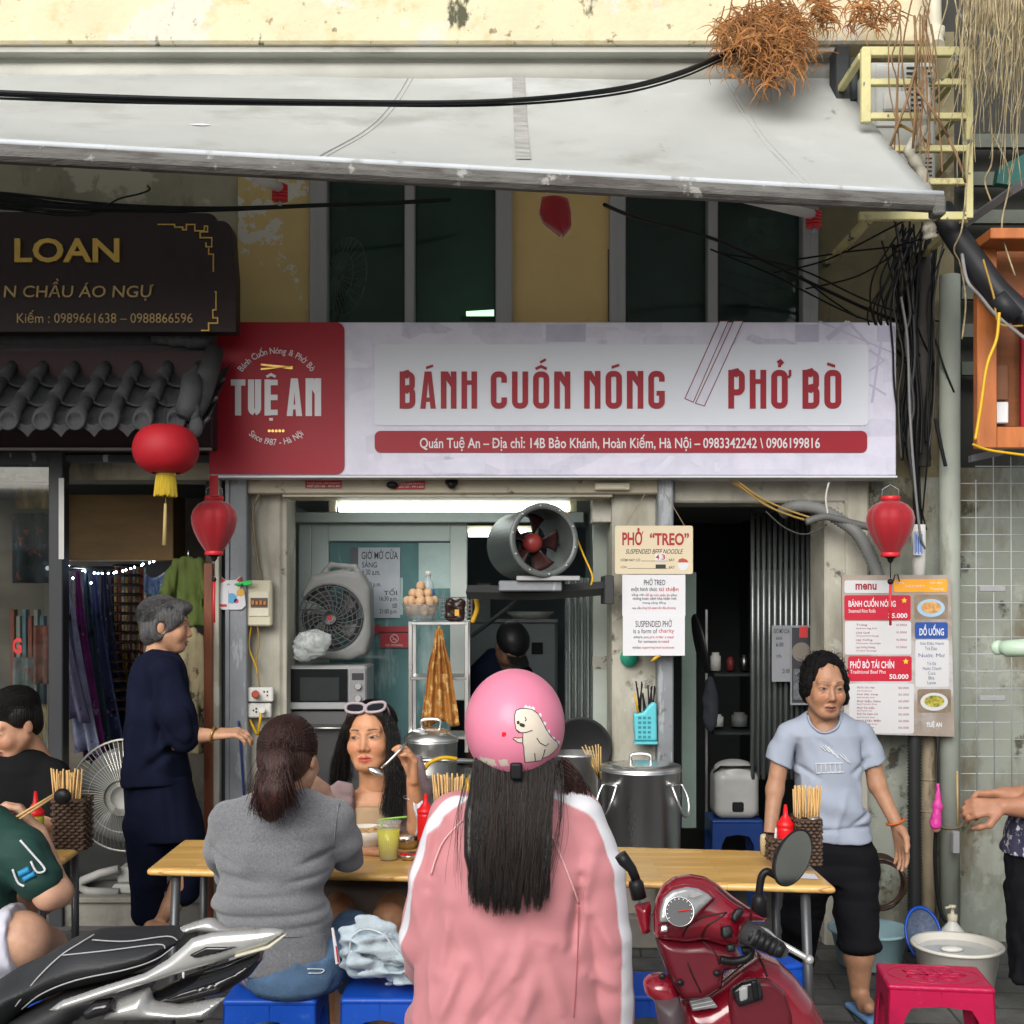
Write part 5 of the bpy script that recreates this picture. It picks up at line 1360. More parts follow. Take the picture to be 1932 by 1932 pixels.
for k in range(5):
 a0=k*2*math.pi/5
 def blade(i,j,a0=a0):a=a0+i*.9+j*.35;r_=.03+j*.125;return ctr+Vector((r_*math.cos(a),.05+.03*(i-.5),r_*math.sin(a)))
 b_=MB();b_.grid(blade,4,5,0,True,(0,.004,0));obj('blade',b_,mat('blade_dark',(.05,.052,.055),.35),BF)
mb=MB();mb.lathe([(0,-.02),(.03,-.018),(.034,0),(.034,.03)],ctr,Matrix(((1,0,0),(0,0,1),(0,-1,0))).inverted(),20);obj('hub',mb,mat('hub_grey',(.25,.26,.26),.4),BF)
mb=MB();mb.cyl(ctr+Vector((0,-.024,0)),ctr+Vector((0,-.027,0)),.013,n=16);obj('badge',mb,m_sred,BF)
mb=MB();mb.bx(ctr.x-.28,ctr.x+.28,6.28,6.32,.02,.05);
YMW=6.2
MW=thing('microwave','silver microwave with a black door under the box fan','microwave',W(615,1342,YMW))
mb=MB();mb.bx(X(538,YMW),X(692,YMW),YMW,YMW+.32,Z(1340,YMW),Z(1256,YMW),.012);obj('casing',mb,mat('silver_paint',(.32,.33,.33),.4,metal=.3,var=.06),MW)
mb=MB();face_poly(mb,rrect(541,656,1262,1334,8,4,(1,0,0,1)),YMW-.0005,.012);obj('door',mb,mat('black_gloss',(.010,.011,.012),.08),MW)
mb=MB();plate(mb,566,640,1278,1322,YMW-.013,.002);obj('door_window',mb,mat('smoked_window',(.03,.035,.035),.1),MW)
mb=MB();plate(mb,543,655,1325,1338,YMW-.0135,.008,.003);obj('door_handle',mb,mat('silver_paint',(.32,.33,.33),.4),MW)
mb=MB();plate(mb,660,690,1262,1336,YMW-.0005,.006,.002);obj('control_panel',mb,mat('panel_grey',(.22,.225,.23),.4),MW)
mb=MB();plate(mb,664,686,1270,1283,YMW-.0068,.002);obj('display',mb,m_ink,MW)
for v in(1295,1318):mb=MB();mb.cyl(W(675,v,YMW-.006),W(675,v,YMW-.03),.018,.016,18);obj('knob',mb,m_stld,MW)
OV=thing('oven_cabinet','dark grey oven cabinet under the microwave','oven',W(615,1560,6.2))
mb=MB();mb.bx(X(534,6.2),X(694,6.2),6.2,6.6,.02,Z(1342,6.2),.006);obj('body',mb,mat('oven_grey',(.085,.085,.085),.4,var=.1),OV)
mb=MB();plate(mb,542,690,1366,1520,6.199,.01,.003);obj('door',mb,mat('oven_door',(.05,.05,.052),.2),OV)
mb=MB();mb.tube([W(560,1374,6.16),W(685,1374,6.16)],.008,8);obj('handle',mb,m_stld,OV)
s_=SDF();s_.ell(W(588,1215,6.15),(.09,.05,.075));s_.ell(W(572,1230,6.15),(.05,.04,.05));s_.ell(W(612,1205,6.15),(.04,.03,.03))
mb=MB();s_.to(mb,.007,folds(.010,45));one('plastic_bag',mb,mat('clear_film',(.50,.54,.53),.25,alpha=.55,var=.3,vs=20),'crumpled clear plastic bag in front of the box fan','bag')
mb=MB();mb.bx(X(694,6.1),X(1120,6.1),6.12,6.62,Z(1470,6.1)-.05,Z(1470,6.1),.006);CT=thing('steel_counter','steel kitchen counter below the hatch behind the pots','counter',(X(900,6.3),6.3,0));obj('top',mb,m_stld,CT)
mb=MB();mb.bx(X(700,6.1),X(1116,6.1),6.16,6.6,0.02,Z(1470,6.1)-.05);obj('front',mb,mat('counter_dark',(.10,.105,.105),.4,var=.2),CT)
YR=6.02
RK=thing('steel_rack','square tube steel rack with glass shelf hung with a brown patterned apron','rack',W(826,1400,YR))
for u in(774,880):
 for Y in(YR,YR+.25):mb=MB();mb.bx(X(u,YR)-.010,X(u,YR)+.010,Y,Y+.02,Z(1420,YR),Z(1172,YR),.002);obj('post',mb,m_stl,RK)
for v in(1176,1280,1392):mb=MB();mb.bx(X(778,YR)-.01,X(876,YR)+.01,YR-.003,YR+.27,Z(v+3,YR),Z(v-3,YR),.002);obj('shelf',mb,m_stl if v!=1280 else m_stld,RK)
m_apr=mat('brown_batik',(.32,.13,.025),.8,var=.2,vs=10,dirt=[((.55,.36,.14),.8,22,.55,.58),((.12,.04,.01),.8,26,.58,.62)])
mb=MB()
def apr(i,j):
 wd=[6,12,22,26,32,36][min(5,int(j*5))]*(1-(j*5)%1)+[6,12,22,26,32,36][min(5,int(j*5)+1)]*((j*5)%1)
 u=828+(i-.5)*2*wd+3*j;p=W(u,1184+182*j+5*math.sin(i*9),YR-.03);p.y+=.016*math.sin(i*22)*min(1,j*3);return p
mb.grid(apr,40,26,0,True,(0,.006,0));one('apron',mb,m_apr,'brown and gold batik apron hanging on the steel rack','apron')
EB=thing('egg_bowl','clear plastic bowl heaped with brown eggs on the steel rack','bowl',W(794,1168,YR+.12))
c=W(794,1168,YR+.13);mb=MB()
mb.lathe([(0,0),(.07,0),(.095,.07),(.098,.075),(.094,.075),(.068,.006),(0,.006)],c,None,28);obj('bowl',mb,mat('clear_plastic',(.5,.53,.52),.12,alpha=.35,var=.1),EB)
m_egg=mat('egg_shell',(.60,.38,.22),.5,var=.12,vs=3)
re_=random.Random(3);k=0
for(n_,r_,z_)in((7,.055,.045),(8,.062,.09),(5,.036,.128),(1,0,.165)):
 for q in range(n_):
  a=q*2*math.pi/n_+z_*9-1.57
  mb=MB();mb.sphere(c+Vector((r_*math.cos(a),r_*math.sin(a),z_)),(.025,.025,.031),14,Euler((re_.uniform(-1.2,1.2),re_.uniform(-1,1),0)).to_matrix())
  e=one('egg',mb,m_egg,'brown egg in the heap inside the clear plastic bowl','egg','eggs heaped in the clear bowl')
BT=thing('water_bottle','clear water bottle with a blue label standing behind the eggs','bottle',W(808,1168,6.35))
mb=MB();c=W(808,1170,6.35);mb.lathe([(0,0),(.03,0),(.032,.02),(.030,.1),(.032,.15),(.028,.19),(.013,.22),(.013,.235),(0,.235)],c,None,20);obj('bottle',mb,mat('pet_plastic',(.5,.58,.6),.1,alpha=.5),BT)
mb=MB();mb.lathe([(.0325,.1),(.0335,.1),(.0335,.16),(.0325,.16)],c,None,20);obj('label',mb,mat('blue_label',(.05,.14,.34),.4),BT);mb=MB();mb.lathe([(0,.255),(.014,.255),(.015,.232),(0,.232)],c,None,16);obj('cap',mb,m_whitepl,BT)
WK=thing('wire_basket','small wire basket with dark sauce bags on the rack','basket',W(862,1170,YR+.1))
c=W(860,1170,YR+.12);mb=MB()
for k in range(6):mb.tube([c+Vector((x,y,.015+.02*k))for x,y in((-.075,-.07),(.08,-.07),(.08,.07),(-.075,.07))],.0022,4,closed=True)
for k in range(9):
 for y in(-.07,.07):x=-.075+.155*k/8;mb.tube([c+Vector((x,y,.01)),c+Vector((x,y,.115))],.002,4)
obj('wires',mb,m_stl,WK)
s_=SDF();s_.box(c+Vector((.0,-.085,.045)),(.05,.02,.05),.02);s_.ell(c+Vector((-.025,-.085,.09)),(.02,.018,.025));s_.ell(c+Vector((.03,-.085,.09)),(.02,.018,.025));mb=MB();s_.to(mb,.006,folds(.004,60));one('sauce_bag',mb,mat('dark_bag',(.022,.010,.008),.25),'dark brown sauce bag hung on the wire basket','bag')
mb=MB();plate(mb,858,866,1150,1162,c.y-.108,.001);one('bag_tag',mb,mat('orange_print',(.65,.35,.04),.5),'tiny orange tag on the dark sauce bag','tag')
mb=MB();mb.tube(catmull([c+Vector((.085,-.08,-.01)),c+Vector((.11,-.09,.06)),c+Vector((.10,-.09,.12))],6),.012,8);one('yellow_ladle',mb,mat('yellow_plastic',(.55,.32,.02),.4),'yellow plastic ladle handle beside the wire basket','ladle')
YD=5.75
DF=thing('blower_fan','grey cylindrical blower fan mounted on a steel arm under the lintel','fan',W(1027,1110,YD))
cf=W(1027,1019,YD);axd=(W(975,1032,YD+.32)-cf).normalized()
q_=axd.to_track_quat('Z','Y').to_matrix();rf_=S(66,YD)
mb=MB();mb.lathe([(rf_*.93,.002),(rf_*.95,.33),(rf_*1.0,.33),(rf_*1.0,.02),(rf_*1.06,.018),(rf_*1.07,0),(rf_*1.05,-.006),(rf_*.90,-.004),(rf_*.90,.003),(rf_*.93,.002)],cf,q_,48);obj('drum',mb,mat('drum_grey',(.13,.145,.14),.45,metal=.3,var=.12,vs=4),DF)
mb=MB();mb.lathe([(0,-.015),(.02,-.014),(.042,.0),(.048,.02),(.048,.06),(0,.06)],cf+axd*.12,q_,24);obj('hub',mb,mat('red_hub',(.26,.035,.03),.4),DF)
m_bld=mat('maroon_blade',(.045,.016,.016),.4)
for k in range(5):
 a0=k*2*math.pi/5+.5
 def bl(i,j,a0=a0):a=a0+(i-.5)*(.55+.25*j);r_=.045+j*(rf_*.86-.045);return cf+axd*(.15+.05*(i-.5))+q_@Vector((r_*math.cos(a),r_*math.sin(a),0))
 mb=MB();mb.grid(bl,5,5,0,True,tuple(axd*.005));obj('blade',mb,m_bld,DF)
mb=MB();mb.tube([cf+axd*.2+q_@Vector((rf_*.9,0,0)),cf+axd*.2-q_@Vector((rf_*.9,0,0))],.012,6);mb.cyl(cf+axd*.18,cf+axd*.31,.06,n=18);obj('motor',mb,m_dark,DF)
for k in range(10):a=k*math.pi/5+.2;mb=MB();mb.sphere(cf-axd*.006+q_@Vector((rf_*.985*math.cos(a),rf_*.985*math.sin(a),0)),.006,8);obj('bolt',mb,m_stl,DF)
mb=MB();mb.box(W(1034,1091,YD+.02),(S(120,YD),.04,.022),.003);obj('base_plate',mb,m_alu,DF)
mb=MB();mb.box(W(1000,1106,YD+.16),(.30,.26,.05),.006);obj('mount',mb,m_steelgrey,DF)
mb=MB();mb.tube([W(882,1117,YD+.2),W(1020,1119,YD+.12),W(1150,1109,YD+.12)],.034,4);mb.bx(X(1142,YD),X(1160,YD),YD+.05,YD+.3,Z(1140,YD),Z(1085,YD),.004);mb.tube([W(1005,1112,YD+.2),W(890,1200,YD+.75)],.012,5);obj('arm',mb,mat('black_arm',(.03,.032,.033),.5),DF)
cable([(1068,966,5.95),(1082,1000,5.9),(1100,1045,5.88),(1117,1085,5.86),(1115,1104,5.86)],.005,'yellow wire dropping from the tube lamp to the fan arm',m_cabley)
mb=MB()
def cur(i,j):p=W(1066+52*i,1090+340*j,6.6);p.y+=.03*math.sin(i*28);return p
mb.grid(cur,36,2,0,True,(0,.003,0));one('strip_curtain',mb,mat('pvc_strip',(.30,.34,.33),.12,alpha=.6,var=.3,vs=5,stretch=(4,1,.3)),'translucent plastic strip curtain hanging beside the fridge in the kitchen','curtain')
mb=MB();plate(mb,1118,1156,985,1440,6.5,.04);TB_=thing('tiled_jamb','pale tiled jamb with a patterned border beside the kitchen strip curtain','wall',W(1137,1440,6.5));obj('tiles',mb,mat('pale_tile',(.36,.40,.36),.25,var=.08),TB_)
mb=MB();plate(mb,1118,1156,1238,1262,6.459,.003);obj('border',mb,mat('border_tile',(.32,.31,.27),.3,var=.2,vs=4,dirt=[((.08,.07,.06),.9,16,.5,.54)]),TB_)
FG=thing('fridge','white fridge at the back of the kitchen','fridge',W(965,1400,8.6));mb=MB();mb.bx(X(884,8.6),X(1052,8.6),8.6,9.2,.02,Z(1172,8.6),.02);obj('body',mb,mat('fridge_white',(.30,.34,.35),.35,var=.05),FG);mb=MB();plate(mb,1003,1024,1212,1234,8.599,.01,.004);obj('handle',mb,m_blk,FG);mb=MB();plate(mb,884,1052,1168,1174,8.598,.012);obj('top_trim',mb,m_alu,FG)
c=W(1000,1170,8.7);mb=MB();mb.lathe([(0,.002),(.1,.002),(.17,.06),(.175,.06),(.11,-.0),(0,0)],c,None,28);one('basin',mb,m_whitepl,'white basin standing on top of the fridge','basin')
mb=MB();plate(mb,900,925,1100,1180,9.0,.02);one('wall_panel',mb,m_room,'grey panel leaning behind the cook','panel')
def pot(label,u,v0,v1,hw,Y,m=m_stl,lid=True,handle=True,ry=1.):
 c=W(u,v1,Y);r_=S(hw,Y);h=S(v1-v0,Y);t=thing('stock_pot',label,'pot',c)
 mb=MB();mb.lathe([(0,0),(r_*.97,0),(r_,.015),(r_,h-.01),(r_*1.03,h-.004),(r_*1.03,h+.006),(r_*.98,h+.006),(r_*.98,h-.02),(0,h-.02)],c,None,48);obj('body',mb,m,t)
 if lid:
  mb=MB();mb.lathe([(r_*1.03,h+.007),(r_*1.02,h+.02),(r_*.7,h+.02+r_*lid*.5),(r_*.3,h+.02+r_*lid*.72),(0,h+.02+r_*lid*.76)],c,None,48);l_=obj('lid',mb,m,t)
  tz=h+.02+r_*lid*.75
  mb=MB();mb.tube(catmull([c+Vector((-.045,0,tz-.003)),c+Vector((-.04,0,tz+.035)),c+Vector((.04,0,tz+.035)),c+Vector((.045,0,tz-.003))],5),.008,8);obj('knob',mb,m,l_)
 if handle:
  for sd in(-1,1):
   a=R(-35 if sd>0 else 215);d=Vector((math.cos(a),math.sin(a),0));tn=Vector((-d.y,d.x,0));o_=c+d*(r_+.004)
   mb=MB();mb.tube(catmull([o_+tn*.045+ZA*(h*.88),o_+tn*.05+d*.03+ZA*(h*.74),o_+tn*.025+d*.045+ZA*(h*.60),o_-tn*.025+d*.045+ZA*(h*.60),o_-tn*.05+d*.03+ZA*(h*.74),o_-tn*.045+ZA*(h*.88)],5),.006,8);mb.tube([o_+tn*.05+ZA*(h*.88),o_-tn*.05+ZA*(h*.88)],.006,8);obj('handle',mb,m_stl,t)
 return t
pot('large tall steel stock pot with a lid beside the dark doorway',1209,1452,1640,74,5.55,lid=.10)
pot('steel cooking pot with a domed lid on the counter behind the seated woman',813,1398,1462,50,5.95,lid=.50,handle=False)
pot('smaller ribbed steel pot partly behind the pink helmet',1082,1422,1560,46,5.8,lid=False,handle=False)
mb=MB();c=W(1095,1412,6.06);mb.lathe([(0,.0),(.14,-.004),(.155,-.02),(.158,-.014),(.14,.006),(0,.01)],c,Matrix(((1,0,0),(0,0,1),(0,-1,0))),36);one('black_tray',mb,mat('black_pan',(.012,.012,.013),.5),'round black tray standing on edge behind the pots','tray')
for k in range(7):
 mb=MB();a=W(1132+rf.uniform(-3,3),1470,5.72);mb.tube([a,W(1098+k*6+rf.uniform(-2,2),1404+rf.uniform(-3,5),5.72)],.0035,5);one('chopstick',mb,mat('bamboo',(.45,.30,.12),.6),'loose bamboo chopstick in the fan of chopsticks by the big steel pot','chopstick','chopsticks beside the big pot')
SV=thing('gas_stove','steel gas stove shelf under the lidded pot','stove',W(840,1480,5.85));mb=MB();mb.bx(X(755,5.8),X(905,5.8),5.72,6.1,Z(1472,5.8)-.05,Z(1464,5.8),.004);obj('top',mb,m_stld,SV)
mb=MB();mb.tube([W(760,1434,5.75),W(905,1436,5.75)],.012,6);obj('rail',mb,m_stl,SV);mb=MB();mb.bx(X(760,5.8),X(900,5.8),5.76,6.08,0.05,Z(1472,5.8)-.052);obj('cabinet',mb,mat('counter_dark',(.1,.1,.1),.4),SV)
cable([(795,1460,5.7),(810,1440,5.68),(835,1430,5.68),(862,1432,5.7)],.010,'yellow gas hose arching in front of the lidded pot',m_cabley,cat='hose')
YH=5.86
HB=thing('hanging_board','cream board reading PHỞ TREO hung on strings from the lintel','sign',W(1233,1083,YH))
mb=MB();face_poly(mb,rrect(1160,1307,992,1083,4,3),YH,.006);obj('board',mb,mat('cream_board',(.58,.50,.35),.5,var=.03),HB)
mb=MB();lines(mb,[('PHỞ',1174,1214,996,1029,.03),('“TREO”',1226,1300,1005,1029,.03),('4',1237,1244,1046,1056,.02),('3',1248,1255,1046,1056,.02)],YH-.0075);obj('red_lettering',mb,mat('board_red',(.32,.02,.03),.5),HB)
mb=MB();text(mb,'SUSPENDED BEEF NOODLE',1180,1287,1036,1045,YH-.0065,bold=.01,slant=2);lines(mb,[('HÔM NAY CÓ',1171,1208,1053,1059,.01),('BÁT',1262,1273,1053,1059,.01),('CÒN',1171,1182,1067,1072,.01),('BÁT',1262,1273,1067,1073,.01)],YH-.0065)
plate(mb,1210,1260,1058,1058.8,YH-.0062,.0004);plate(mb,1184,1260,1072,1072.8,YH-.0062,.0004);plate(mb,1237,1256,1065,1073,YH-.0064,.001);obj('dark_lettering',mb,m_ink,HB)
mb=MB();plate(mb,1236,1246,1044,1058,YH-.0062,.001);plate(mb,1246.5,1256,1044,1058,YH-.0062,.001);obj('number_cards',mb,m_paper,HB)
mb=MB();face_poly(mb,[(1278,1062),(1300,1062),(1297,1072),(1292,1076),(1285,1076),(1280,1071)],YH-.0062,.001);b_=obj('bowl_picture',mb,m_paper,HB)
mb=MB();face_poly(mb,[(1279,1061),(1281,1055),(1288,1053),(1296,1056),(1299,1061)],YH-.0062,.0012);obj('noodle_picture',mb,mat('print_beef',(.40,.07,.05),.5),b_)
mb=MB();mb.tube([W(1180,992,YH),W(1217,932,YH+.08)],.002,4);mb.tube([W(1292,993,YH),W(1256,932,YH+.08)],.002,4);obj('string',mb,mat('string',(.25,.2,.12),.8),HB)
PS=thing('paper_notice','white two part paper notice about suspended pho below the cream board','notice',W(1233,1238,YH))
mb=MB();plate(mb,1174,1293,1084,1162,YH+.002,.002);plate(mb,1175,1292,1161,1237,YH+.0005,.002);obj('sheet',mb,m_paper,PS)
mb=MB();lines(mb,[('PHỞ TREO',1215,1255,1090,1104),('một hình thức',1191,1240,1107,1117),('bằng việc',1192,1216,1119,1125),('cho',1266,1277,1120,1125),('những hoàn cảnh khó khăn hơn',1194,1276,1126,1133),('trong cộng đồng',1212,1256,1134,1140),('mà vẫn',1193,1210,1144,1149),('SUSPENDED PHỞ',1199,1268,1167,1183),('is a form of',1195,1240,1186,1195),('where you',1195,1224,1199,1206),('for someone in',1204,1246,1207,1213),('whilst',1193,1209,1219,1224)],YH-.003);obj('black_print',mb,m_ink,PS)
mb=MB();lines(mb,[('từ thiện',1243,1280,1107,1117),('để lại một phần ăn',1218,1264,1119,1126),('ủng hộ quán ăn địa phương',1212,1275,1144,1150),('charity',1243,1272,1186,1196),('pre order a meal',1226,1271,1199,1206),('need',1248,1262,1207,1213),('supporting local businesses',1211,1272,1219,1225)],YH-.003);obj('red_print',mb,m_inkr,PS)
mb=MB();mb.tube([W(1228,1248,5.83),W(1236,1242,5.82),W(1246,1237,5.83)],[.004,.009,.005],6);one('yellow_peg',mb,mat('yellow_plastic',(.55,.32,.02),.4),'small yellow peg clipped to the bottom of the paper notice','peg')
mb=MB();mb.lathe([(0,0),(.045,.0),(.045,.012),(0,.014)],W(1187,1241,6.05),Matrix(((1,0,0),(0,0,-1),(0,1,0))),24);one('green_sticker',mb,mat('green_dot',(.02,.25,.16),.5),'round green sticker peeking out under the paper notice','sticker')
CH=thing('cutlery_holder','turquoise plastic cutlery holder hung on the white pillar','holder',W(1217,1402,5.98))
s_=SDF();s_.poly([(X(u,5.98),Z(v,5.98))for u,v in[(1197,1396),(1194,1345),(1212,1343),(1222,1330),(1230,1323),(1237,1326),(1238,1396)]],(0,5.97,0),(1,0,0),(0,0,1),.035,.008);mb=MB();s_.to(mb,.005);mb.bx(X(1195,5.98),X(1238,5.98),5.92,6.0,Z(1402,5.98),Z(1397,5.98),.002);obj('tub',mb,mat('turquoise_plastic',(.10,.46,.52),.35,var=.06),CH)
mb=MB()
for i in range(3):
 for j in range(5):plate(mb,1204+9*i,1210+9*i,1352+9*j,1357+9*j,5.9345,.001)
obj('holes',mb,mat('turquoise_dark',(.03,.2,.24),.5),CH)
for k in range(12):mb=MB();u=rf.uniform(1202,1234);mb.tube([W(u,1345,5.96),W(u+rf.uniform(-9,9),rf.uniform(1284,1312),5.97)],.004,5);one('chopstick',mb,m_blk,'black chopstick standing in the turquoise holder','chopstick','black chopsticks in the holder')
mb=MB();mb.tube([W(1204,1345,5.94),W(1197,1308,5.94)],.006,6);one('yellow_knife',mb,mat('yellow_plastic',(.55,.32,.02),.4),'yellow handled peeler standing in the turquoise holder','peeler')
FS=thing('folding_shutter','grey steel folding shutter pushed aside in the dark doorway','shutter',W(1485,1440,6.5))
for k in range(12):
 u=1420+k*10.5;mb=MB();mb.tube([W(u,966,6.5+.03*(k%2)),W(u,1470,6.5+.03*(k%2))],.012,6);obj('rod',mb,mat('shutter_steel',(.20,.22,.22),.35,metal=.7),FS)
mb=MB();plate(mb,1415,1548,960,968,6.5,.05);obj('top_rail',mb,m_dark,FS)
mb=MB();plate(mb,1415,1548,1075,1460,6.56,.01);obj('back_sheet',mb,mat('shutter_sheet',(.07,.078,.08),.4,metal=.3),FS)
for(u0,u1,v0,v1,Y,lb)in((1456,1494,1180,1286,6.44,'grey menu sheet hung on the folding shutter'),(1491,1540,1180,1330,6.43,'framed poster with a food picture on the folding shutter')):
 t=thing('poster',lb,'poster',W(u0,v1,Y));mb=MB();plate(mb,u0,u1,v0,v1,Y,.003);obj('sheet',mb,mat('dim_sheet',(.20,.21,.23),.6),t)
 mb=MB()
 if u0<1480:lines(mb,[('GIỜ MỞ CỬA',1460,1490,1184,1195,.02),('SÁNG',1464,1476,1200,1207,.02),('6:30',1464,1478,1212,1220,.02),('TỐI',1464,1474,1234,1241,.02),('21:00',1476,1490,1262,1270,.02)],Y-.0035)
 else:plate(mb,1494,1537,1184,1326,Y-.003,.001)
 obj('print',mb,m_ink,t)
 if u0>1480:
  mb=MB();plate(mb,1508,1524,1182,1203,Y-.0042,.001);obj('red_corner',mb,m_inkr,t);mb=MB();face_poly(mb,arc((1512,1230),18,0,360,20)[:-1],Y-.0042,.001);obj('dish_picture',mb,mat('dish_print',(.16,.14,.12),.5),t);mb=MB();plate(mb,1497,1534,1262,1320,Y-.0042,.001);obj('shelf_picture',mb,mat('dim_print',(.10,.11,.12),.5,var=.6,vs=60),t)
SH=thing('shelf_unit','dark metal shelf unit deep in the passage','shelf',W(1390,1580,7.4))
for v in(1265,1370,1445):mb=MB();plate(mb,1330,1430,v,v+4,7.4,.35);obj('shelf',mb,m_dark,SH)
for u in(1332,1428):mb=MB();plate(mb,u-2,u+2,1150,1600,7.06,.02);obj('post',mb,m_stld,SH)
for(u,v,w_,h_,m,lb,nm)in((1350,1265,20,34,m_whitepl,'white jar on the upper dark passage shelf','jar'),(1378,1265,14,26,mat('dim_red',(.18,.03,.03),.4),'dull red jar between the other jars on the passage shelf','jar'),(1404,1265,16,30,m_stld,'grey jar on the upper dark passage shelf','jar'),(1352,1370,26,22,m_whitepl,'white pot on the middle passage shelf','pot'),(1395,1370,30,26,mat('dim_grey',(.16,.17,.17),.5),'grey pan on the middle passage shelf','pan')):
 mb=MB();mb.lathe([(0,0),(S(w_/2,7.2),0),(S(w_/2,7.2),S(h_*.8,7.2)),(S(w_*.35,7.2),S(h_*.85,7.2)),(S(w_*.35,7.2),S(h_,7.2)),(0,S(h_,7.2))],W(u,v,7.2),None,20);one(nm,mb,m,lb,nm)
RC=thing('rice_cooker','dim white rice cooker standing on the blue stool in the passage','rice cooker',W(1385,1540,6.6));c=W(1385,1540,6.6)
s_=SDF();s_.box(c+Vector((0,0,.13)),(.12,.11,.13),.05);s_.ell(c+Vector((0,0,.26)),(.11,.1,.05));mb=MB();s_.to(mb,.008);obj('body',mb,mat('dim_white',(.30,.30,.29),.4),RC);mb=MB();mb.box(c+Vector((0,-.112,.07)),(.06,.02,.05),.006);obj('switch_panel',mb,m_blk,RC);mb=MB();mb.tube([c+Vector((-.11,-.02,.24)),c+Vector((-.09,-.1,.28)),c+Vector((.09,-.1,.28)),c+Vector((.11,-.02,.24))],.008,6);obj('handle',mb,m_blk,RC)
mb=MB();mb.lathe([(0,0),(.15,0),(.16,.012),(0,.016)],W(1318,1215,6.35),Matrix(((.2,0,.98),(0,1,0),(-.98,0,.2)))@Matrix(((1,0,0),(0,1,0),(0,0,1))),30,sy=1.1);one('frying_pan',mb,mat('black_pan',(.012,.012,.013),.5),'black frying pan hanging on edge just inside the dark doorway','pan')
mb=MB();plate(mb,1285,1312,1080,1560,6.9,.03);one('leaning_board',mb,mat('pale_green_wall',(.22,.30,.26),.6,var=.1),'pale green panel just inside the dark doorway','panel')
s_=SDF();s_.ell(W(1340,1330,6.8),(.05,.04,.16));mb=MB();s_.to(mb,.012,folds(.01,20));one('hanging_cloth',mb,mat('dark_cloth',(.03,.035,.045),.8),'dark cloth bundle hanging in the passage left of the shelf','cloth')
YMn=5.8
MN=thing('menu_board','glossy menu board with prices and dish photos on the wall beside the drain pipes','menu',W(1695,1390,YMn))
m_mback=mat('menu_backdrop',(.30,.25,.21),.35,var=.35,vs=3,dirt=[((.50,.50,.52),.8,1.8,.5,.62)])
mb=MB();mb.prism([(X(u,YMn),Z(v,YMn))for u,v in[(1588,1085),(1793,1085),(1801,1390),(1593,1384)]],(0,YMn,0),XA,ZA,(0,.012,0));obj('board',mb,m_mback,MN)
def mp(name,u0,u1,v0,v1,m,r=4,d=.0012,dy=.0):mb=MB();face_poly(mb,rrect(u0,u1,v0,v1,r,3),YMn-.0004-dy,d);return obj(name,mb,m,MN)
m_mw=mat('menu_white',(.52,.52,.53),.4,var=.02);m_mred=mat('menu_red',(.44,.015,.035),.4,var=.03)
mp('title_panel',1593,1680,1095,1119,m_mw);mp('orange_panel',1686,1787,1093,1117,mat('menu_orange',(.75,.33,.03),.4));mp('red_panel',1593,1718,1123,1170,m_mred);mp('price_panel',1594,1719,1172,1235,m_mw);mp('red_panel',1600,1720,1238,1285,m_mred);mp('price_panel',1602,1724,1290,1384,m_mw);mp('blue_panel',1726,1788,1174,1205,mat('menu_blue',(.02,.07,.28),.4));mp('drinks_panel',1727,1790,1207,1296,m_mw)
for(u0,u1,v0,v1,cc,fc)in((1725,1788,1122,1168,mat('plate_blue',(.30,.45,.58),.3),mat('fried_roll',(.52,.28,.10),.5,var=.5,vs=60)),(1731,1794,1300,1344,m_mw,mat('green_soup',(.34,.30,.05),.4,var=.8,vs=60,dirt=[((.08,.2,.02),.9,40,.55,.6)]))):
 mp('dish_photo',u0,u1,v0,v1,mat('photo_back',(.22,.17,.12),.4,var=.4,vs=9));uc,vc=(u0+u1)/2,(v0+v1)/2+2
 mb=MB();face_poly(mb,arc((uc,vc),26,0,360,24,17)[:-1],YMn-.0018,.0008);pl_=obj('plate_picture',mb,cc,MN);mb=MB();face_poly(mb,arc((uc,vc-1),19,0,360,20,11)[:-1],YMn-.0028,.0008);obj('food_picture',mb,fc,pl_)
yt_=YMn-.0022
mb=MB();text(mb,'menu',1614,1654,1101,1113,yt_,bold=.03);
for i in range(4):
 a=[('Trứng','Steamed Egg Roll'),('Chả Quế','Cinnamon Pork Sausage'),('Lạp Xưởng','Chinese Sausage'),('Lạp Xưởng Nướng','Grilled Sausage')][i]
 text(mb,a[0],1615,1636+5*i,1177+14*i,1182+14*i,yt_,bold=.01);text(mb,a[1],1615,1654+4*(i%3),1184+14*i,1188+14*i,yt_);text(mb,'10.000đ',1691,1711,1177+14*i,1181+14*i,yt_)
for i in range(7):
 a=['Phở Tái / Chín / Nạm','Phở Sốt Vang','Phở Gầu Giòn','Phở Tái Gầu','Phở Tái Nạm Lõi','Phở Đặc Biệt','Quẩy'][i]
 text(mb,a,1617,1650+6*(i%3),1295+12.5*i,1300+12.5*i,yt_,bold=.01);text(mb,'Beef Noodle Soup',1617,1645+5*(i%3),1302+12.5*i,1305.5+12.5*i,yt_);text(mb,'50.000',1695,1715,1296+12.5*i,1300+12.5*i,yt_)
obj('red_print',mb,mat('menu_print_red',(.25,.02,.03),.5),MN)
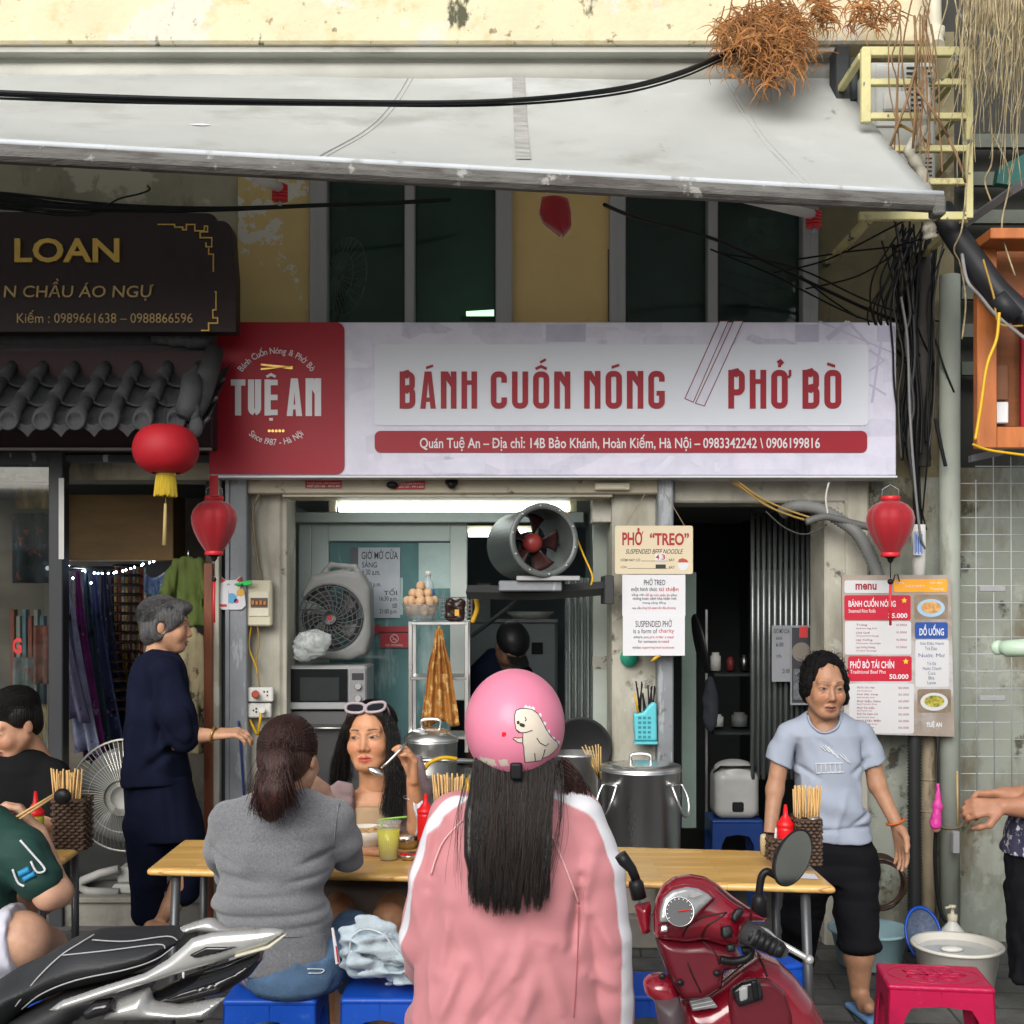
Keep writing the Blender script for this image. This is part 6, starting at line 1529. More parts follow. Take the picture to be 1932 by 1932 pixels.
mb=MB();lines(mb,[('BÁNH CUỐN NÓNG',1601,1690,1127,1145,.02),('Steamed Rice Rolls',1601,1652,1149,1156),('35.000',1676,1712,1157,1166,.02),('PHỞ BÒ TÁI CHÍN',1604,1687,1243,1261,.02),('Traditional Beef Pho',1604,1671,1264,1271),('50.000',1678,1714,1272,1281,.02),('ĐỒ UỐNG',1734,1781,1178,1199,.02),('TUỆ AN',1748,1777,1360,1374,.03)],yt_)
for k in range(4):text(mb,'ĐẶC BIỆT' if k%2 else 'Topping',(1690,1708,1755,1755)[k],(1706,1745,1780,1778)[k],1097+6*(k%3),1102+6*(k%3),yt_)
obj('white_print',mb,m_swh,MN)
mb=MB();lines(mb,[('Sữa Đậu Nành',1736,1781,1211,1218),('Trà Đào',1745,1768,1220,1227),('Nước Mơ',1733,1783,1233,1240),('Trà Đá',1749,1766,1249,1255),('Nước Chanh',1741,1776,1258,1264),('Coca',1751,1765,1267,1273),('Bia',1752,1763,1276,1282),('Lavie',1750,1766,1285,1291)],yt_);obj('blue_print',mb,mat('menu_print_blue',(.03,.05,.15),.5),MN)
def star(u,v,r):return[(u+(r if k%2==0 else r*.45)*math.sin(k*math.pi/5),v-(r if k%2==0 else r*.45)*math.cos(k*math.pi/5))for k in range(10)]
for u,v in((1706,1133),(1709,1248)):mb=MB();face_poly(mb,star(u,v,6),yt_+.0005,.001);obj('star',mb,mat('star_yellow',(.75,.48,.03),.4),MN)
mb=MB();mb.tube([W(1686,1097,5.77),W(1688,1085,5.78),W(1694,1084,5.78),W(1697,1097,5.77)],.003,5);obj('hook',mb,m_blk,MN)
GR=thing('wire_grid','white wire grid rack fixed on the wall beyond the drain pipes','rack',W(1860,1490,5.95));YGr=5.95
for k in range(5):mb=MB();u=1808+k*33;mb.tube([W(u,862 if k>1 else 905,YGr),W(u+2,1492,YGr)],.0028,5);obj('upright_wire',mb,mat('grid_white',(.42,.44,.44),.4),GR)
for k in range(20):mb=MB();v=880+k*32.2;mb.tube([W(1806 if k else 1840,v,YGr+.006),W(1945,v,YGr+.006)],.0028,5);obj('cross_wire',mb,mat('grid_white',(.42,.44,.44),.4),GR)
for v in(1112,1318):
 mb=MB();plate(mb,1846,1896,v-6,v+4,YGr,.012,.003);obj('hook_bar',mb,m_alu,GR)
mb=MB();mb.tube([W(1880,1218,5.2),W(1900,1224,5.15),W(1960,1220,5.1)],[.02,.036,.04],12);mb.sphere(W(1884,1222,5.18),(.035,.02,.032),14);one('mint_mirror',mb,mat('mint_plastic',(.42,.55,.42),.35),'pale mint green rounded scooter mirror end hanging before the wire grid','mirror')
mb=MB()
for k in range(5):
 r_=.13-.006*k;c=W(1655,1664,5.8)+Vector((.004*k,-.012*k,.005*math.sin(k*3)))
 mb.tube([c+Vector((r_*.95*math.cos(a),.02*math.sin(a*2+k),r_*1.0*math.sin(a)))for a in[q*math.pi/20 for q in range(40)]],.009,8,closed=True)
one('hose_coil',mb,mat('brown_hose',(.045,.025,.016),.4,var=.3),'dark brown coiled hose hanging low on the wall beside the drain pipes','hose')
mb=MB();mb.sphere(W(1631,1620,5.72),(.012,.012,.014),10);one('orange_nozzle',mb,mat('orange_print',(.65,.25,.04),.5),'small orange connector on the coiled hose','nozzle')
s_=SDF();s_.chain([W(1770,1480,5.75),W(1769,1520,5.75),W(1765,1555,5.75)],[.008,.018,.028],.02);mb=MB();s_.to(mb,.005,folds(.004,50));PG=thing('pink_glove','pink rubber glove hanging on a black cord by the drain pipe','glove',W(1767,1562,5.75));obj('glove',mb,mat('pink_rubber',(.62,.05,.30),.5),PG);mb=MB();mb.sphere(W(1766,1563,5.75),(.022,.016,.02),12);obj('cuff',mb,mat('tan_rubber',(.42,.2,.12),.5),PG)
cable([(1768,1390,5.8),(1770,1440,5.76),(1770,1482,5.75)],.005,'black cord holding the pink glove',m_cable,cat='cord')
cable([(1766,1562,5.8),(1764,1620,5.8),(1770,1700,5.8),(1784,1740,5.78)],.009,'black strap hanging between the drain pipes near the ground',m_cable,cat='strap')
# ===== TABLES, STOOLS, THINGS ON THEM, BASINS
def wood_top(name):
 m=bpy.data.materials.new(name);m.use_nodes=True;nt=m.node_tree;N=nt.nodes;L=nt.links;b=N['Principled BSDF']
 tc=N.new('ShaderNodeTexCoord');br=N.new('ShaderNodeTexBrick');L.new(tc.outputs['Object'],br.inputs[0])
 br.inputs['Color1'].default_value=(.58,.335,.095,1);br.inputs['Color2'].default_value=(.70,.43,.14,1);br.inputs['Mortar'].default_value=(.40,.20,.06,1)
 br.inputs['Scale'].default_value=1;br.inputs['Brick Width'].default_value=.34;br.inputs['Row Height'].default_value=.045;br.inputs['Mortar Size'].default_value=.0008;br.offset=.37
 no=N.new('ShaderNodeTexNoise');mp=N.new('ShaderNodeMapping');mp.inputs['Scale'].default_value=(2.5,40,10);L.new(tc.outputs['Object'],mp.inputs[0]);L.new(mp.outputs[0],no.inputs[0]);no.inputs['Scale'].default_value=2;no.inputs['Detail'].default_value=6
 mr=N.new('ShaderNodeMapRange');mr.inputs['From Min'].default_value=.3;mr.inputs['From Max'].default_value=.7;mr.inputs['To Min'].default_value=.8;mr.inputs['To Max'].default_value=1.15;L.new(no.outputs['Fac'],mr.inputs[0])
 sc=N.new('ShaderNodeVectorMath');sc.operation='SCALE';L.new(br.outputs['Color'],sc.inputs[0]);L.new(mr.outputs[0],sc.inputs['Scale']);L.new(sc.outputs[0],b.inputs['Base Color'])
 b.inputs['Roughness'].default_value=.32;return m
m_wtop=wood_top('blond_table_wood')
m_leg=mat('table_leg_steel',(.10,.105,.11),.4,metal=.6)
TZ=.745
def tabletop(par,C4,th=.028):
 s_=SDF();P=[(c[0],c[1])for c in C4]
 s_.poly(P,(0,0,TZ-th/2),(1,0,0),(0,1,0),th/2,.012);mb=MB();s_.to(mb,.0095,smooth=0);obj('tabletop',mb,m_wtop,par)
def tpt(u,v):Y=(CAMZ-TZ)*FPX/(v-HOR);return(X(u,Y),Y)
for(C4,lb)in(([tpt(275,1639),tpt(930,1655),tpt(945,1590),tpt(346,1583)],'blond wood folding table with bowls where the two women eat'),([tpt(932,1655),tpt(1578,1673),tpt(1502,1606),tpt(947,1590)],'blond wood folding table with the woven caddy standing on its far end')):
 cx=sum(c[0]for c in C4)/4;cy=sum(c[1]for c in C4)/4
 t=thing('folding_table',lb,'table',(cx,cy,0),'blond folding tables');tabletop(t,C4)
 for i in range(4):
  a=Vector(C4[i]);c_=Vector((cx,cy));p=a.lerp(c_,.16);q=a.lerp(c_,.12)
  mb=MB();mb.tube([(p.x,p.y,TZ-.028),(q.x,q.y,ground_z(q.x,q.y))],.017,10);obj('leg',mb,m_leg,t)
 mb=MB();mb.bx(cx-.45,cx+.45,cy-.01,cy+.01,TZ-.07,TZ-.03);obj('rail',mb,m_leg,t)
C4=[tpt(-60,1650),tpt(110,1628),tpt(170,1585),tpt(60,1568),tpt(-60,1572)]
t=thing('folding_table','blond wood table corner in front of the man in black, under a chopstick caddy','table',(C4[2][0]-.3,C4[2][1],0),'blond folding tables');tabletop(t,C4)
for p in(C4[1],C4[2]):mb=MB();mb.tube([(p[0]-.06,p[1],TZ-.028),(p[0]-.06,p[1],ground_z(p[0],p[1]))],.016,8);obj('leg',mb,m_leg,t)
def stool(label,x,y,h,wd,dp,m,group=None,rz=0.,z0=0.):
 t=thing('plastic_stool',label,'stool',(x,y,z0),group);Rz=Matrix.Rotation(rz,3,'Z');o_=Vector((x,y,z0))
 s_=SDF();s_.box(o_+ZA*(h-.012),(wd/2,dp/2,.012),.012,Rz)
 mb=MB();s_.to(mb,.006)
 obj('seat',mb,m,t)
 k=1.09
 ap=lambda sx,sy,zf:o_+Rz@Vector((sx*wd/2*(k-(k-.97)*zf),sy*dp/2*(k-(k-.97)*zf),zf*(h-.016)))
 for sx in(-1,1):
  for sy in(-1,1):
   mb=MB()
   for(ax,ay)in((1,0),(0,1)):
    a0,a1=ap(sx,sy,0),ap(sx,sy,1);d=Rz@Vector((-sx*ax,-sy*ay,0));n_=Rz@Vector((-sx*ay,-sy*ax,0))*.006
    pr_=[(0,.0),(.045,0),(.047,.55),(.055,.78),(.075,.86),(.3 if 0 else(wd if ax else dp)/2-.002,.88),((wd if ax else dp)/2-.002,1.),(0,1.)]
    A=[a0.lerp(a1,f)+d*w_ for w_,f in pr_];V=A+[q+n_ for q in A];n=len(A)
    mb.add(V,[tuple(range(n)),tuple(range(2*n-1,n-1,-1))]+[(i,(i+1)%n,n+(i+1)%n,n+i)for i in range(n)])
   obj('leg',mb,m,t)
 return t
m_blue=mat('blue_plastic',(.008,.075,.46),.36,var=.14,vs=5,dirt=[((.05,.14,.45),.6,16,.60,.66),((.01,.03,.12),.7,7,.60,.72)]);m_pink=mat('crimson_plastic',(.42,.005,.055),.34,var=.1,vs=4,dirt=[((.50,.05,.11),.6,18,.60,.66),((.16,.005,.03),.6,7,.60,.72)])
stool('blue plastic stool under the woman in the grey sweater',X(520,3.95),3.98,.455,.30,.27,m_blue,'blue plastic stools')
stool('blue plastic stool with the pale denim jacket lying on it',X(722,3.95),3.99,.455,.255,.26,m_blue,'blue plastic stools')
stool('blue plastic stool half hidden behind the pink jacket',X(1218,4.0),4.02,.455,.27,.26,m_blue,'blue plastic stools')
stool('blue plastic stool half hidden behind the red scooter handlebar',X(1428,4.25),4.3,.46,.26,.26,m_blue,'blue plastic stools',.3)
stool('blue plastic stool under the diner in the dark green jersey',X(38,4.3),4.3,.45,.26,.26,m_blue,'blue plastic stools')
stool('blue plastic stool with shade in its colour, holding the rice cooker in the passage',X(1385,6.6),6.62,Z(1540,6.6),.28,.26,mat('dim_blue_plastic',(.006,.03,.14),.4),'blue plastic stools')  # shaded copy of the blue plastic, passage shade put into the colour
t=stool('crimson plastic stool with a floral pattern on its seat beside the white basin',X(1775,4.05),4.12,.45,.345,.25,m_pink,None,-.13)
mb=MB();Rz=Matrix.Rotation(-.13,3,'Z')
for k in range(7):
 a=k*2*math.pi/7;c=Vector((X(1775,4.05),4.12,.4505))
 P=[c+Rz@Vector((.02*math.cos(a)+q*math.cos(a)*.085+s2*-math.sin(a),.014*math.sin(a)+q*math.sin(a)*.06+s2*math.cos(a)*.7,0))for q,s2 in((0,0),(.3,.02),(.7,.025),(1,0),(.7,-.025),(.3,-.02))]
 mb.tube(P,.0025,5,closed=True)
for r_ in(.15,.02):mb.tube([c+Rz@Vector((r_*math.cos(a),r_*.68*math.sin(a),0))for a in[q*math.pi/16 for q in range(32)]],.0022,5,closed=True)
obj('floral_relief',mb,m_pink,t)
m_den=mat('pale_denim',(.42,.50,.55),.85,var=.15,vs=14,bump=.3,bs=150)
YJ=3.97;s_=SDF()
for(u,v,rx,ry,rz_)in((720,1800,.12,.11,.045),(700,1785,.085,.09,.06),(740,1815,.11,.10,.035),(690,1765,.06,.08,.05),(765,1835,.06,.09,.025),(678,1800,.045,.09,.06)):s_.ell(W(u,v,YJ),(rx,ry,rz_),k=.03)
s_.chain([W(655,1800,YJ-.08),W(660,1765,YJ-.09),W(690,1748,YJ-.09),W(725,1758,YJ-.10),W(750,1790,YJ-.10),W(790,1830,YJ-.11)],[.02,.026,.028,.026,.024,.018],.012)
s_.chain([W(672,1820,YJ-.09),W(676,1785,YJ-.11),W(700,1768,YJ-.11),W(728,1790,YJ-.11)],[.02,.022,.022,.02],.01)
s_.chain([W(690,1812,YJ-.115),W(740,1800,YJ-.115),W(785,1825,YJ-.12)],[.012,.016,.014],.01)
mb=MB();s_.to(mb,.005,folds(.022,30,2));DJ=thing('denim_jacket','pale blue denim jacket crumpled on a blue stool','jacket',W(725,1850,YJ));obj('cloth',mb,m_den,DJ)
mb=MB();mb.tube(catmull([W(660,1802,YJ-.105),W(664,1768,YJ-.117),W(690,1753,YJ-.119),W(724,1764,YJ-.126),W(747,1793,YJ-.126),W(786,1832,YJ-.13)],5),.003,5);obj('seam',mb,mat('denim_seam',(.55,.60,.62),.9),DJ)
# ---- caddies with chopsticks and sauce bottles
m_wick=mat('brown_wicker',(.085,.052,.035),.6,var=.3,vs=30,bump=.3)
m_red=mat('sauce_red',(.62,.008,.012),.35,var=.05)
def caddy(u0,u1,v0,v1,Y,label):
 t=thing('woven_caddy',label,'caddy',W((u0+u1)/2,v1,Y));x0,x1,z0,z1=X(u0,Y),X(u1,Y),Z(v1,Y),Z(v0,Y);d=.11;mb=MB()
 mb.bx(x0,x1,Y,Y+d,z0,z1-.004)
 n=max(5,int((z1-z0)/.012));m_=8
 for r_ in range(n):
  zc=z0+(r_+.5)*(z1-z0)/n
  for k in range(m_):
   a=x0+(x1-x0)*k/m_;b_=x0+(x1-x0)*(k+1)/m_
   if(r_+k)%2:mb.tube([(a-.002,Y-.001,zc),((a+b_)/2,Y-.007,zc),(b_+.002,Y-.001,zc)],(z1-z0)/n*.46,6)
  for k in range(5):
   for xs_,sg in((x0,-1),(x1,1)):
    a=Y+d*k/5;b_=Y+d*(k+1)/5
    if(r_+k)%2:mb.tube([(xs_,a,zc),(xs_+sg*.006,(a+b_)/2,zc),(xs_,b_,zc)],(z1-z0)/n*.46,6)
 obj('weave',mb,m_wick,t)
 mb=MB();mb.tube([(x0,Y,z1),(x1,Y,z1),(x1,Y+d,z1),(x0,Y+d,z1)],.007,6,closed=True);obj('rim',mb,m_wick,t)
 return t
def sauce(u,v1,v0,Y,label,body=None):
 c=W(u,v1,Y);H=S(v1-v0,Y);t=thing('sauce_bottle',label,'bottle',c,'squeeze sauce bottles');r_=.031
 mb=MB();mb.lathe([(0,0),(r_*.95,0),(r_,.006),(r_,H*.52),(r_*.96,H*.60),(0,H*.60)],c,None,28);obj('body',mb,body or m_red,t)
 mb=MB();mb.lathe([(r_*1.02,H*.585),(r_*1.04,H*.595),(r_*1.04,H*.66),(r_*.72,H*.70),(r_*.55,H*.76),(r_*.32,H*.80),(r_*.16,H),(0,H)],c,None,28);obj('nozzle_cap',mb,m_red,t)
m_bam=mat('bamboo_chopstick',(.58,.36,.14),.55,var=.2,vs=20)
def sticks(u0,u1,v0,v1,Y,n,label,group):
 for k in range(n):
  f=(k+.5)/n;u=u0+(u1-u0)*f+random.uniform(-2,2);mb=MB();lean=(f-.5)*random.uniform(2,16)
  mb.tube([W(u-lean*.6,v1,Y+random.uniform(-.03,.03)),W(u+lean,v0+random.uniform(-4,7),Y+random.uniform(-.03,.03))],.0035,5);one('chopstick',mb,m_bam,label,'chopstick',group)
YK=4.35
caddy(1506,1549,1548,1634,YK,'brown woven caddy with chopsticks beside the walking older woman');caddy(1455,1506,1584,1626,YK+.02,'low woven tray holding the red sauce bottle in front of the older woman')
sticks(1498,1546,1482,1575,YK+.06,22,'bamboo chopstick in the woven caddy beside the walking older woman','chopsticks in the right caddy')
sauce(1482,1618,1518,YK+.045,'red squeeze sauce bottle before the walking older woman')
for k,(u,v)in enumerate(((1518,1552),(1535,1550),(1540,1558))):mb=MB();mb.sphere(W(u,v,YK+.02),(.022,.02,.02),14);one('spoon',mb,m_blk if k%2==0 else m_stl,'spoon bowl sticking out of the caddy before the older woman','spoon','spoons in the right caddy')
mb=MB();mb.lathe([(0,0),(.012,0),(.014,.05),(.012,.07),(.006,.075),(0,.075)],W(1441,1612,4.45),None,16);mb.V=[(x,y,z)for x,y,z in mb.V];one('toothpick_jar',mb,mat('toothpick',(.45,.36,.20),.5),'small tan toothpick jar between the caddy tray and the dark doorway','jar')
mb=MB();mb.grid(lambda i,j:W(1460+12*i+3*j,1590-28*j,YK+.05+.01*math.sin(i*5)),3,3,0,True,(0,.004,0));one('tissue',mb,m_paper,'folded white tissue standing in the low woven tray','tissue')
mb=MB();mb.add([(*tpt(u,v),TZ+.002)for u,v in((1497,1648),(1537,1650),(1545,1660),(1492,1657))],[(0,1,2,3)]);one('paper_slip',mb,m_paper,'white paper slip lying beside the walking older woman','paper')
caddy(98,156,1510,1606,4.75,'tall brown woven caddy with chopsticks in front of the man in black');sticks(100,154,1453,1530,4.82,26,'bamboo chopstick in the woven caddy beside the standing fan','chopsticks in the left caddy')
sauce(67,1602,1493,4.62,'red capped squeeze bottle of yellow green sauce in front of the man in black',mat('green_sauce',(.35,.36,.03),.3))
mb=MB();mb.sphere(W(118,1503,4.66),(.034,.02,.032),16);one('ladle',mb,m_blk,'black spoon bowl sticking out of the caddy beside the standing fan','spoon')
sticks(820,880,1462,1545,4.72,24,'bamboo chopstick in the bundle behind the pink jacket shoulder','chopsticks behind the pink jacket')
mb=MB();mb.tube([W(878,1530,4.7),W(884,1490,4.7),(X(880,4.7),4.7,Z(1465,4.7))],.006,6);one('yellow_ladle',mb,m_cabley,'yellow ladle handle standing beside the bundle of chopsticks','ladle')
caddy(815,880,1535,1600,4.68,'woven caddy hidden behind the pink jacket shoulder')
sauce(803,1585,1497,4.52,'red squeeze sauce bottle between the drink cup and the pink jacket')
c=Vector((*tpt(690,1604),TZ));mb=MB();mb.lathe([(0,.004),(.045,.0),(.05,.008),(.085,.05),(.098,.085),(.094,.085),(.08,.05),(.04,.02),(0,.02)],c,None,40);BW=thing('noodle_bowl','white noodle bowl in front of the woman eating with a spoon','bowl',c);obj('bowl',mb,mat('white_ceramic',(.66,.62,.54),.2,var=.04),BW);mb=MB();mb.lathe([(0,.072),(.09,.07)],c,None,24)
for k in range(12):mb.sphere(c+Vector((random.uniform(-.06,.06),random.uniform(-.06,.06),.075)),(.018,.015,.01),8)
obj('noodles',mb,mat('noodle_broth',(.45,.28,.12),.4,var=.4,vs=40),BW)
c=Vector((*tpt(733,1622),TZ));CP=thing('drink_cup','clear plastic cup of yellow green juice with a bright green straw','cup',c)
mb=MB();mb.lathe([(0,.001),(.034,.001),(.0345,.004),(.0455,.135),(.047,.137),(.047,.141),(.0445,.141),(.0440,.135),(.0335,.006),(0,.006)],c,None,36);obj('cup',mb,mat('cup_plastic',(.75,.78,.70),.08,alpha=.16,var=.0),CP)
mb=MB();mb.lathe([(0,.006),(.0334,.0062),(.0425,.115),(0,.115)],c,None,32);obj('juice',mb,mat('yellow_juice',(.66,.60,.008),.15,var=.1,vs=20,sss=.0),CP)
mb=MB();mb.lathe([(.047,.139),(.05,.141),(.0495,.147),(.042,.149),(0,.1495)],c,None,36);obj('lid',mb,mat('cup_plastic',(.75,.78,.70),.08,alpha=.16,var=.0),CP)
mb=MB();mb.tube([c+Vector((.0,.0,.02)),c+Vector((-.03,.0,.152)),c+Vector((.07,-.01,.162))],.004,8);obj('straw',mb,mat('green_straw',(.30,.62,.08),.4),CP)
mb=MB();mb.tube([Vector((*tpt(650,1605),TZ+.005)),Vector((*tpt(716,1599),TZ+.006))],.004,8);one('straw',mb,mat('green_straw',(.30,.62,.08),.4),'loose green straw lying on the table beside the noodle bowl','straw')
for(u,v,r_,h_,lb,m2)in((768,1600,.06,.055,'steel bowl behind the juice cup',None),(772,1622,.042,.022,'small steel dish of red chilli near the pink jacket',1)):
 c=Vector((*tpt(u,v),TZ));b_=thing('steel_bowl',lb,'bowl',c);mb=MB();mb.lathe([(0,.002),(r_*.6,.0),(r_*.85,h_*.5),(r_*1.03,h_),(r_,h_),(r_*.8,h_*.5),(r_*.5,.006),(0,.006)],c,None,36);obj('bowl',mb,mat('warm_steel',(.52,.45,.36),.25,metal=1.),b_)
 if m2:
  mb=MB()
  for k in range(14):mb.sphere(c+Vector((random.uniform(-.028,.028),random.uniform(-.026,.026),h_*.8)),(.009,.006,.004),6)
  obj('chilli',mb,m_red,b_)
mb=MB();mb.grid(lambda i,j:W(783+18*i+4*math.sin(j*5),1575-62*j+4*math.sin(i*4),4.66+.015*math.sin(i*7+j*4)),6,6,0,True,(0,.003,0));one('napkin',mb,m_paper,'white paper napkin standing behind the red sauce bottle','napkin')
def basin(label,u,v1,hw,hh,Y,m,group=None):
 c=Vector((X(u,Y),Y,.004));r_=S(hw,Y);t=thing('basin',label,'basin',c,group);mb=MB()
 mb.lathe([(0,.0),(r_*.70,0),(r_*.74,.008),(r_*.92,hh-.012),(r_*1.0,hh-.008),(r_*1.01,hh),(r_*.98,hh+.006),(r_*.9,hh),(r_*.71,.02),(0,.016)],c,None,56);obj('bowl',mb,m,t);return t,c
t,c=basin('greyish white plastic basin beside the crimson stool',1806,1838,84,.215,5.3,mat('bone_plastic',(.62,.60,.54),.4,var=.06))
mb=MB();mb.lathe([(0,.19),(.165,.19)],c,None,32);obj('water',mb,mat('basin_water',(.52,.54,.52),.05,spec=.6),t)
mb=MB();mb.sphere(c+Vector((-.03,-.02,.20)),(.05,.03,.012),12);obj('rag',mb,m_whitepl,t)
basin('pale blue plastic basin behind the walking woman',1640,1812,76,.17,5.72,mat('pale_blue_plastic',(.27,.42,.46),.4,var=.06))
CL=thing('colander','blue rimmed strainer leaning between the two basins','strainer',(X(1742,5.55),5.55,0));mb=MB()
q_=Matrix.Rotation(R(65),3,'X');c=W(1742,1762,5.5)
mb.lathe([(.078,-.006),(.085,0),(.078,.006),(.073,0),(.078,-.006)],c,q_,30,sy=1.5);obj('rim',mb,m_blue,CL);mb=MB();mb.lathe([(.076,0),(.06,-.03),(0,-.05)],c,q_,24,sy=1.5);obj('mesh',mb,mat('strainer_mesh',(.10,.13,.2),.5,var=.4,vs=60),CL)
mb=MB();mb.lathe([(0,0),(.07,0),(.08,.06),(.075,.07),(0,.07)],(X(1735,5.4),5.4,.004),None,24);one('clay_pot',mb,mat('terracotta',(.24,.07,.02),.6,var=.3,vs=30),'terracotta coloured pot squeezed between the two basins','pot')
SO=thing('soap_bottle','white soap bottle with a beige pump behind the white basin','bottle',(X(1797,5.62),5.62,0));c=Vector((X(1797,5.62),5.62,.004));mb=MB();mb.lathe([(0,0),(.05,0),(.052,.02),(.05,.19),(.02,.225),(.018,.24),(0,.24)],c,None,24);obj('body',mb,m_whitepl,SO);mb=MB();mb.lathe([(.022,.235),(.022,.262),(.008,.265),(.008,.29),(.016,.292),(.016,.305),(0,.306)],c,None,18);mb.tube([c+Vector((0,0,.298)),c+Vector((-.035,-.01,.294))],.006,6);obj('pump',mb,m_cre,SO)
c=Vector((X(1550,4.05),4.05,.0));mb=MB();mb.lathe([(0,.01),(.26,.01),(.28,.0),(.30,.30),(.315,.31),(.32,.32),(.295,.32),(.27,.06),(0,.05)],Vector((X(1575,3.55),3.62,.0)),None,48);one('tub',mb,mat('black_tub',(.05,.05,.05),.45,var=.2),'black plastic tub at the bottom edge beside the red scooter','tub')
cw=W(652,522,6.38);WF=thing('wall_fan','dark wall fan seen through the left upper window','fan',cw);q_=Matrix.Rotation(R(-50),3,'Z')@Matrix.Rotation(R(90),3,'X');mb=MB()
for k in range(26):a=k*2*math.pi/26;mb.tube([cw+q_@Vector((r__*math.cos(a+tw),r__*math.sin(a+tw),.05*(1-r__/.2)**.5 if r__<.2 else 0))for r__,tw in((.03,0),(.12,.15),(.2,.25))],.003,3)
for r__ in(.12,.2):mb.tube([cw+q_@Vector((r__*math.cos(a),r__*math.sin(a),.03 if r__<.15 else 0))for a in[k*math.pi/16 for k in range(32)]],.004,4,closed=True)
obj('cage',mb,mat('fan_chrome_green',(.35,.5,.42),.3,metal=.6),WF);mb=MB();mb.sphere(cw+Vector((0,.05,0)),.05,14);mb.tube([cw,cw+Vector((-.1,.2,-.25))],.02,8);obj('motor',mb,m_dark,WF)
t=thing('tube_lamp','greenish lit tube lamp low behind the left upper window','lamp',W(905,592,7.6));mb=MB();mb.tube([W(880,596,7.6),W(945,592,7.6)],.028,10);obj('tube',mb,mat('lit_green_tube',(1,1,1),.3,var=0,emit=(.55,1.,.6),es=3),t);mb=MB();plate(mb,870,960,600,606,7.6,.05);obj('fitting',mb,m_dark,t)
s_=SDF();[s_.ell(W(1440+22*math.sin(k*2.3),440+14*math.cos(k*3.1),6.9),(.06,.03,.045))for k in range(7)];mb=MB();s_.to(mb,.014,folds(.02,22));one('potted_plant',mb,mat('room_leaves',(.05,.22,.05),.5,var=.5,vs=10),'green leaves glowing behind the right upper window','plant')
YF_=6.12;cf=W(240,1500,YF_);SF=thing('standing_fan','grey standing fan behind the woman in navy','fan',(cf.x,cf.y,.26));r_=S(106,YF_)
m_fg=mat('fan_wire',(.38,.38,.34),.4,metal=.5)
mb=MB()
for k in range(72):
 a=k*2*math.pi/72;mb.tube([cf+Vector((q*r_*math.cos(a+.25*q),-.075*(1-q**3)-.01,q*r_*math.sin(a+.25*q)))for q in(.2,.5,.8,.95,1.)],.0016,3)
for q in(1.,.99,.62):mb.tube([cf+Vector((q*r_*math.cos(a),-.075*(1-q**3)-.008,q*r_*math.sin(a)))for a in[k*math.pi/24 for k in range(48)]],.005 if q>.7 else .0016,5,closed=True)
obj('grille',mb,m_fg,SF)
mb=MB();mb.lathe([(0,-.02),(S(32,YF_),-.016),(S(33,YF_),0),(S(33,YF_),.02)],cf+Vector((0,-.075,0)),Matrix(((1,0,0),(0,0,1),(0,-1,0))).inverted(),26);obj('badge',mb,mat('fan_hub_grey',(.30,.30,.28),.5),SF)
for k in range(3):
 def fb(i,j,k=k):a=k*2.094+.3+(i-.5)*1.3;q=.05+j*(r_*.86-.05);return cf+Vector((q*math.cos(a),.02+.03*(i-.5),q*math.sin(a)))
 mb=MB();mb.grid(fb,6,5,0,True,(0,.003,0));obj('blade',mb,mat('fan_blade_grey',(.16,.165,.16),.3),SF)
mb=MB();mb.cyl(cf+Vector((0,.03,0)),cf+Vector((0,.16,0)),.06,.05);obj('motor',mb,mat('fan_hub_grey',(.30,.30,.28),.5),SF);mb=MB();mb.tube([cf+Vector((0,.1,-.03)),(cf.x,cf.y+.05,.38)],.017,10);obj('pole',mb,m_stl,SF)
zb_=.262;mb=MB();mb.bx(cf.x-.04,cf.x+.14,6.0,6.3,zb_,zb_+.05,.012);mb.bx(cf.x-.02,cf.x+.12,6.02,6.22,zb_+.05,zb_+.13,.012);obj('base',mb,mat('fan_base_grey',(.32,.32,.30),.5),SF);mb=MB();mb.tube([W(u,v,6.0)for u,v in((225,1640),(190,1648),(155,1662),(150,1672),(165,1682),(225,1684))],.022,8);obj('foot_ring',mb,mat('fan_base_grey',(.32,.32,.30),.5),SF)
m_brownb=mat('brown_wood_board',(.24,.14,.055),.6,var=.2,vs=4,stretch=(1,1,4))
mb=MB();plate(mb,126,350,940,1060,6.9,.25,.004);one('wood_beam',mb,m_brownb,'brown wooden beam box across the clothes shop','beam')
mb=MB();plate(mb,126,330,1060,1120,7.6,.05);one('grey_ledge',mb,mat('grey_ledge',(.12,.12,.14),.5),'grey ledge under the brown wooden beam','ledge')
m_led=mat('led_blue',(.8,.9,1),.3,var=0,emit=(.55,.75,1),es=28)
for k in range(20):mb=MB();u=128+k*8.5+rf.uniform(-3,3);v=1068+14*math.sin(k/5)+(20 if k%4==1 and k<8 else 0);mb.sphere(W(u,v,6.7),.0055,8);one('led_light',mb,m_led,'tiny blue white led light strung under the brown beam','light','led lights in the clothes shop')
cl=[(112,.5,(.16,.14,.24)),(134,.62,(.30,.31,.45)),(152,.66,(.20,.03,.18)),(168,.68,(.04,.07,.10)),(184,.62,(.05,.06,.16)),(202,.6,(.03,.035,.08)),(216,.55,(.08,.05,.10)),(122,.5,(.34,.28,.33))]
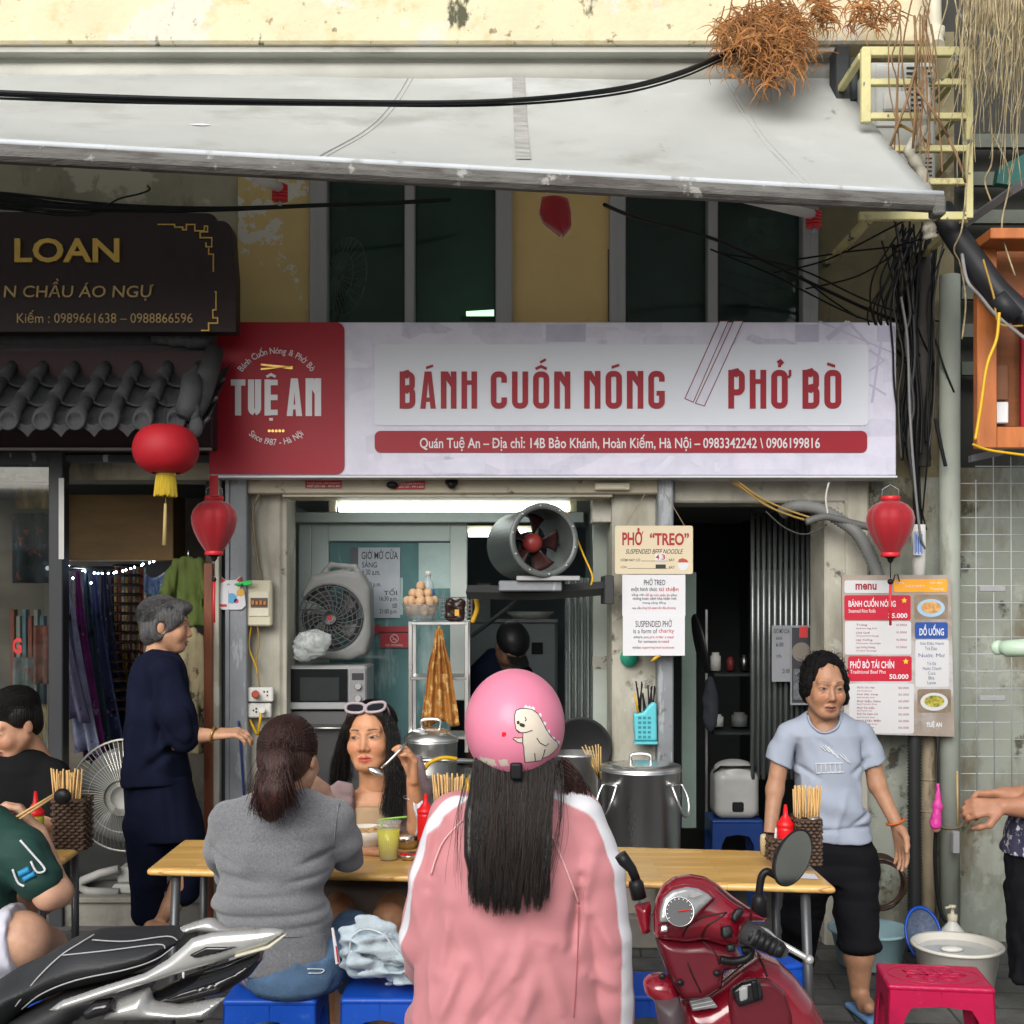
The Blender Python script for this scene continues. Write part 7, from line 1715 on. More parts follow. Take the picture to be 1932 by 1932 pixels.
for k,(u,h_,c_)in enumerate(cl):
 Y=6.4+.12*k;mb=MB()
 def gar(i,j,u=u,Y=Y,h_=h_,k=k):p=W(u+(i-.5)*(20+44*j)+34*j**1.4,1075,Y);return p+Vector((0,.03*math.sin(i*14+k)*(.3+j)-.1*i,-h_*j*1.55-.05*abs(i-.5)))
 mb.grid(gar,16,14,0,True,(0,.012,0));one('garment',mb,mat('garment%d'%k,c_,.75,var=.5,vs=6,dirt=[((.30,.28,.32),.8,14,.62,.66),((.02,.02,.05),.8,9,.58,.62)]),['dark floral','pale lilac','deep purple','black and teal','navy patterned','black','dark slate','greyish mauve'][k]+' garment hanging on the clothes shop rail','garment')
mb=MB();mb.tube([W(90,1072,6.2),W(235,1072,7.3)],.012,8);one('clothes_rail',mb,m_stl,'steel rail carrying the garments in the clothes shop','rail')
m_bead=mat('dark_beads',(.035,.018,.012),.4,var=.5,vs=30)
for k in range(4):
 mb=MB();u=222+k*12
 for q in range(16):mb.lathe([(.0,-.008),(.04,-.006),(.03,.004),(.012,.012),(0,.012)],W(u,1068+q*18,6.8+.05*k),None,10)
 one('bead_string',mb,m_bead,'string of dark wooden bead charms hanging in the clothes shop','beads','bead strings in the clothes shop')
for k in range(9):
 mb=MB();u=218+k*7;mb.tube([W(u,1070,7.0),W(u+rf.uniform(-3,3),rf.uniform(1300,1440),7.0)],.008,5);one('trinket_strand',mb,mat('trinket%d'%(k%3),((.70,.50,.12),(.55,.10,.06),(.65,.62,.5))[k%3],.4,var=.7,vs=50),'glittering trinket strand hanging behind the bead strings','trinket','trinket strands in the clothes shop')
mb=MB();mb.grid(lambda i,j:W(272+66*i,1082+34*j+8*math.sin(i*6),6.6+.04*math.sin(i*9)),12,6,0,True,(0,.01,0));one('scarf',mb,mat('scarf_blue',(.10,.16,.32),.6,var=.8,vs=18,dirt=[((.5,.5,.45),.9,16,.55,.58),((.05,.22,.1),.8,12,.6,.63)]),'bright blue patterned scarf draped above the grey haired woman','scarf')
def shirt(label,name,u0,u1,v0,v1,Y,m):
 s_=SDF();c0,c1=(u0+u1)/2,S((u1-u0)/2,Y)
 s_.loft([(Z(v0+(v1-v0)*f,Y),X(c0,Y),Y,c1*w_,.032*t_)for f,w_,t_ in((0,.35,.4),(.08,.8,.8),(.35,.85,1),(.7,.9,1),(1,1,1))],p=2.2)
 for sg in(-1,1):s_.cone((X(c0,Y)+sg*c1*.6,Y,Z(v0+(v1-v0)*.12,Y)),(X(c0,Y)+sg*c1*1.25,Y-.02,Z(v0+(v1-v0)*.5,Y)),.034,.04,.02)
 mb=MB();s_.to(mb,.007,folds(.013,30,4,(1.8,1,.35)));t=thing(name,label,'shirt',W(c0,v1,Y));obj('cloth',mb,m,t);mb=MB();mb.tube([W(c0,v0-12,Y),W(c0,v0+4,Y)],.004,5);obj('hanger_hook',mb,m_stl,t)
shirt('olive green shirt hanging beside the red wooden post','hanging_shirt',325,386,1050,1180,6.1,mat('olive_cloth',(.075,.105,.02),.8,var=.2,vs=5))
shirt('beige printed t-shirt hanging below the olive shirt','hanging_shirt',345,386,1185,1420,6.08,mat('beige_cloth',(.26,.22,.13),.8,var=.2,dirt=[((.05,.04,.03),.9,12,.57,.6)]))
for k,(u0,u1,v0,v1,c_,lb,nm)in enumerate(((30,98,905,960,(.30,.20,.05),'gold patterned hanging cloth high behind the shop door glass','cloth'),(20,96,968,1100,(.05,.06,.07),'dark slanted shelf behind the shop door glass','shelf'),(60,100,1180,1290,(.35,.16,.12),'pink and blue folded clothes behind the shop door glass','clothes'),(24,70,1240,1330,(.26,.30,.30),'pale blue folded fabric low behind the shop door glass','fabric'),(30,95,1330,1420,(.30,.22,.10),'yellow patterned fabric at the bottom behind the door glass','fabric'))):
 mb=MB();mb.grid(lambda i,j:W(u0+(u1-u0)*i,v0+(v1-v0)*j,6.5)+Vector((0,.03*math.sin(i*13+k),0)),10,6,0,True,(0,.02,0));one('shop_goods',mb,mat('goods%d'%k,c_,.7,var=.6,vs=12,dirt=[((.45,.10,.06),.8,14,.58,.62),((.1,.2,.3),.8,11,.6,.64)]),lb,nm)
for k in range(6):mb=MB();plate(mb,27+k*11,34+k*11,1150+12*(k%2),1400,6.7,.05);one('fabric_roll',mb,mat('roll%d'%(k%3),((.32,.10,.07),(.30,.30,.26),(.14,.22,.26))[k%3],.7,var=.3),('faded red','off white','dusty blue')[k%3]+' upright roll of fabric behind the door glass','fabric','fabric rolls behind the door glass')
mb=MB();text(mb,'G',24,41,1203,1234,YL-.002,bold=.04);one('window_letter',raise_text(mb,.0015),mat('letter_red',(.5,.02,.02),.5),'red letter G stuck on the clothes shop door glass','letter')
mb=MB();plate(mb,111,121,902,1055,YL-.043,.002);one('torn_tape',mb,mat('torn_white',(.55,.55,.53),.7,alpha=1),'strip of torn white paper on the black door frame','paper')
# ===== PEOPLE
m_skin=mat('skin',(.5,.3,.2),.48,var=.14,vs=28,attr='Col',sss=.12,bump=.05,bs=180,spec=.35)
m_hairk=mat('black_hair',(.008,.0065,.006),.40,var=.45,vs=110,spec=.28,bump=.8,bs=230,stretch=(1,1,.03))
m_hairb=mat('brown_hair',(.040,.015,.011),.42,var=.7,vs=110,spec=.4,bump=.8,bs=230,stretch=(1,1,.06))
m_hairg=mat('grey_hair',(.075,.073,.075),.5,var=.7,vs=120,bump=.8,bs=230,stretch=(1,1,.08))
N3=lambda u,v,Y:np.array(W(u,v,Y))
def rows(R_,Y,dy=0.):return[(Z(v,Y),X((a+b)/2,Y),Y+dy+(q[0]if q else 0),S((b-a)/2,Y),ry)for v,a,b,ry,*q in R_]
def ldist(C,line):
 P=np.array(line,float);d=np.full(len(C),9.)
 for i in range(len(P)-1):
  ba=P[i+1]-P[i];h=np.clip(((C-P[i])@ba)/(ba@ba),0,1);d=np.minimum(d,np.linalg.norm(C-P[i]-h[:,None]*ba,axis=1))
 return d
def uvof(V):return 966+V[:,0]/V[:,1]*FPX,HOR-(V[:,2]-CAMZ)/V[:,1]*FPX
def snap(V,pts,off=.002):
 uu,vv=uvof(V);out=[]
 for u,v in pts:
  d=(uu-u)**2+(vv-v)**2;k=d<max(40,d.min()+20);Y=V[k,1].min()-off;out.append(W(u,v,Y))
 return out
class Body:
 def __init__(s,tone):s.mb=MB();s.C=[];s.tone=np.array(tone);s.S=SDF()
 def add(s,sd,res,T=None,col=None,smooth=1,disp=None):
  V,F,_=sd.mesh(res,disp,smooth);c=np.tile(s.tone,(len(V),1))if col is None else col(V)
  if T is not None:Tm=np.array(T);V=V@Tm[:3,:3].T+Tm[:3,3]
  s.mb.np_add(V,F);s.C.append(c)
 def ball(s,c,r,T,gaze,n=18):
  b=MB();b.sphere((0,0,0),r,n);V=np.array(b.V);g=np.array(gaze,float);g/=np.linalg.norm(g);dt=(V/r)@g
  col=np.where(dt[:,None]>.93,[.005,.003,.003],np.where(dt[:,None]>.80,[.020,.010,.006],[.40,.36,.33]));Tm=np.array(T)
  V=(V+np.array(c))@Tm[:3,:3].T+Tm[:3,3];s.mb.np_add(V,b.F);s.C.append(col)
 def done(s,par,res=.006):
  if s.S.ops:s.add(s.S,res)
  c=np.concatenate(s.C);s.mb.C=np.concatenate([c,np.ones((len(c),1))],1);return obj('body',s.mb,m_skin,par)
def head(B_,c,pit,yaw,rol,s=1.,lip=(.26,.10,.075),age=0.,gaze=(0,-1,0),res=.003,lid=.0044,brow=.9,mouth=.0,wx=1.):
 T=Matrix.Translation(c)@Euler((R(pit),R(rol),R(yaw)),'XYZ').to_matrix().to_4x4()@Matrix.Scale(s,4)@Matrix.Diagonal((wx,1,1,1));h=SDF()
 h.ell((0,.018,.036),(.073,.09,.078));h.ell((0,-.026,-.028),(.067,.062,.076),k=.03);h.ell((0,-.062,-.094),(.024,.020,.016),k=.03)
 for x in(-1,1):
  h.cone((x*.054,.0,-.045),(x*.024,-.052,-.088),.020,.018,.03);h.ell((x*.040,-.060,-.030),(.024,.020,.024),k=.025)
  h.ell((x*.076,.018,-.006),(.009,.018,.029),k=.008);h.cone((x*.016,-.081,.023),(x*.045,-.066,.026),.008,.008,.02)
 h.cone((0,-.080,.010),(0,-.098,-.031),.0065,.0115,.016)
 for x in(-1,1):h.ell((x*.0125,-.089,-.036),(.0095,.010,.008),k=.008);h.ell((x*.033,-.098,.004),(.018,.018,.011),k=.016,op='-')
 for x in(-1,1):h.ell((x*.0325,-.0665,.003),(.0185,.0185,.0135),k=.008);h.ell((x*.0062,-.098,-.042),(.004,.006,.003),k=.003,op='-');h.cone((x*.019,-.0855,.0105),(x*.046,-.074,.0095),.0012,k=.003,op='-')
 h.cone((-.021,-.077,-.0665),(-.004,-.0875,-.0625),.0048,.0065,.008);h.cone((.021,-.077,-.0665),(.004,-.0875,-.0625),.0048,.0065,.008);h.cone((-.013,-.079,-.074),(.013,-.079,-.074),.0075,k=.008);h.cone((0,-.083,-.074),(0,-.083,-.075),.0085,k=.008)
 h.box((0,-.094,-.0685),(.0215,.014,.0009+mouth),.0008,k=.003,op='-');h.cone((0,.022,-.06),(0,.035,-.17),.050,.052,.03)
 if age:
  for x in(-1,1):h.chain([(x*.017,-.094,-.035),(x*.029,-.086,-.055),(x*.030,-.08,-.07)],[.003,.003,.002],.006,op='-');h.cone((x*.018,-.088,-.014),(x*.036,-.082,-.016),.0025,k=.006,op='-')
 def col(V):
  x,y,z=V.T;ax=np.abs(x);c=np.tile(B_.tone,(len(V),1));sm=lambda d,w:np.clip(1-d/w,0,1)[:,None]
  def mix(c,t,a):return c*(1-a)+np.array(t)*a
  c=mix(c,B_.tone*[1.05,.72,.66],.5*sm(np.sqrt(((ax-.04)/1.1)**2+(z+.030)**2),.035)*(y<-.03)[:,None]);c=mix(c,B_.tone*[.9,.62,.56],.35*sm(np.sqrt(x**2+(z+.034)**2),.018)*(y<-.08)[:,None])
  ld=np.sqrt((x/.0235)**2+((z+.0692)/(.0112-.0022*np.exp(-(x/.004)**2)*(z>-.0692)))**2);c=mix(c,lip,np.clip((1.12-ld)/.2,0,1)[:,None]*(y<-.07)[:,None])
  bz=.0270+.24*(ax-.016)-5.6*(ax-.016)**2;c=mix(c,(.016,.010,.008),brow*np.clip(1.35-np.abs(z-bz)/(.0036-.05*(ax-.018).clip(0,.04)),0,1)[:,None]*np.clip((ax-.011)/.006,0,1)[:,None]*np.clip((.053-ax)/.008,0,1)[:,None]*(y<-.05)[:,None])
  ez=(z-.002)-(ax-.0325)*.09;q=(ax-.0325)/.0158;hu=lid*np.clip(1-q*q,0,1)**.6;hl=-.62*lid*np.clip(1-q*q,0,1)**.8;fr=(y<-.055)[:,None];w_=.0011
  ins=(np.clip((hu-ez)/w_,0,1)*np.clip((ez-hl)/w_,0,1)*(np.abs(q)<1))[:,None]*fr
  c=mix(c,B_.tone*.78,(np.clip(1-np.abs(ez-hu-.0055)/.0016,0,1)*(np.abs(q)<1.05))[:,None]*fr*.55);c=mix(c,(.31,.255,.23),ins)  # shade of the eyelid crease is painted into the skin colour
  ir=np.hypot(x-np.sign(x)*.0325-gaze[0]*.013,ez-.0006-gaze[2]*.006);c=mix(c,(.012,.007,.005),ins*np.clip((.0080-ir)/.0012,0,1)[:,None])
  c=mix(c,(.012,.008,.007),(np.clip(1.25-np.abs(ez-hu-.0007)/.0017,0,1)*(np.abs(q)<1.08))[:,None]*fr);c=mix(c,(.09,.045,.035),(np.clip(1-np.abs(ez-hl)/.001,0,1)*(np.abs(q)<1))[:,None]*fr*.6);return c
 B_.add(h,res,T,col)
 return T
def hand(sd,w,d,n,side=1,curl=.5,s=1.,spread=.08,thumb=.5,curls=None):
 w=Vector(w);d=Vector(d).normalized();n=Vector(n);n=(n-d*n.dot(d)).normalized();t=d.cross(n)*side;s*=1.05
 for o_ in(.026,.009,-.009,-.026):sd.cone(w+d*.012*s+t*o_*.6*s,w+d*.085*s+t*o_*s,.0135*s,.0105*s,.012)
 for i,(o_,L_)in enumerate(((.028,.070),(.0095,.078),(-.0095,.072),(-.027,.057))):
  p=w+d*(.088-(.006 if i in(0,3)else 0))*s+t*o_*s;v=(d+t*(spread*(1.5-i))).normalized();cc=(curls[i]if curls else curl);q=[p]
  for l in(.46,.31,.23):ax=v.cross(n).normalized();v=Matrix.Rotation(cc,3,ax)@v;p=p+v*L_*l*s;q.append(p)
  sd.chain(q,[.0098*s,.0088*s,.0080*s,.0066*s],.004)
 p0=w+d*.02*s+t*.026*s;v=(d*.62+t*.70+n*.30).normalized();p1=p0+v*.042*s;v=(v+(d-t*.8+n*.5)*thumb).normalized();p2=p1+v*.032*s;v=(v+(n-t*.5)*thumb*.6).normalized()
 sd.chain([p0,p1,p2,p2+v*.025*s],[.016*s,.0115*s,.0098*s,.0075*s],.008)
def cloth(name,sd,par,m,res=.0065,disp=None,lines=(),mats=None,tubes=()):
 V,F,M_=sd.mesh(res,disp)
 mb=MB();mb.np_add(V,F,True,M_)
 if mats:
  c=np.tile(np.array(mats[0]),(len(V),1))
  for ln,rad,mi in lines:a=np.clip((rad-ldist(V,ln))/.004+.5,0,1)[:,None];c=c*(1-a)+np.array(mats[mi])*a
  mb.C=np.concatenate([c,np.ones((len(c),1))],1)
 o=obj(name,mb,m,par)
 for nm,pts,r_,mm in tubes:t=MB();t.tube(catmull(snap(V,pts,r_*.3),4),r_,5);obj(nm,t,mm,o)
 return o,V
def hairstrands(mb,starts,ends,n,r_,seg=12,jit=.004,bulge=(0,0,0),locks=0.,wave=.0):
 nl=7*len(starts);LP=rng.uniform(0,6.3,(nl+2,3));LL=rng.uniform(.88,1.0,nl+2)
 A=np.array([np.array(p)for p in starts],float);B2=np.array([np.array(p)for p in ends],float);out=[];b_=np.array(bulge)
 for k in range(n):
  f=rng.uniform(0,len(A)-1);i=min(int(f),len(A)-2);g=f-i;p=A[i]*(1-g)+A[i+1]*g+rng.normal(0,jit,3);f2=np.clip(f+rng.normal(0,.12),0,len(A)-1);i2=min(int(f2),len(A)-2);g2=f2-i2
  q=B2[i2]*(1-g2)+B2[i2+1]*g2+rng.normal(0,jit*1.6,3)
  if locks:lk=int(f*7);fc=np.clip((lk+.5)/7,0,len(A)-1.001);ic=int(fc);gc_=fc-ic;q=q*(1-locks)+locks*(B2[ic]*(1-gc_)+B2[ic+1]*gc_);q=p+(q-p)*LL[lk]*rng.uniform(.90,1.02)
  t=np.linspace(0,1,seg)[:,None];ph=rng.uniform(0,6)
  if locks:b2=wave*np.concatenate([np.sin(t*4.2+LP[lk,0]),.7*np.sin(t*5+LP[lk,1]),0*t],1)*t
  out.append((b2 if locks else 0)+p*(1-t)+q*t+b_*np.sin(np.pi*t)+np.array([.004,.002,0])*np.sin(t*7+ph)*t*rng.uniform(.3,1.5))
 strands(mb,out,r_)
def capstrands(mb,T,th0,n,r_,target,rad=(.085,.103,.09),cen=(0,.02,.03),seg=9,front=-.3):
 """hair combed over the skull towards a point, in head coordinates"""
 out=[];tg=np.array(target,float);tg=(tg-cen)/np.array(rad);tg/=np.linalg.norm(tg)
 while len(out)<n:
  a=rng.normal(size=3);a/=np.linalg.norm(a)
  if a@tg>.9 or a[2]<th0 or(a[1]<front and a[2]<.8):continue
  t=np.linspace(0,rng.uniform(.55,1),seg)[:,None];q=a*(1-t)+tg*t;q/=np.linalg.norm(q,axis=1,keepdims=True);out.append(np.array(cen)+q*np.array(rad)*rng.uniform(.995,1.025))
 Tm=np.array(T);strands(mb,[o_@Tm[:3,:3].T+Tm[:3,3]for o_ in out],r_)
def person(label,loc):return thing('person',label,'person',loc)
def hsd(T):return T
ASIAN=(.46,.25,.155)
# ---- woman in the pink jacket and helmet, back to us
Yp=3.45;P=person('woman seen from behind in a pink and white jacket and pink helmet',W(960,1990,Yp)*1)
P.location=(X(960,Yp),Yp,0);P['_org']=[X(960,Yp),Yp,0]
b=Body(ASIAN);head(b,W(971,1400,Yp+.02),5,180,0,1.05,res=.005);b.S.chain([N3(971,1450,Yp),N3(965,1540,Yp),N3(962,1800,Yp)],[.06,.08,.08])
for sg in(-1,1):hx=X(955,Yp)+sg*.09;b.S.chain([(hx,Yp,.72),(hx,Yp,.42),(hx,Yp+.02,.07),(hx,Yp+.12,.03)],[.085,.058,.042,.035])
hand(b.S,N3(792,1835,Yp+.28),(0.3,.9,-.1),(0,0,-1),1,.6,1.);hand(b.S,N3(1150,1975,Yp+.02),(0,.1,-1),(-1,0,0),-1,.4,1.);b.done(P,.008)
m_pinkj=mat('pink_jersey',(.50,.205,.22),.7,var=.06,vs=3,sheen=.2,bump=.05,bs=260,attr='Col');m_pipe=mat('pale_pink_piping',(.70,.40,.40),.7);m_whitej=mat('white_jersey',(.74,.74,.77),.7,var=.03,sheen=.2)
s_=SDF();s_.loft(rows([(1482,910,1030,.075),(1500,878,1062,.09),(1520,858,1088,.10),(1550,838,1112,.115),(1620,822,1124,.13),(1720,803,1128,.14),(1820,790,1130,.15),(1910,772,1140,.155),(1985,768,1140,.15)],Yp),p=2.2)
s_.chain([N3(1085,1540,Yp),N3(1122,1640,Yp-.01),N3(1140,1760,Yp),N3(1147,1880,Yp),N3(1150,1965,Yp+.02)],[.080,.077,.073,.069,.06],.010);s_.chain([N3(862,1545,Yp),N3(822,1660,Yp),N3(800,1775,Yp+.02),N3(800,1830,Yp+.24)],[.076,.071,.066,.05],.012)
jr=ridges([(883,1885,938,1780,.016,.022),(927,1888,979,1780,.018,.024),(828,1899,869,1807,.015,.02),(979,1889,1006,1820,.014,.022),(1092,1655,1078,1752,-.026,.016),(1115,1600,1092,1684,.016,.022),(830,1560,812,1650,-.018,.016),(905,1905,960,1830,-.012,.014),(1030,1790,1060,1890,.014,.024),(850,1700,835,1800,.012,.02),(1120,1720,1160,1790,.012,.02),(1110,1820,1165,1850,.012,.018),(1000,1740,1050,1760,.010,.018)],Yp,Yp)
def jfold(x,y,z):d_=1.0-z;return jr(x,y,z)+.010*(np.abs(wob(x+.35*z,y,z,11,5,1,(2.0,1,.45)))**.8-.35)+.006*wob(x-.3*z,y,z,22,5,3,(1.3,1,.7))+.012*np.clip((1.02-z)*3,0,1)*np.sin(x*26+z*9+2*np.sin(z*7))*np.exp(-((x+.02)/.17)**4)-.003
wl=[[N3(1052,1486,Yp-.06),N3(1085,1500,Yp-.06),N3(1128,1540,Yp-.04),N3(1156,1600,Yp-.05),N3(1176,1690,Yp-.05),N3(1190,1800,Yp-.05),N3(1193,1990,Yp-.05)],[N3(885,1490,Yp-.05),N3(845,1520,Yp-.05),N3(806,1570,Yp-.03),N3(785,1650,Yp-.03),N3(764,1730,Yp-.02),N3(752,1790,Yp)]]
j,V=cloth('jacket',s_,P,m_pinkj,.0058,jfold,[(wl[0],.031,1),(wl[1],.019,1)],[(.49,.195,.21),(.64,.64,.67)],[('piping',[(1040,1575),(1062,1625),(1080,1670),(1092,1705)],.0028,m_pipe),('piping',[(872,1548),(838,1585),(822,1620),(813,1650)],.0028,m_pipe),('sleeve_seam',[(1092,1710),(1090,1790),(1086,1870),(1082,1920)],.0014,mat('deep_pink',(.36,.10,.11),.8))])
mb=MB();s_=SDF();uy=(W(955,1724,3.275)-W(965,1440,3.375));L_=uy.length;uy.normalize();ux_=XA-uy*XA.dot(uy);ux_.normalize()
kx=lambda L_:[(965+(u-965)*.86-6*(v-1440)/284,v)for u,v in L_]
pl=kx([(885,1425),(1062,1425),(1064,1480),(1050,1560),(1042,1640),(1022,1660),(1006,1678),(985,1684),(940,1684),(904,1676),(890,1656),(874,1620),(870,1540),(878,1480)])
s_.poly([(S(u-965,3.33),(v-1440)/284*L_)for u,v in pl],W(965,1440,3.375),ux_,uy,.024,.012,bulge=.008);s_.to(mb,.007,lambda x,y,z:.003*np.sin(x*90+4*np.sin(z*7))+.001*np.sin(x*330+8*z))
uu=np.linspace(898,1046,9);ue=np.linspace(884,1026,9)+np.array([0,4,2,0,2,0,-2,0,4])
hairstrands(mb,[N3(u,1438,3.33+.03*((u-972)/90)**2)for u in uu],[N3(u,1722+9*math.sin(u*.9),3.240+.012*((u-958)/85)**2)for u in ue],4600,.00075,jit=.0026,bulge=(0,-.014,0),seg=16,locks=.55,wave=.007)
hairstrands(mb,[N3(u,1450,3.33)for u in(890,880,900)],[N3(u,v,3.27)for u,v in((872,1700),(856,1640),(884,1725))],16,.0007,bulge=(-.012,-.01,0),seg=14,jit=.006);hairstrands(mb,[N3(u,1450,3.33)for u in(1050,1062)],[N3(u,v,3.29)for u,v in((1044,1600),(1026,1690))],18,.0007,bulge=(.016,-.01,0),seg=14,jit=.006)
lh_=obj('long_hair',mb,mat('glossy_black_hair',(.009,.007,.0065),.30,var=.3,vs=110,spec=.5,stretch=(1,1,.03),bump=.3,bs=200),P);mb=MB();hairstrands(mb,[N3(u,1440,3.325+.03*((u-972)/90)**2)for u in uu],[N3(u,1720,3.238+.012*((u-958)/85)**2)for u in ue],90,.0007,jit=.006,bulge=(0,-.017,0),seg=16,locks=.5,wave=.008);obj('light_strands',mb,mat('umber_hair',(.040,.024,.017),.4),lh_)
mb=MB();hairstrands(mb,[N3(u,v,3.4)for u,v in((1032,1440),(1048,1450),(1062,1430))],[N3(u,v,3.42)for u,v in((1070,1505),(1096,1510),(1112,1512))],160,.0013,bulge=(.012,0,.01),jit=.005);obj('side_lock',mb,m_hairb,P)
HE=thing('helmet','pink half helmet with a white dinosaur drawing worn by the woman in the pink jacket','helmet',W(971,1440,3.43));hc=W(971,1368,3.43);Rh=Matrix.Rotation(R(13),3,'X');rr=(.141,.165,.158)
prof=[]
for i in range(121):
 a=R(-47+137*i/120);prof.append((math.cos(a),math.sin(a)))
mb=MB();V=[];nA=300
V=np.array([[rr[0]*c_*math.cos(t),rr[1]*c_*math.sin(t),rr[2]*s__]for c_,s__ in prof for t in np.arange(nA)*2*math.pi/nA]);V=V@np.array(Rh).T+np.array(hc)
ii,kk=np.meshgrid(np.arange(120),np.arange(nA),indexing='ij');F=np.stack([ii*nA+kk,ii*nA+(kk+1)%nA,(ii+1)*nA+(kk+1)%nA,(ii+1)*nA+kk],-1).reshape(-1,4)
C=V[F].mean(1);uu,vv=uvof(C);near=C[:,1]<hc.y
tile=lambda L_:[(636.8+x*.3418,1273.5+y*.3418)for x,y in L_]
dino=tile([(985,300),(978,262),(976,225),(985,196),(1010,184),(1040,184),(1075,190),(1105,212),(1125,245),(1140,275),(1155,305),(1172,330),(1190,352),(1215,372),(1220,395),(1195,425),(1165,448),(1130,462),(1125,472),(1095,476),(1060,480),(1035,482),(1030,440),(1028,400),(1022,375),(995,372),(968,352),(975,344),(995,348),(1022,345),(1024,320),(1005,315)])
def inpoly(u,v,P_):
 r_=np.zeros(len(u),bool);n=len(P_)
 for i in range(n):
  (x0_,y0_),(x1_,y1_)=P_[i],P_[i-1];cnd=((y0_>v)!=(y1_>v))&(u<(x1_-x0_)*(v-y0_)/(y1_-y0_+1e-12)+x0_);r_^=cnd
 return r_
M_=np.zeros(len(F),int);M_[near&inpoly(uu,vv,dino)]=1;M_[near&inpoly(uu,vv,tile([(906,318),(933,314),(934,330),(922,342),(910,338)]))]=2;M_[near&(inpoly(uu,vv,tile([(783,450),(866,470),(880,504),(800,492)]))|inpoly(uu,vv,tile([(887,466),(938,468),(944,502),(898,502)])))]=1
for q in range(9):(a,b_)=tile([[(1040,178),(1080,186),(1118,222),(1142,268),(1165,312),(1190,350),(1217,372),(1000,205),(1060,182)][q]])[0];M_[near&((uu-a)**2+(vv-b_)**2<11)]=3
mb.np_add(V,F,True,M_);obj('shell',mb,[mat('satin_pink',(.70,.215,.32),.42,var=.03,vs=3,coat=.15),mat('decal_cream',(.66,.58,.48),.5),m_red,m_whitej],HE)
def onh(pts):
 out=[];Ri=Rh.inverted();o_=Ri@(Vector((0,0,CAMZ))-hc)
 for u,v in pts:
  d_=Ri@(W(u,v,1.)-Vector((0,0,CAMZ)));a=sum((d_[i]/rr[i])**2 for i in range(3));b_=2*sum(o_[i]*d_[i]/rr[i]**2 for i in range(3));c_=sum((o_[i]/rr[i])**2 for i in range(3))-1.012;t=(-b_-math.sqrt(max(b_*b_-4*a*c_,0)))/2/a;out.append(hc+Rh@(o_+d_*t))
 return out
mb=MB();mb.tube(onh(dino+dino[:1]),.0011,4)
for L_ in([(1022,345),(1022,372)],[(1100,348),(1118,375),(1150,392),(1165,378)],[(1088,432),(1092,474)],[(1146,410),(1130,462)],[(1035,232),(1042,248),(1034,254)],[(985,300),(1000,318),(1040,318),(1075,305)]):mb.tube(onh(tile(L_)),.0012,4)
obj('drawing_lines',mb,m_ink,HE);mb=MB();[mb.sphere(p,(.004,.003,.005),8)for p in onh(tile([(997,262),(1018,276),(1026,278),(1012,274)]))];obj('drawn_face',mb,m_ink,HE)
mb=MB();a=R(-47);mb.lathe([(rr[0]*math.cos(a)*k_,rr[2]*math.sin(a)+z_)for k_,z_ in((.93,.02),(1.0,.004),(1.035,.0),(1.035,-.012),(.98,-.016),(.90,-.01),(.85,.03))],hc,Rh,80,sy=rr[1]/rr[0]);mb.lathe([(0,rr[2]*math.sin(a)+.03),(.85*rr[0]*math.cos(a),rr[2]*math.sin(a)+.03)],hc,Rh,60,sy=rr[1]/rr[0]);obj('rubber_rim',mb,m_blk,HE)
s_=SDF();q=onh([(974,1446)])[0];s_.box(q+Vector((0,-.004,-.012)),(.017,.009,.024),.006);mb=MB();s_.to(mb,.004);obj('strap_clip',mb,m_blk,HE)
# ---- woman in the grey sweater, seated, back to us
Yg=3.98;P=person('woman in a grey knitted sweater with a brown ponytail seated with her back turned',(X(515,Yg),Yg,0));b=Body((.52,.30,.20))
Th=head(b,W(548,1428,Yg+.03),8,168,0,1.12,res=.004);b.S.chain([N3(536,1460,Yg),N3(525,1530,Yg),N3(515,1800,Yg)],[.06,.10,.13]);b.S.chain([N3(648,1560,Yg+.05),N3(652,1612,Yg+.2),N3(612,1500,Yg+.28)],[.035,.036,.028]);b.S.chain([N3(430,1590,Yg+.04),N3(430,1640,Yg+.2),N3(560,1600,Yg+.4)],[.03,.03,.03])
hand(b.S,N3(616,1497,Yg+.26),(-.75,.1,.45),(0,.5,-.6),1,.75,1.1,thumb=.8);hand(b.S,N3(560,1600,Yg+.4),(.8,.4,0),(0,0,-1),1,.5)
for sg in(-1,1):hx=X(540,Yg)+sg*.1;b.S.chain([(hx,Yg,.53),(hx+sg*.05,Yg+.36,.52),(hx+sg*.05,Yg+.36,.1),(hx+sg*.05,Yg+.26,.05)],[.06,.045,.04,.035])
b.done(P,.007)
m_swt=mat('grey_knit',(.165,.17,.182),.9,var=.30,vs=150,bump=.5,bs=380,sheen=.3)
s_=SDF();s_.loft(rows([(1486,505,575,.07),(1498,468,605,.085),(1515,430,632,.10),(1545,410,645,.115),(1590,410,636,.125),(1640,414,624,.13),(1670,411,613,.135),(1705,408,617,.14),(1740,412,622,.145),(1775,432,628,.145),(1815,440,632,.15),(1830,446,630,.15)],Yg),p=2.25)
s_.chain([N3(632,1545,Yg),N3(650,1585,Yg+.06),N3(655,1615,Yg+.16)],[.062,.055,.05],.03);s_.cone(N3(655,1612,Yg+.16),N3(636,1560,Yg+.24),.048,.04,.02);s_.chain([N3(428,1545,Yg),N3(417,1600,Yg+.06),N3(425,1650,Yg+.22)],[.058,.052,.045],.03);s_.half(N3(540,1819,Yg),(0.03,0,-1))
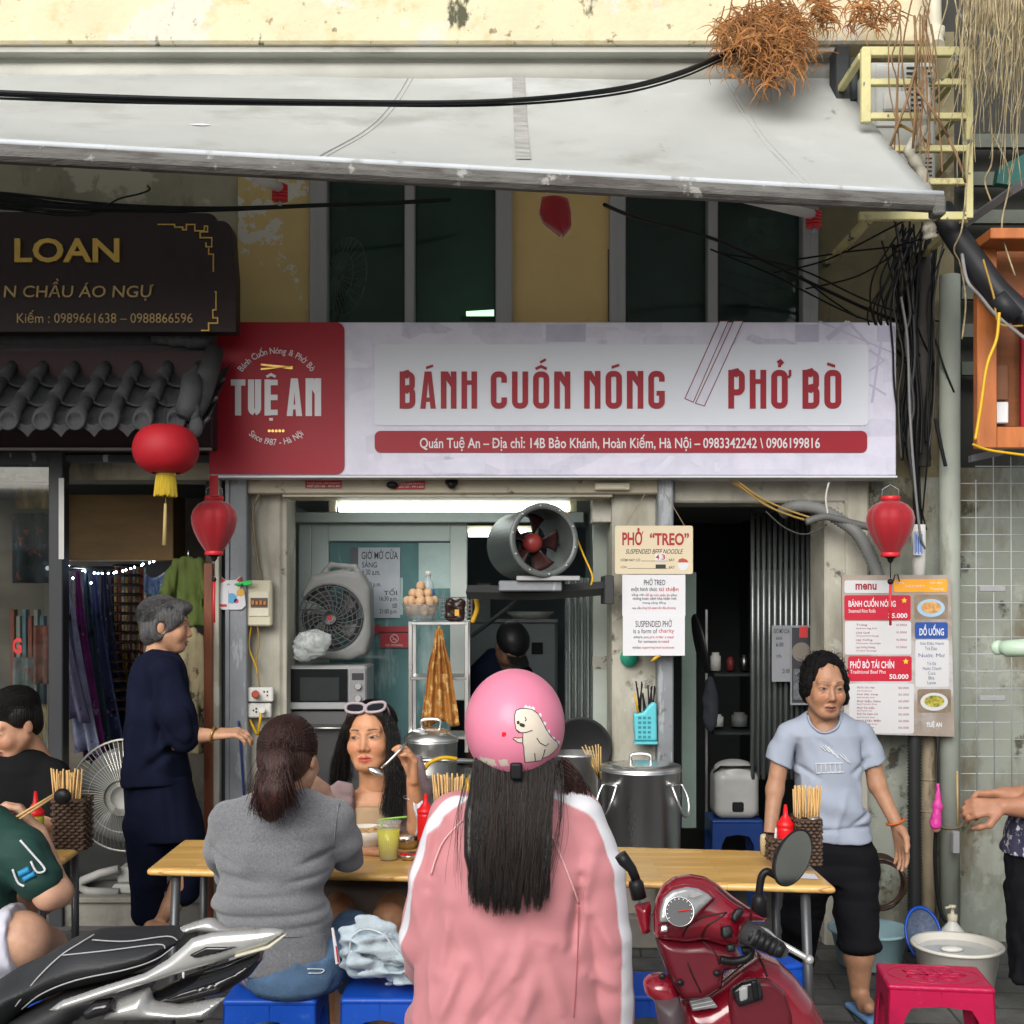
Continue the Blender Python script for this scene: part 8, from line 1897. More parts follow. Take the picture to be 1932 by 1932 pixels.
gr_=ridges([(415,1679,545,1676,-.010,.009),(424,1714,608,1708,-.010,.010),(410,1601,452,1618,-.012,.010),(625,1601,580,1618,-.012,.010),(440,1640,500,1652,-.008,.010),(560,1650,612,1640,-.009,.010),(430,1740,520,1738,-.007,.009),(540,1735,615,1730,-.007,.009),(500,1530,470,1640,.006,.03),(560,1530,590,1630,.006,.03)],Yg,Yg)
def gfold(x,y,z):return gr_(x,y,z)+.006*np.cos((z-.80)*46+6*np.abs(x+.78)+1.5*np.sin(x*9))*np.exp(-((z-.80)/.14)**2)+.007*wob(x,y,z,14,5,2,(.5,1,1.7))+np.where(z<Z(1765,Yg),.0018*np.sin(x*560),0)
cloth('sweater',s_,P,m_swt,.0058,gfold,tubes=[('sleeve_seam',[(640,1512),(634,1550),(630,1590)],.002,m_swt),('rib_seam',[(425,1764),(480,1768),(560,1767),(620,1763)],.0022,m_swt)])
mb=MB();face_poly(mb,[(626,1750),(630,1750),(642,1815),(634,1818)],Yg-.13,.01);sl_=obj('side_tape',mb,m_paper,P);mb=MB();face_poly(mb,[(633,1785),(636,1785),(640,1815),(637,1816)],Yg-.141,.003);obj('red_stripe',mb,m_inkr,sl_)
s_=SDF();s_.loft(rows([(1795,452,640,.14),(1825,462,646,.16),(1848,470,642,.17),(1862,480,630,.15)],Yg),p=2.4)
for sg in(-1,1):hx=X(545,Yg)+sg*.1;s_.chain([(hx,Yg+.02,.53),(hx+sg*.06,Yg+.37,.53),(hx+sg*.06,Yg+.37,.14)],[.095,.07,.055],.04)
cloth('jeans',s_,P,mat('blue_denim',(.07,.13,.22),.85,var=.2,vs=18,bump=.3,bs=160),.008,folds(.006,22,5),tubes=[('pocket_seam',[(580,1828),(610,1829),(605,1836),(582,1836)],.002,mat('denim_seam',(.55,.60,.62),.9))])
mb=MB();s_=SDF();s_.ell((0,.022,.03),(.084,.104,.091));s_.ell((0,.06,-.02),(.072,.06,.062),k=.03);s_.half((0,-.055,.03),(0,-1,.35));s_.half((0,0,-.075),(0,0,-1));s_.to(mb,.005,T=Th);tie=Vector(N3(529,1406,Yg-.13));tl=np.array(Th.inverted()@tie)
capstrands(mb,Th,-.62,1500,.0013,tl,(.0855,.1055,.0925),(0,.022,.03))
s_=SDF();s_.chain([tie,N3(524,1440,Yg-.175),N3(517,1490,Yg-.19),N3(512,1532,Yg-.18)],[.016,.042,.056,.032],.03);s_.to(mb,.006)
hairstrands(mb,[np.array(tie)+np.array([x,-.008,.004])for x in(-.012,-.005,.005,.012)],[N3(u,v,Yg-.19)for u,v in((480,1522),(497,1540),(526,1541),(560,1515))],700,.0013,bulge=(0,-.06,.0),jit=.008);hairstrands(mb,[np.array(tie)+np.array([x,0,.004])for x in(-.012,.012)],[N3(u,v,Yg-.16)for u,v in((474,1505),(566,1500))],200,.0013,bulge=(0,-.02,.03),jit=.01);obj('ponytail_hair',mb,m_hairb,P)
mb=MB();mb.tube([tie+Vector((.019*math.cos(a),-.012*math.sin(a),.006*math.sin(a)))for a in[k*math.pi/8 for k in range(16)]],.007,6,closed=True);obj('hair_tie',mb,m_blk,P)
# ---- woman facing us with sunglasses on her head
Yw=4.95;P=person('young woman facing us with sunglasses on her head lifting a spoon',(X(700,Yw),Yw,0));b=Body((.50,.25,.135));sw=1.18
Tw=head(b,W(700,1390,Yw),-2,-10,-3,sw,(.44,.09,.07),gaze=(-.26,-1,-.05),res=.002,lid=.0052)
b.S.chain([N3(702,1450,Yw+.03),N3(705,1500,Yw+.04),N3(705,1540,Yw+.05)],[.055,.058,.10]);b.S.loft(rows([(1494,655,752,.06),(1508,630,775,.08),(1560,632,778,.10),(1640,645,765,.10)],Yw+.03),.03)
b.S.chain([N3(775,1520,Yw+.02),N3(793,1572,Yw-.05),N3(788,1560,Yw-.10),N3(779,1474,Yw-.18)],[.045,.042,.040,.026],.02);b.S.chain([N3(632,1520,Yw+.02),N3(618,1600,Yw-.05),N3(680,1610,Yw-.3)],[.045,.04,.028],.02)
for sg in(-1,1):hx=X(705,Yw)+sg*.1;b.S.chain([(hx,Yw,.52),(hx,Yw-.38,.52),(hx,Yw-.34,.1),(hx,Yw-.44,.05)],[.085,.06,.04,.035])
hand(b.S,N3(779,1476,Yw-.18),(.02,-.25,.95),(-.95,-.3,0),-1,.62,1.15,.03,.9,(.62,.66,.62,.58));hand(b.S,N3(690,1606,Yw-.3),(.9,-.2,0),(0,0,-1),1,.3);b.done(P,.005)
s_=SDF();s_.loft(rows([(1500,640,766,.07,.02),(1515,622,782,.085),(1545,616,788,.10),(1640,640,770,.11),(1700,630,775,.12)],Yw+.04),.03);s_.chain([N3(782,1530,Yw+.02),N3(796,1578,Yw-.04)],[.055,.052],.02);s_.chain([N3(628,1530,Yw+.02),N3(612,1590,Yw-.04)],[.055,.05],.02);s_.chain([N3(788,1432,Yw+.02),N3(798,1490,Yw),N3(796,1560,Yw)],[.022,.034,.04],.02)
for sg in(-1,1):s_.poly([(X(u,4.9),Z(v,4.9))for u,v in(((600,1500),(640,1470),(668,1478),(672,1540),(664,1640),(620,1640))if sg<0 else((738,1478),(762,1462),(790,1478),(806,1530),(800,1640),(752,1640),(742,1540)))],(0,Yw-.07 if sg<0 else Yw-.03,0),(1,0,0),(0,0,1),.02,.015,.02)
cloth('mauve_shirt',s_,P,mat('mauve_cloth',(.20,.145,.15),.85,var=.12),.0065,folds(.008,22,1));s_=SDF();s_.loft(rows([(1516,664,748,.095,-.012),(1560,655,760,.112,-.01),(1640,655,760,.115)],Yw+.03),.02);cloth('camisole',s_,P,mat('beige_rib',(.36,.25,.15),.85,var=.1),.007)
s_=SDF();s_.loft([(.45,X(705,Yw),Yw-.15,.26,.22),(.60,X(705,Yw),Yw-.08,.2,.18)],.03);cloth('skirt',s_,P,mat('taupe_cloth',(.14,.115,.10),.9),.012,folds(.01,18))
mb=MB();s_=SDF();s_.ell((0,.03,.038),(.083,.1,.088));s_.ell((0,.055,-.04),(.075,.055,.09),k=.03)
for x in(-1,1):s_.chain([(x*.05,-.055,.075),(x*.074,-.03,.03),(x*.078,.0,-.05)],[.016,.018,.022],.02)
s_.half((0,-.05,.085),(0,-1,.5))if 0 else None;s_.ell((0,-.075,.012),(.066,.062,.076),k=.01,op='-');s_.to(mb,.004,T=Tw);capstrands(mb,Tw,-.25,900,.0011,(0,-.03,.135),(.0845,.1015,.0895),(0,.03,.038),front=-.62)if 0 else None
hairstrands(mb,[N3(u,v,Yw-.06)for u,v in((727,1345),(738,1360),(746,1375))],[N3(u,v,Yw-.13)for u,v in((722,1532),(738,1542),(756,1540))],800,.0009,bulge=(.018,0,0),jit=.006);hairstrands(mb,[N3(u,v,Yw-.03)for u,v in((664,1345),(654,1370),(648,1390))],[N3(u,v,Yw+.0)for u,v in((662,1470),(640,1480),(626,1482))],800,.0009,bulge=(-.014,0,0),jit=.006)
s_=SDF();s_.chain([N3(742,1390,Yw-.02),N3(742,1450,Yw-.07),N3(738,1525,Yw-.10)],[.03,.034,.022],.02);s_.chain([N3(650,1390,Yw+.03),N3(645,1440,Yw+.03),N3(642,1475,Yw+.02)],[.026,.03,.02],.02);s_.to(mb,.006);capstrands(mb,Tw,.05,700,.0011,(0,.1,.07),(.0845,.1015,.0895),(0,.03,.038),front=-.45);obj('long_black_hair',mb,m_hairk,P)
SG=thing('sunglasses','mauve framed sunglasses pushed up on the young woman\'s hair','sunglasses',W(699,1330,Yw));m_fr=mat('mauve_frame',(.34,.28,.30),.35);Ts=Tw@Matrix.Translation((0,-.052,.103))@Matrix.Rotation(R(-38),4,'X')
for x in(-1,1):
 pr=[(x*.036+.034*math.copysign(abs(math.cos(a))**.7,math.cos(a)),0,.020*math.copysign(abs(math.sin(a))**.75,math.sin(a))+.004*x*math.cos(a))for a in[k*math.pi/14 for k in range(28)]];mb=MB();mb.tube([Ts@Vector(p)for p in pr],.0055*sw,6,closed=True);fr_=obj('rim',mb,m_fr,SG);mb=MB();mb.add([Ts@Vector(p)for p in pr],[tuple(range(28))]);obj('lens',mb,mat('dark_lens',(.012,.013,.016),.05),fr_);mb=MB();mb.tube([Ts@Vector((x*.070,0,.008)),Ts@Vector((x*.074,.02,.004)),Ts@Vector((x*.073,.10,-.01))],.004*sw,5);obj('temple_arm',mb,m_fr,SG)
mb=MB();mb.tube([Ts@Vector(p)for p in((-.005,0,.006),(0,-.002,.009),(.005,0,.006))],.005,6);obj('bridge',mb,m_fr,SG)
sp=[W(766,1402,Yw-.25),W(752,1418,Yw-.27),W(730,1440,Yw-.28),W(719,1449,Yw-.28)];SPN=thing('spoon','steel spoon held up by the young woman facing us','spoon',sp[3]);mb=MB();mb.tube(sp,.005,6);obj('handle',mb,m_stl,SPN);mb=MB();mb.sphere(W(709,1456,Yw-.28),(.034,.016,.013),16,Euler((.6,R(28),0)).to_matrix());obj('spoon_bowl',mb,m_stl,SPN)
mb=MB();mb.tube([W(774+13*math.cos(a),1504+4*math.sin(a),Yw-.145-.03*math.sin(a))for a in[k*math.pi/10 for k in range(20)]],.0025,5,closed=True);one('bracelet',mb,m_stl,'thin silver bracelet on the young woman\'s raised wrist','bracelet')
# ---- older woman walking in a pale blue t-shirt
Yo=5.15;P=person('older woman in a pale blue t-shirt and rolled black trousers walking past the table',(X(1560,Yo),Yo,0));b=Body((.37,.195,.115));To=head(b,W(1556,1295,Yo-.05),5,4,2,1.10,(.24,.095,.075),1.,gaze=(-.02,-.9,-.12),res=.002,lid=.0046,brow=.6,mouth=.0012,wx=.93)
b.S.chain([N3(1556,1340,Yo),N3(1556,1380,Yo),N3(1565,1550,Yo)],[.055,.07,.085]);b.S.chain([N3(1478,1400,Yo),N3(1462,1490,Yo-.02),N3(1452,1580,Yo-.08)],[.040,.036,.026]);b.S.chain([N3(1640,1410,Yo),N3(1655,1480,Yo-.02),N3(1690,1552,Yo-.08)],[.040,.037,.026])
hand(b.S,N3(1692,1556,Yo-.085),(.18,-.15,-1),(-.9,-.3,0),-1,.22,1.1,.06,.3);hand(b.S,N3(1452,1582,Yo-.08),(0,-.2,-1),(1,0,0),1,.3)
b.S.chain([N3(1612,1640,Yo),N3(1618,1700,Yo-.06),N3(1620,1800,Yo-.10),N3(1622,1872,Yo-.08)],[.085,.068,.062,.036]);b.S.chain([N3(1622,1876,Yo-.08),N3(1634,1898,Yo-.16),N3(1640,1902,Yo-.22)],[.034,.032,.024],.02);b.S.chain([N3(1530,1640,Yo),N3(1512,1720,Yo+.15),N3(1510,1800,Yo+.38),N3(1510,1810,Yo+.3)],[.085,.065,.045,.04]);b.done(P,.0058)
m_tee=mat('pale_blue_tee',(.28,.315,.385),.85,var=.06,vs=5,bump=.06,bs=200)
s_=SDF();s_.loft(rows([(1338,1530,1582,.055),(1346,1516,1598,.065),(1360,1492,1618,.08),(1385,1486,1630,.10),(1430,1496,1628,.115),(1480,1498,1628,.115),(1530,1500,1632,.12),(1575,1508,1646,.135),(1592,1508,1648,.135)],Yo),.02)
s_.chain([N3(1492,1385,Yo),N3(1474,1422,Yo),N3(1458,1470,Yo-.01)],[.058,.060,.066],.015);s_.chain([N3(1622,1385,Yo),N3(1640,1420,Yo),N3(1656,1470,Yo-.01)],[.056,.058,.064],.015);s_.half(N3(1466,1440,Yo),(-.45,0,-1),lo=N3(1400,1515,Yo-.1),hi=N3(1480,1425,Yo+.1));s_.half(N3(1648,1440,Yo),(.45,0,-1),lo=N3(1645,1515,Yo-.1),hi=N3(1710,1425,Yo+.1));s_.half(N3(1570,1582,Yo),(0,0,-1));s_.ell(N3(1556,1340,Yo-.07),(.070,.12,.092),k=.008,op='-')
tr_=ridges([(1512,1560,1640,1552,-.012,.010),(1640,1520,1600,1545,-.012,.010),(1500,1440,1530,1460,-.010,.010),(1628,1430,1600,1450,-.010,.010),(1500,1400,1495,1445,-.010,.010),(1618,1405,1620,1440,-.007,.010),(1610,1470,1632,1525,.010,.014),(1520,1480,1510,1540,.008,.014),(1580,1500,1560,1570,.008,.014),(1530,1390,1560,1410,-.006,.012)],Yo,Yo+.03)
def tfold(x,y,z):return tr_(x,y,z)+.007*wob(x,y,z,15,5,6,(1,1,1.3))+.008*np.cos((z-.80)*44+(x-1.35)*22)*np.exp(-((z-.80)/.10)**2)
tt,V=cloth('t_shirt',s_,P,m_tee,.0052,tfold,tubes=[('collar',[(1524,1350),(1530,1366),(1545,1380),(1562,1382),(1580,1372),(1588,1350)],.0045,m_tee)])
for L_ in([(1548,1408),(1558,1417)],[(1552,1406),(1566,1420)],[(1557,1406),(1574,1424)],[(1562,1409),(1582,1431)],[(1584,1424),(1600,1438)],[(1590,1424),(1604,1440)])+tuple([[(1540+9*k,1442),(1541+9*k,1457)]for k in range(6)])+([(1538,1441),(1590,1440)],[(1540,1459),(1592,1457)]):mb=MB();mb.tube(snap(V,[L_[0],((L_[0][0]+L_[1][0])/2,(L_[0][1]+L_[1][1])/2),L_[1]],.001),.0035,4);obj('silver_print',mb,mat('silver_print',(.55,.58,.60),.35,metal=.2),tt)
s_=SDF();s_.loft(rows([(1572,1518,1634,.115),(1600,1508,1648,.13),(1660,1508,1648,.12)],Yo),.03);s_.chain([N3(1610,1630,Yo-.02),N3(1615,1720,Yo-.06),N3(1620,1772,Yo-.10)],[.105,.088,.082],.03);s_.torus(N3(1621,1782,Yo-.10),.072,.022,k=.02);s_.chain([N3(1530,1640,Yo),N3(1512,1730,Yo+.12),N3(1505,1820,Yo+.3)],[.10,.085,.07],.03);cloth('trousers',s_,P,mat('black_cotton',(.008,.008,.010),.85,var=.2,bump=.1,bs=90,spec=.08),.007,folds(.006,20,3))
mb=MB();s_=SDF();s_.ell((0,.03,.044),(.088,.102,.088));s_.ell((0,.06,-.02),(.086,.06,.07),k=.03)
for x in(-1,1):s_.ell((x*.074,.0,.005),(.024,.04,.05),k=.02)
s_.ell((.088,.02,-.045),(.022,.035,.03),k=.02);s_.ell((0,-.085,.016),(.069,.078,.087),k=.008,op='-');s_.to(mb,.0045,lambda x,y,z:.006*wob(x,y,z,75,6),T=To)
st,en=[],[]
for k in range(420):
 a=rng.normal(size=3);a/=np.linalg.norm(a)
 if a[2]<-.35 or(a[1]<-.45 and a[2]<.55):continue
 p=np.array((0,.03,.04))+a*(.087,.10,.086);q=[p];d_=a+rng.normal(0,.6,3)
 for _ in range(7):d_=d_+rng.normal(0,.5,3)-.25*a;d_/=np.linalg.norm(d_);q.append(q[-1]+d_*.006)
 st.append(q)
Tm=np.array(To);strands(mb,[np.array(q)@Tm[:3,:3].T+Tm[:3,3]for q in st],.0014);obj('curly_black_hair',mb,mat('curly_black',(.005,.0045,.0045),.55,var=.5,vs=70,spec=.12,bump=1.,bs=120),P)
mb=MB();mb.tube([N3(1690,1550,Yo-.085)+np.array((.034*math.cos(a),.034*math.sin(a),.012*math.cos(a)))for a in[k*math.pi/9 for k in range(18)]],.006,6,closed=True);one('bracelet',mb,mat('orange_bead',(.42,.10,.025),.5),'orange bracelet on the wrist of the walking older woman','bracelet')
s_=SDF();s_.box(N3(1634,1912,Yo-.14),(.045,.12,.012),.01,Euler((0,0,.15)));mb=MB();s_.to(mb,.006);SL=one('slipper',mb,mat('blue_foam',(.12,.24,.45),.7),'blue slipper on the foot of the walking older woman','slipper')
# ---- grey haired woman in navy walking right
Yn=5.6;zf=ground_z(-1.6,5.6);P=person('grey haired woman in loose navy clothes seen in profile before the clothes shop',(X(310,Yn),Yn,zf));b=Body((.46,.25,.15));Tn=head(b,W(316,1180,Yn),6,98,0,1.06,res=.0035)
b.S.chain([N3(305,1225,Yn),N3(300,1270,Yn),N3(300,1440,Yn)],[.055,.09,.13]);b.S.chain([N3(330,1375,Yn-.12),N3(350,1388,Yn-.13),N3(400,1387,Yn-.12)],[.05,.045,.028]);hand(b.S,N3(405,1387,Yn-.12),(.95,0,.12),(0,.3,-1),1,.55,1.15,thumb=.6)
b.S.chain([N3(352,1650,Yn+.02),N3(322,1712,Yn),N3(284,1748,Yn)],[.06,.044,.034],.02);b.S.chain([N3(284,1748,Yn-.05),N3(312,1756,Yn-.05),N3(330,1760,Yn-.05)],[.03,.028,.022],.02);b.S.chain([N3(275,1700,Yn),N3(272,1745,Yn),N3(290,1752,Yn)],[.05,.036,.026],.02);b.done(P,.0065)
m_navy=mat('navy_linen',(.007,.009,.022),.9,spec=.06,var=.2,bump=.2,bs=150);s_=SDF();s_.loft(rows([(1224,288,322,.07),(1240,264,336,.11),(1262,250,344,.14),(1330,242,346,.16),(1400,238,350,.18),(1474,235,357,.19)],Yn),.02);s_.chain([N3(312,1265,Yn-.13),N3(330,1345,Yn-.14),N3(345,1382,Yn-.14)],[.085,.085,.08],.04);cloth('tunic',s_,P,m_navy,.0075,lambda x,y,z:folds(.014,12,2,(1.3,1,.5))(x,y,z)+ridges([(330,1290,318,1380,-.02,.02),(270,1300,262,1460,.014,.03),(345,1400,300,1440,-.014,.02)],Yn)(x,y,z))
s_=SDF();s_.loft(rows([(1460,236,356,.16),(1520,240,372,.16),(1580,262,385,.15)],Yn),.03);s_.chain([N3(330,1550,Yn+.03),N3(366,1630,Yn+.04),N3(346,1680,Yn+.03)],[.12,.085,.075],.02);s_.chain([N3(282,1560,Yn-.03),N3(280,1660,Yn-.02),N3(276,1722,Yn)],[.12,.075,.066],.02);cloth('trousers',s_,P,m_navy,.008,folds(.009,13,4,(1.3,1,.5)))
mb=MB();s_=SDF();s_.ell((0,.028,.042),(.084,.104,.086));s_.ell((0,.06,-.03),(.076,.055,.07),k=.03)
for x in(-1,1):s_.ell((x*.07,.0,.02),(.02,.05,.05),k=.02);s_.ell((x*.07,.03,-.03),(.02,.035,.04),k=.02);s_.ell((x*.06,-.045,.035),(.022,.03,.03),k=.02)
s_.ell((0,-.05,.085),(.055,.05,.03),k=.03);s_.ell((0,-.09,-.004),(.066,.06,.058),k=.008,op='-')
for x in(-1,1):s_.ell((x*.085,.012,-.012),(.022,.02,.028),k=.008,op='-')
s_.to(mb,.005,T=Tn);capstrands(mb,Tn,-.5,1100,.0013,(0,-.05,.1),(.087,.107,.09),(0,.028,.038),front=-.72);obj('short_grey_hair',mb,m_hairg,P)
mb=MB();mb.tube([N3(402,1386,Yn-.12)+np.array((.008*math.cos(a),.033*math.sin(a),.034*math.cos(a)))for a in[k*math.pi/9 for k in range(18)]],.006,6,closed=True);one('bracelet',mb,mat('brass_bead',(.34,.20,.05),.3,metal=.6),'brass bracelet on the grey haired woman\'s wrist','bracelet')
# ---- cook with a dark cap, bending, inside the kitchen
Yc=7.2;P=person('cook in dark clothes and a dark cap bending down inside the kitchen',(X(940,Yc),Yc,.02));b=Body((.16,.09,.06));Tk=head(b,W(965,1222,Yc-.15),48,25,0,1.1,res=.006);b.S.chain([N3(945,1250,Yc),N3(930,1300,Yc),N3(930,1420,Yc)],[.06,.1,.12]);b.S.chain([N3(995,1330,Yc),N3(1010,1400,Yc-.2)],[.05,.04])
for sg in(-1,1):b.S.chain([(X(935,Yc)+sg*.1,Yc,.8),(X(935,Yc)+sg*.1,Yc,.08)],[.09,.05])
b.done(P,.012);s_=SDF();s_.loft(rows([(1225,920,970,.1),(1260,885,990,.14),(1340,880,1008,.16),(1480,890,1000,.16)],Yc),.03);s_.chain([N3(985,1275,Yc),N3(1002,1345,Yc-.1)],[.07,.06],.03);s_.loft(rows([(1470,890,1000,.15),(1640,895,995,.13)],Yc),.03);cloth('dark_clothes',s_,P,m_navy,.012);mb=MB();s_=SDF();s_.ell((0,.02,.045),(.088,.105,.085));s_.half((0,0,.01),(0,.15,-1));s_.poly([(-.06,-.07),(-.055,-.14),(0,-.165),(.055,-.14),(.06,-.07)],(0,0,.02),(1,0,0),(0,1,0),.005,.004);s_.to(mb,.006,T=Tk);obj('cap',mb,m_blk,P)
# ---- diners at the left edge
Ym=5.0;P=person('man in a black top looking down beside the clothes shop door',(X(20,Ym),Ym,0));b=Body((.50,.27,.17));Tm_=head(b,W(22,1368,Ym),24,-38,0,1.12,res=.003,lid=.0025,gaze=(-.2,-.8,-.5));b.S.chain([N3(30,1420,Ym+.03),N3(35,1480,Ym+.05),N3(35,1640,Ym)],[.06,.09,.12]);b.S.chain([N3(100,1480,Ym),N3(95,1560,Ym-.1),N3(20,1570,Ym-.3)],[.05,.045,.03])
for sg in(-1,1):hx=X(25,Ym)+sg*.1;b.S.chain([(hx,Ym,.5),(hx,Ym-.35,.5),(hx,Ym-.3,.08)],[.085,.06,.04])
b.done(P,.007);s_=SDF();s_.loft(rows([(1412,5,62,.06,.02),(1428,-28,92,.09),(1450,-45,112,.11),(1500,-50,116,.12),(1640,-40,105,.13)],Ym+.02),.03);s_.chain([N3(100,1465,Ym),N3(100,1545,Ym-.08)],[.07,.06],.03);cloth('black_top',s_,P,mat('black_jersey',(.009,.009,.010),.85,spec=.08),.008,folds(.006,15));mb=MB();s_=SDF();s_.ell((0,.03,.048),(.082,.1,.085));s_.ell((0,.06,-.01),(.075,.05,.07),k=.03)
for x in(-1,1):s_.ell((x*.07,.005,.03),(.014,.035,.035),k=.02)
s_.ell((0,-.085,.0),(.062,.06,.07),k=.008,op='-');s_.to(mb,.005,T=Tm_);capstrands(mb,Tm_,-.2,500,.0013,(0,-.08,.1),(.084,.102,.088),(0,.03,.046),front=-.6);obj('short_black_hair',mb,m_hairk,P)
Ye=4.1;P=person('diner in a dark green jersey raising golden chopsticks',(X(10,Ye),Ye,0));b=Body((.52,.30,.20));head(b,W(-120,1440,Ye+.05),8,200,0,1.1,res=.008);b.S.chain([N3(-110,1500,Ye),N3(-100,1560,Ye),N3(-80,1760,Ye)],[.06,.1,.13]);b.S.chain([N3(30,1600,Ye),N3(92,1688,Ye-.03),N3(110,1684,Ye),N3(72,1570,Ye+.12)],[.056,.046,.044,.030],.03)
hand(b.S,N3(72,1568,Ye+.12),(-.55,-.1,.75),(-.8,-.3,-.4),-1,.7,1.15,.03,.9);b.S.chain([N3(-60,1775,Ye-.05),N3(40,1775,Ye-.02),N3(88,1788,Ye+.22),(X(85,4.4),4.4,.08)],[.10,.092,.066,.045],.03);b.done(P,.006)
m_grn=mat('dark_green_jersey',(.010,.045,.036),.75,var=.1);s_=SDF();s_.loft(rows([(1520,-140,-60,.1),(1560,-170,20,.13),(1640,-165,25,.15),(1790,-160,25,.16)],Ye),.03);s_.chain([N3(-20,1565,Ye),N3(40,1610,Ye-.01),N3(70,1655,Ye-.02)],[.085,.082,.082],.04);o_,V=cloth('jersey',s_,P,m_grn,.007,folds(.006,16),tubes=[('white_line',[(38,1585),(62,1612),(85,1640),(70,1646),(58,1625)],.004,m_paper),('white_line',[(24,1640),(34,1665),(46,1672)],.004,m_paper),('blue_mark',[(36,1650),(56,1640)],.012,mat('cyan_mark',(.02,.22,.42),.6)),('blue_mark',[(44,1660),(66,1648)],.010,mat('cyan_mark',(.02,.22,.42),.6))]);s_=SDF();s_.chain([N3(-70,1775,Ye-.05),N3(25,1776,Ye-.02)],[.13,.120],.03);s_.cone(N3(20,1776,Ye-.02),N3(80,1779,Ye),.120,.112,.03);s_.half(N3(46,1778,Ye),(1,0,.15));cloth('white_shorts',s_,P,mat('white_cotton',(.58,.58,.66),.8),.008,folds(.006,18))
for k in range(2):mb=MB();mb.tube([W(20,1548+8*k,Ye+.02),W(100,1500+4*k,Ye+.1)],.0045,6);one('chopstick',mb,m_bam,'golden chopstick held by the diner in the green jersey','chopstick','pair of chopsticks held in a hand')
# ---- person at the right edge with clasped hands
Yr=4.9;P=person('person in floral blouse and black trousers cut off by the picture edge, hands held together',(X(1995,Yr),Yr,0));b=Body((.36,.17,.10));head(b,W(2020,1290,Yr),5,60,0,1.1,res=.008);b.S.chain([N3(2020,1340,Yr),N3(2020,1400,Yr),N3(2020,1600,Yr)],[.06,.1,.13])
for k,(dv,dy_)in enumerate(((0,.0),(18,-.08))):b.S.chain([N3(1990,1430,Yr-.05),N3(1950,1505+dv,Yr+dy_),N3(1893,1500+dv*1.2,Yr+dy_)],[.05,.05,.033],.02);hand(b.S,N3(1890,1500+dv*1.25,Yr+dy_),(-1,.1,-.15+.1*k),(0,.9 if k else-.6,-.6),1 if k else-1,.72,1.15,.02,.8)
for sg in(0,1):b.S.chain([(X(2005,Yr)+sg*.15,Yr,.8),(X(2000,Yr)+sg*.15,Yr,.06)],[.08,.045])
b.done(P,.0065);s_=SDF();s_.loft(rows([(1350,1985,2045,.1),(1400,1955,2085,.13),(1500,1935,2095,.15),(1560,1903,2095,.16),(1608,1892,2095,.16)],Yr),.03);cloth('floral_blouse',s_,P,mat('floral_print',(.03,.03,.06),.8,var=.2,dirt=[((.45,.44,.48),.9,24,.52,.56)]),.009,folds(.008,14));s_=SDF();s_.loft(rows([(1595,1897,2090,.13),(1700,1900,2075,.12),(1850,1905,2055,.1)],Yr),.03);cloth('black_trousers',s_,P,mat('black_cotton',(.012,.012,.014),.85),.01,folds(.008,14))
# ===== SCOOTERS
m_seat=mat('black_vinyl',(.022,.023,.025),.5,var=.15,bump=.15,bs=220)
m_silv=mat('silver_lacquer',(.50,.50,.48),.28,metal=.55,var=.06,vs=4,dirt=[((.25,.24,.2),.5,8,.62,.7)])
m_bgl=mat('glossy_black',(.010,.010,.011),.12,coat=.5)
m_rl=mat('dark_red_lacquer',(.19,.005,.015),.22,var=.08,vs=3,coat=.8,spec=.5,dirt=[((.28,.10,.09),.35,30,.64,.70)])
m_chr=mat('chrome',(.7,.7,.7),.1,metal=1.)
def slab(par,name,pts,Y,half,rad,m,bulge=0.,tile_u=0.,tilt=0.,res=.006,disp=None):
 """rounded body panel: its outline as it shows from the street, with its own depth and thickness"""
 P=[(tile_u+x*.3418,1273.5+y*.3418)for x,y in pts];uc=sum(p[0]for p in P)/len(P);vc=sum(p[1]for p in P)/len(P);o_=W(uc,vc,Y)
 uy=Vector((0,math.sin(tilt),math.cos(tilt)));s_=SDF();s_.poly([(S(u-uc,Y),-S(v-vc,Y)/math.cos(tilt))for u,v in P],o_,XA,uy,half,rad,bulge=bulge);V,F,_=s_.mesh(res,disp,2);mb=MB();mb.np_add(V,F);return obj(name,mb,m,par),V
def tl(u0,L_):return[(u0+x*.3418,1273.5+y*.3418)for x,y in L_]
Ys=3.12;LS=thing('scooter','black scooter with a long stitched seat and silver tail rail','scooter',(X(180,Ys),Ys,0))
o_,V=slab(LS,'seat',[(-120,1760),(0,1680),(80,1630),(190,1585),(350,1490),(430,1450),(520,1425),(800,1413),(960,1410),(1025,1437),(900,1560),(700,1640),(400,1705),(200,1790),(110,1870),(60,1960),(-120,1960)],Ys,.14,.07,m_seat,.03)
m_stitch=mat('seat_piping',(.36,.36,.36),.7)
for L_ in([(520,1432),(440,1480),(330,1553),(200,1680),(85,1830)],[(510,1462),(700,1470),(920,1442),(980,1466)],[(345,1547),(600,1520),(870,1487),(912,1510)],[(120,1845),(230,1760),(420,1685),(700,1625),(860,1570),(960,1500)]):
 mb=MB();mb.tube(catmull(snap(V,tl(0,L_),.0),5),.0019,5);obj('piping',mb,m_stitch,o_)
rail=[(255,1852),(340,1790),(560,1715),(800,1640),(930,1560),(1060,1445),(1180,1412),(1500,1390),(1572,1402),(1578,1425),(1480,1495),(1250,1575),(1000,1650),(700,1742),(480,1815),(330,1862)]
o_,V=slab(LS,'tail_rail',rail,2.96,.022,.016,m_silv,.012)
slab(LS,'rail_recess',[(1040,1545),(1140,1497),(1320,1497),(1210,1535),(1080,1566)],2.935,.006,.004,m_bgl,res=.004)
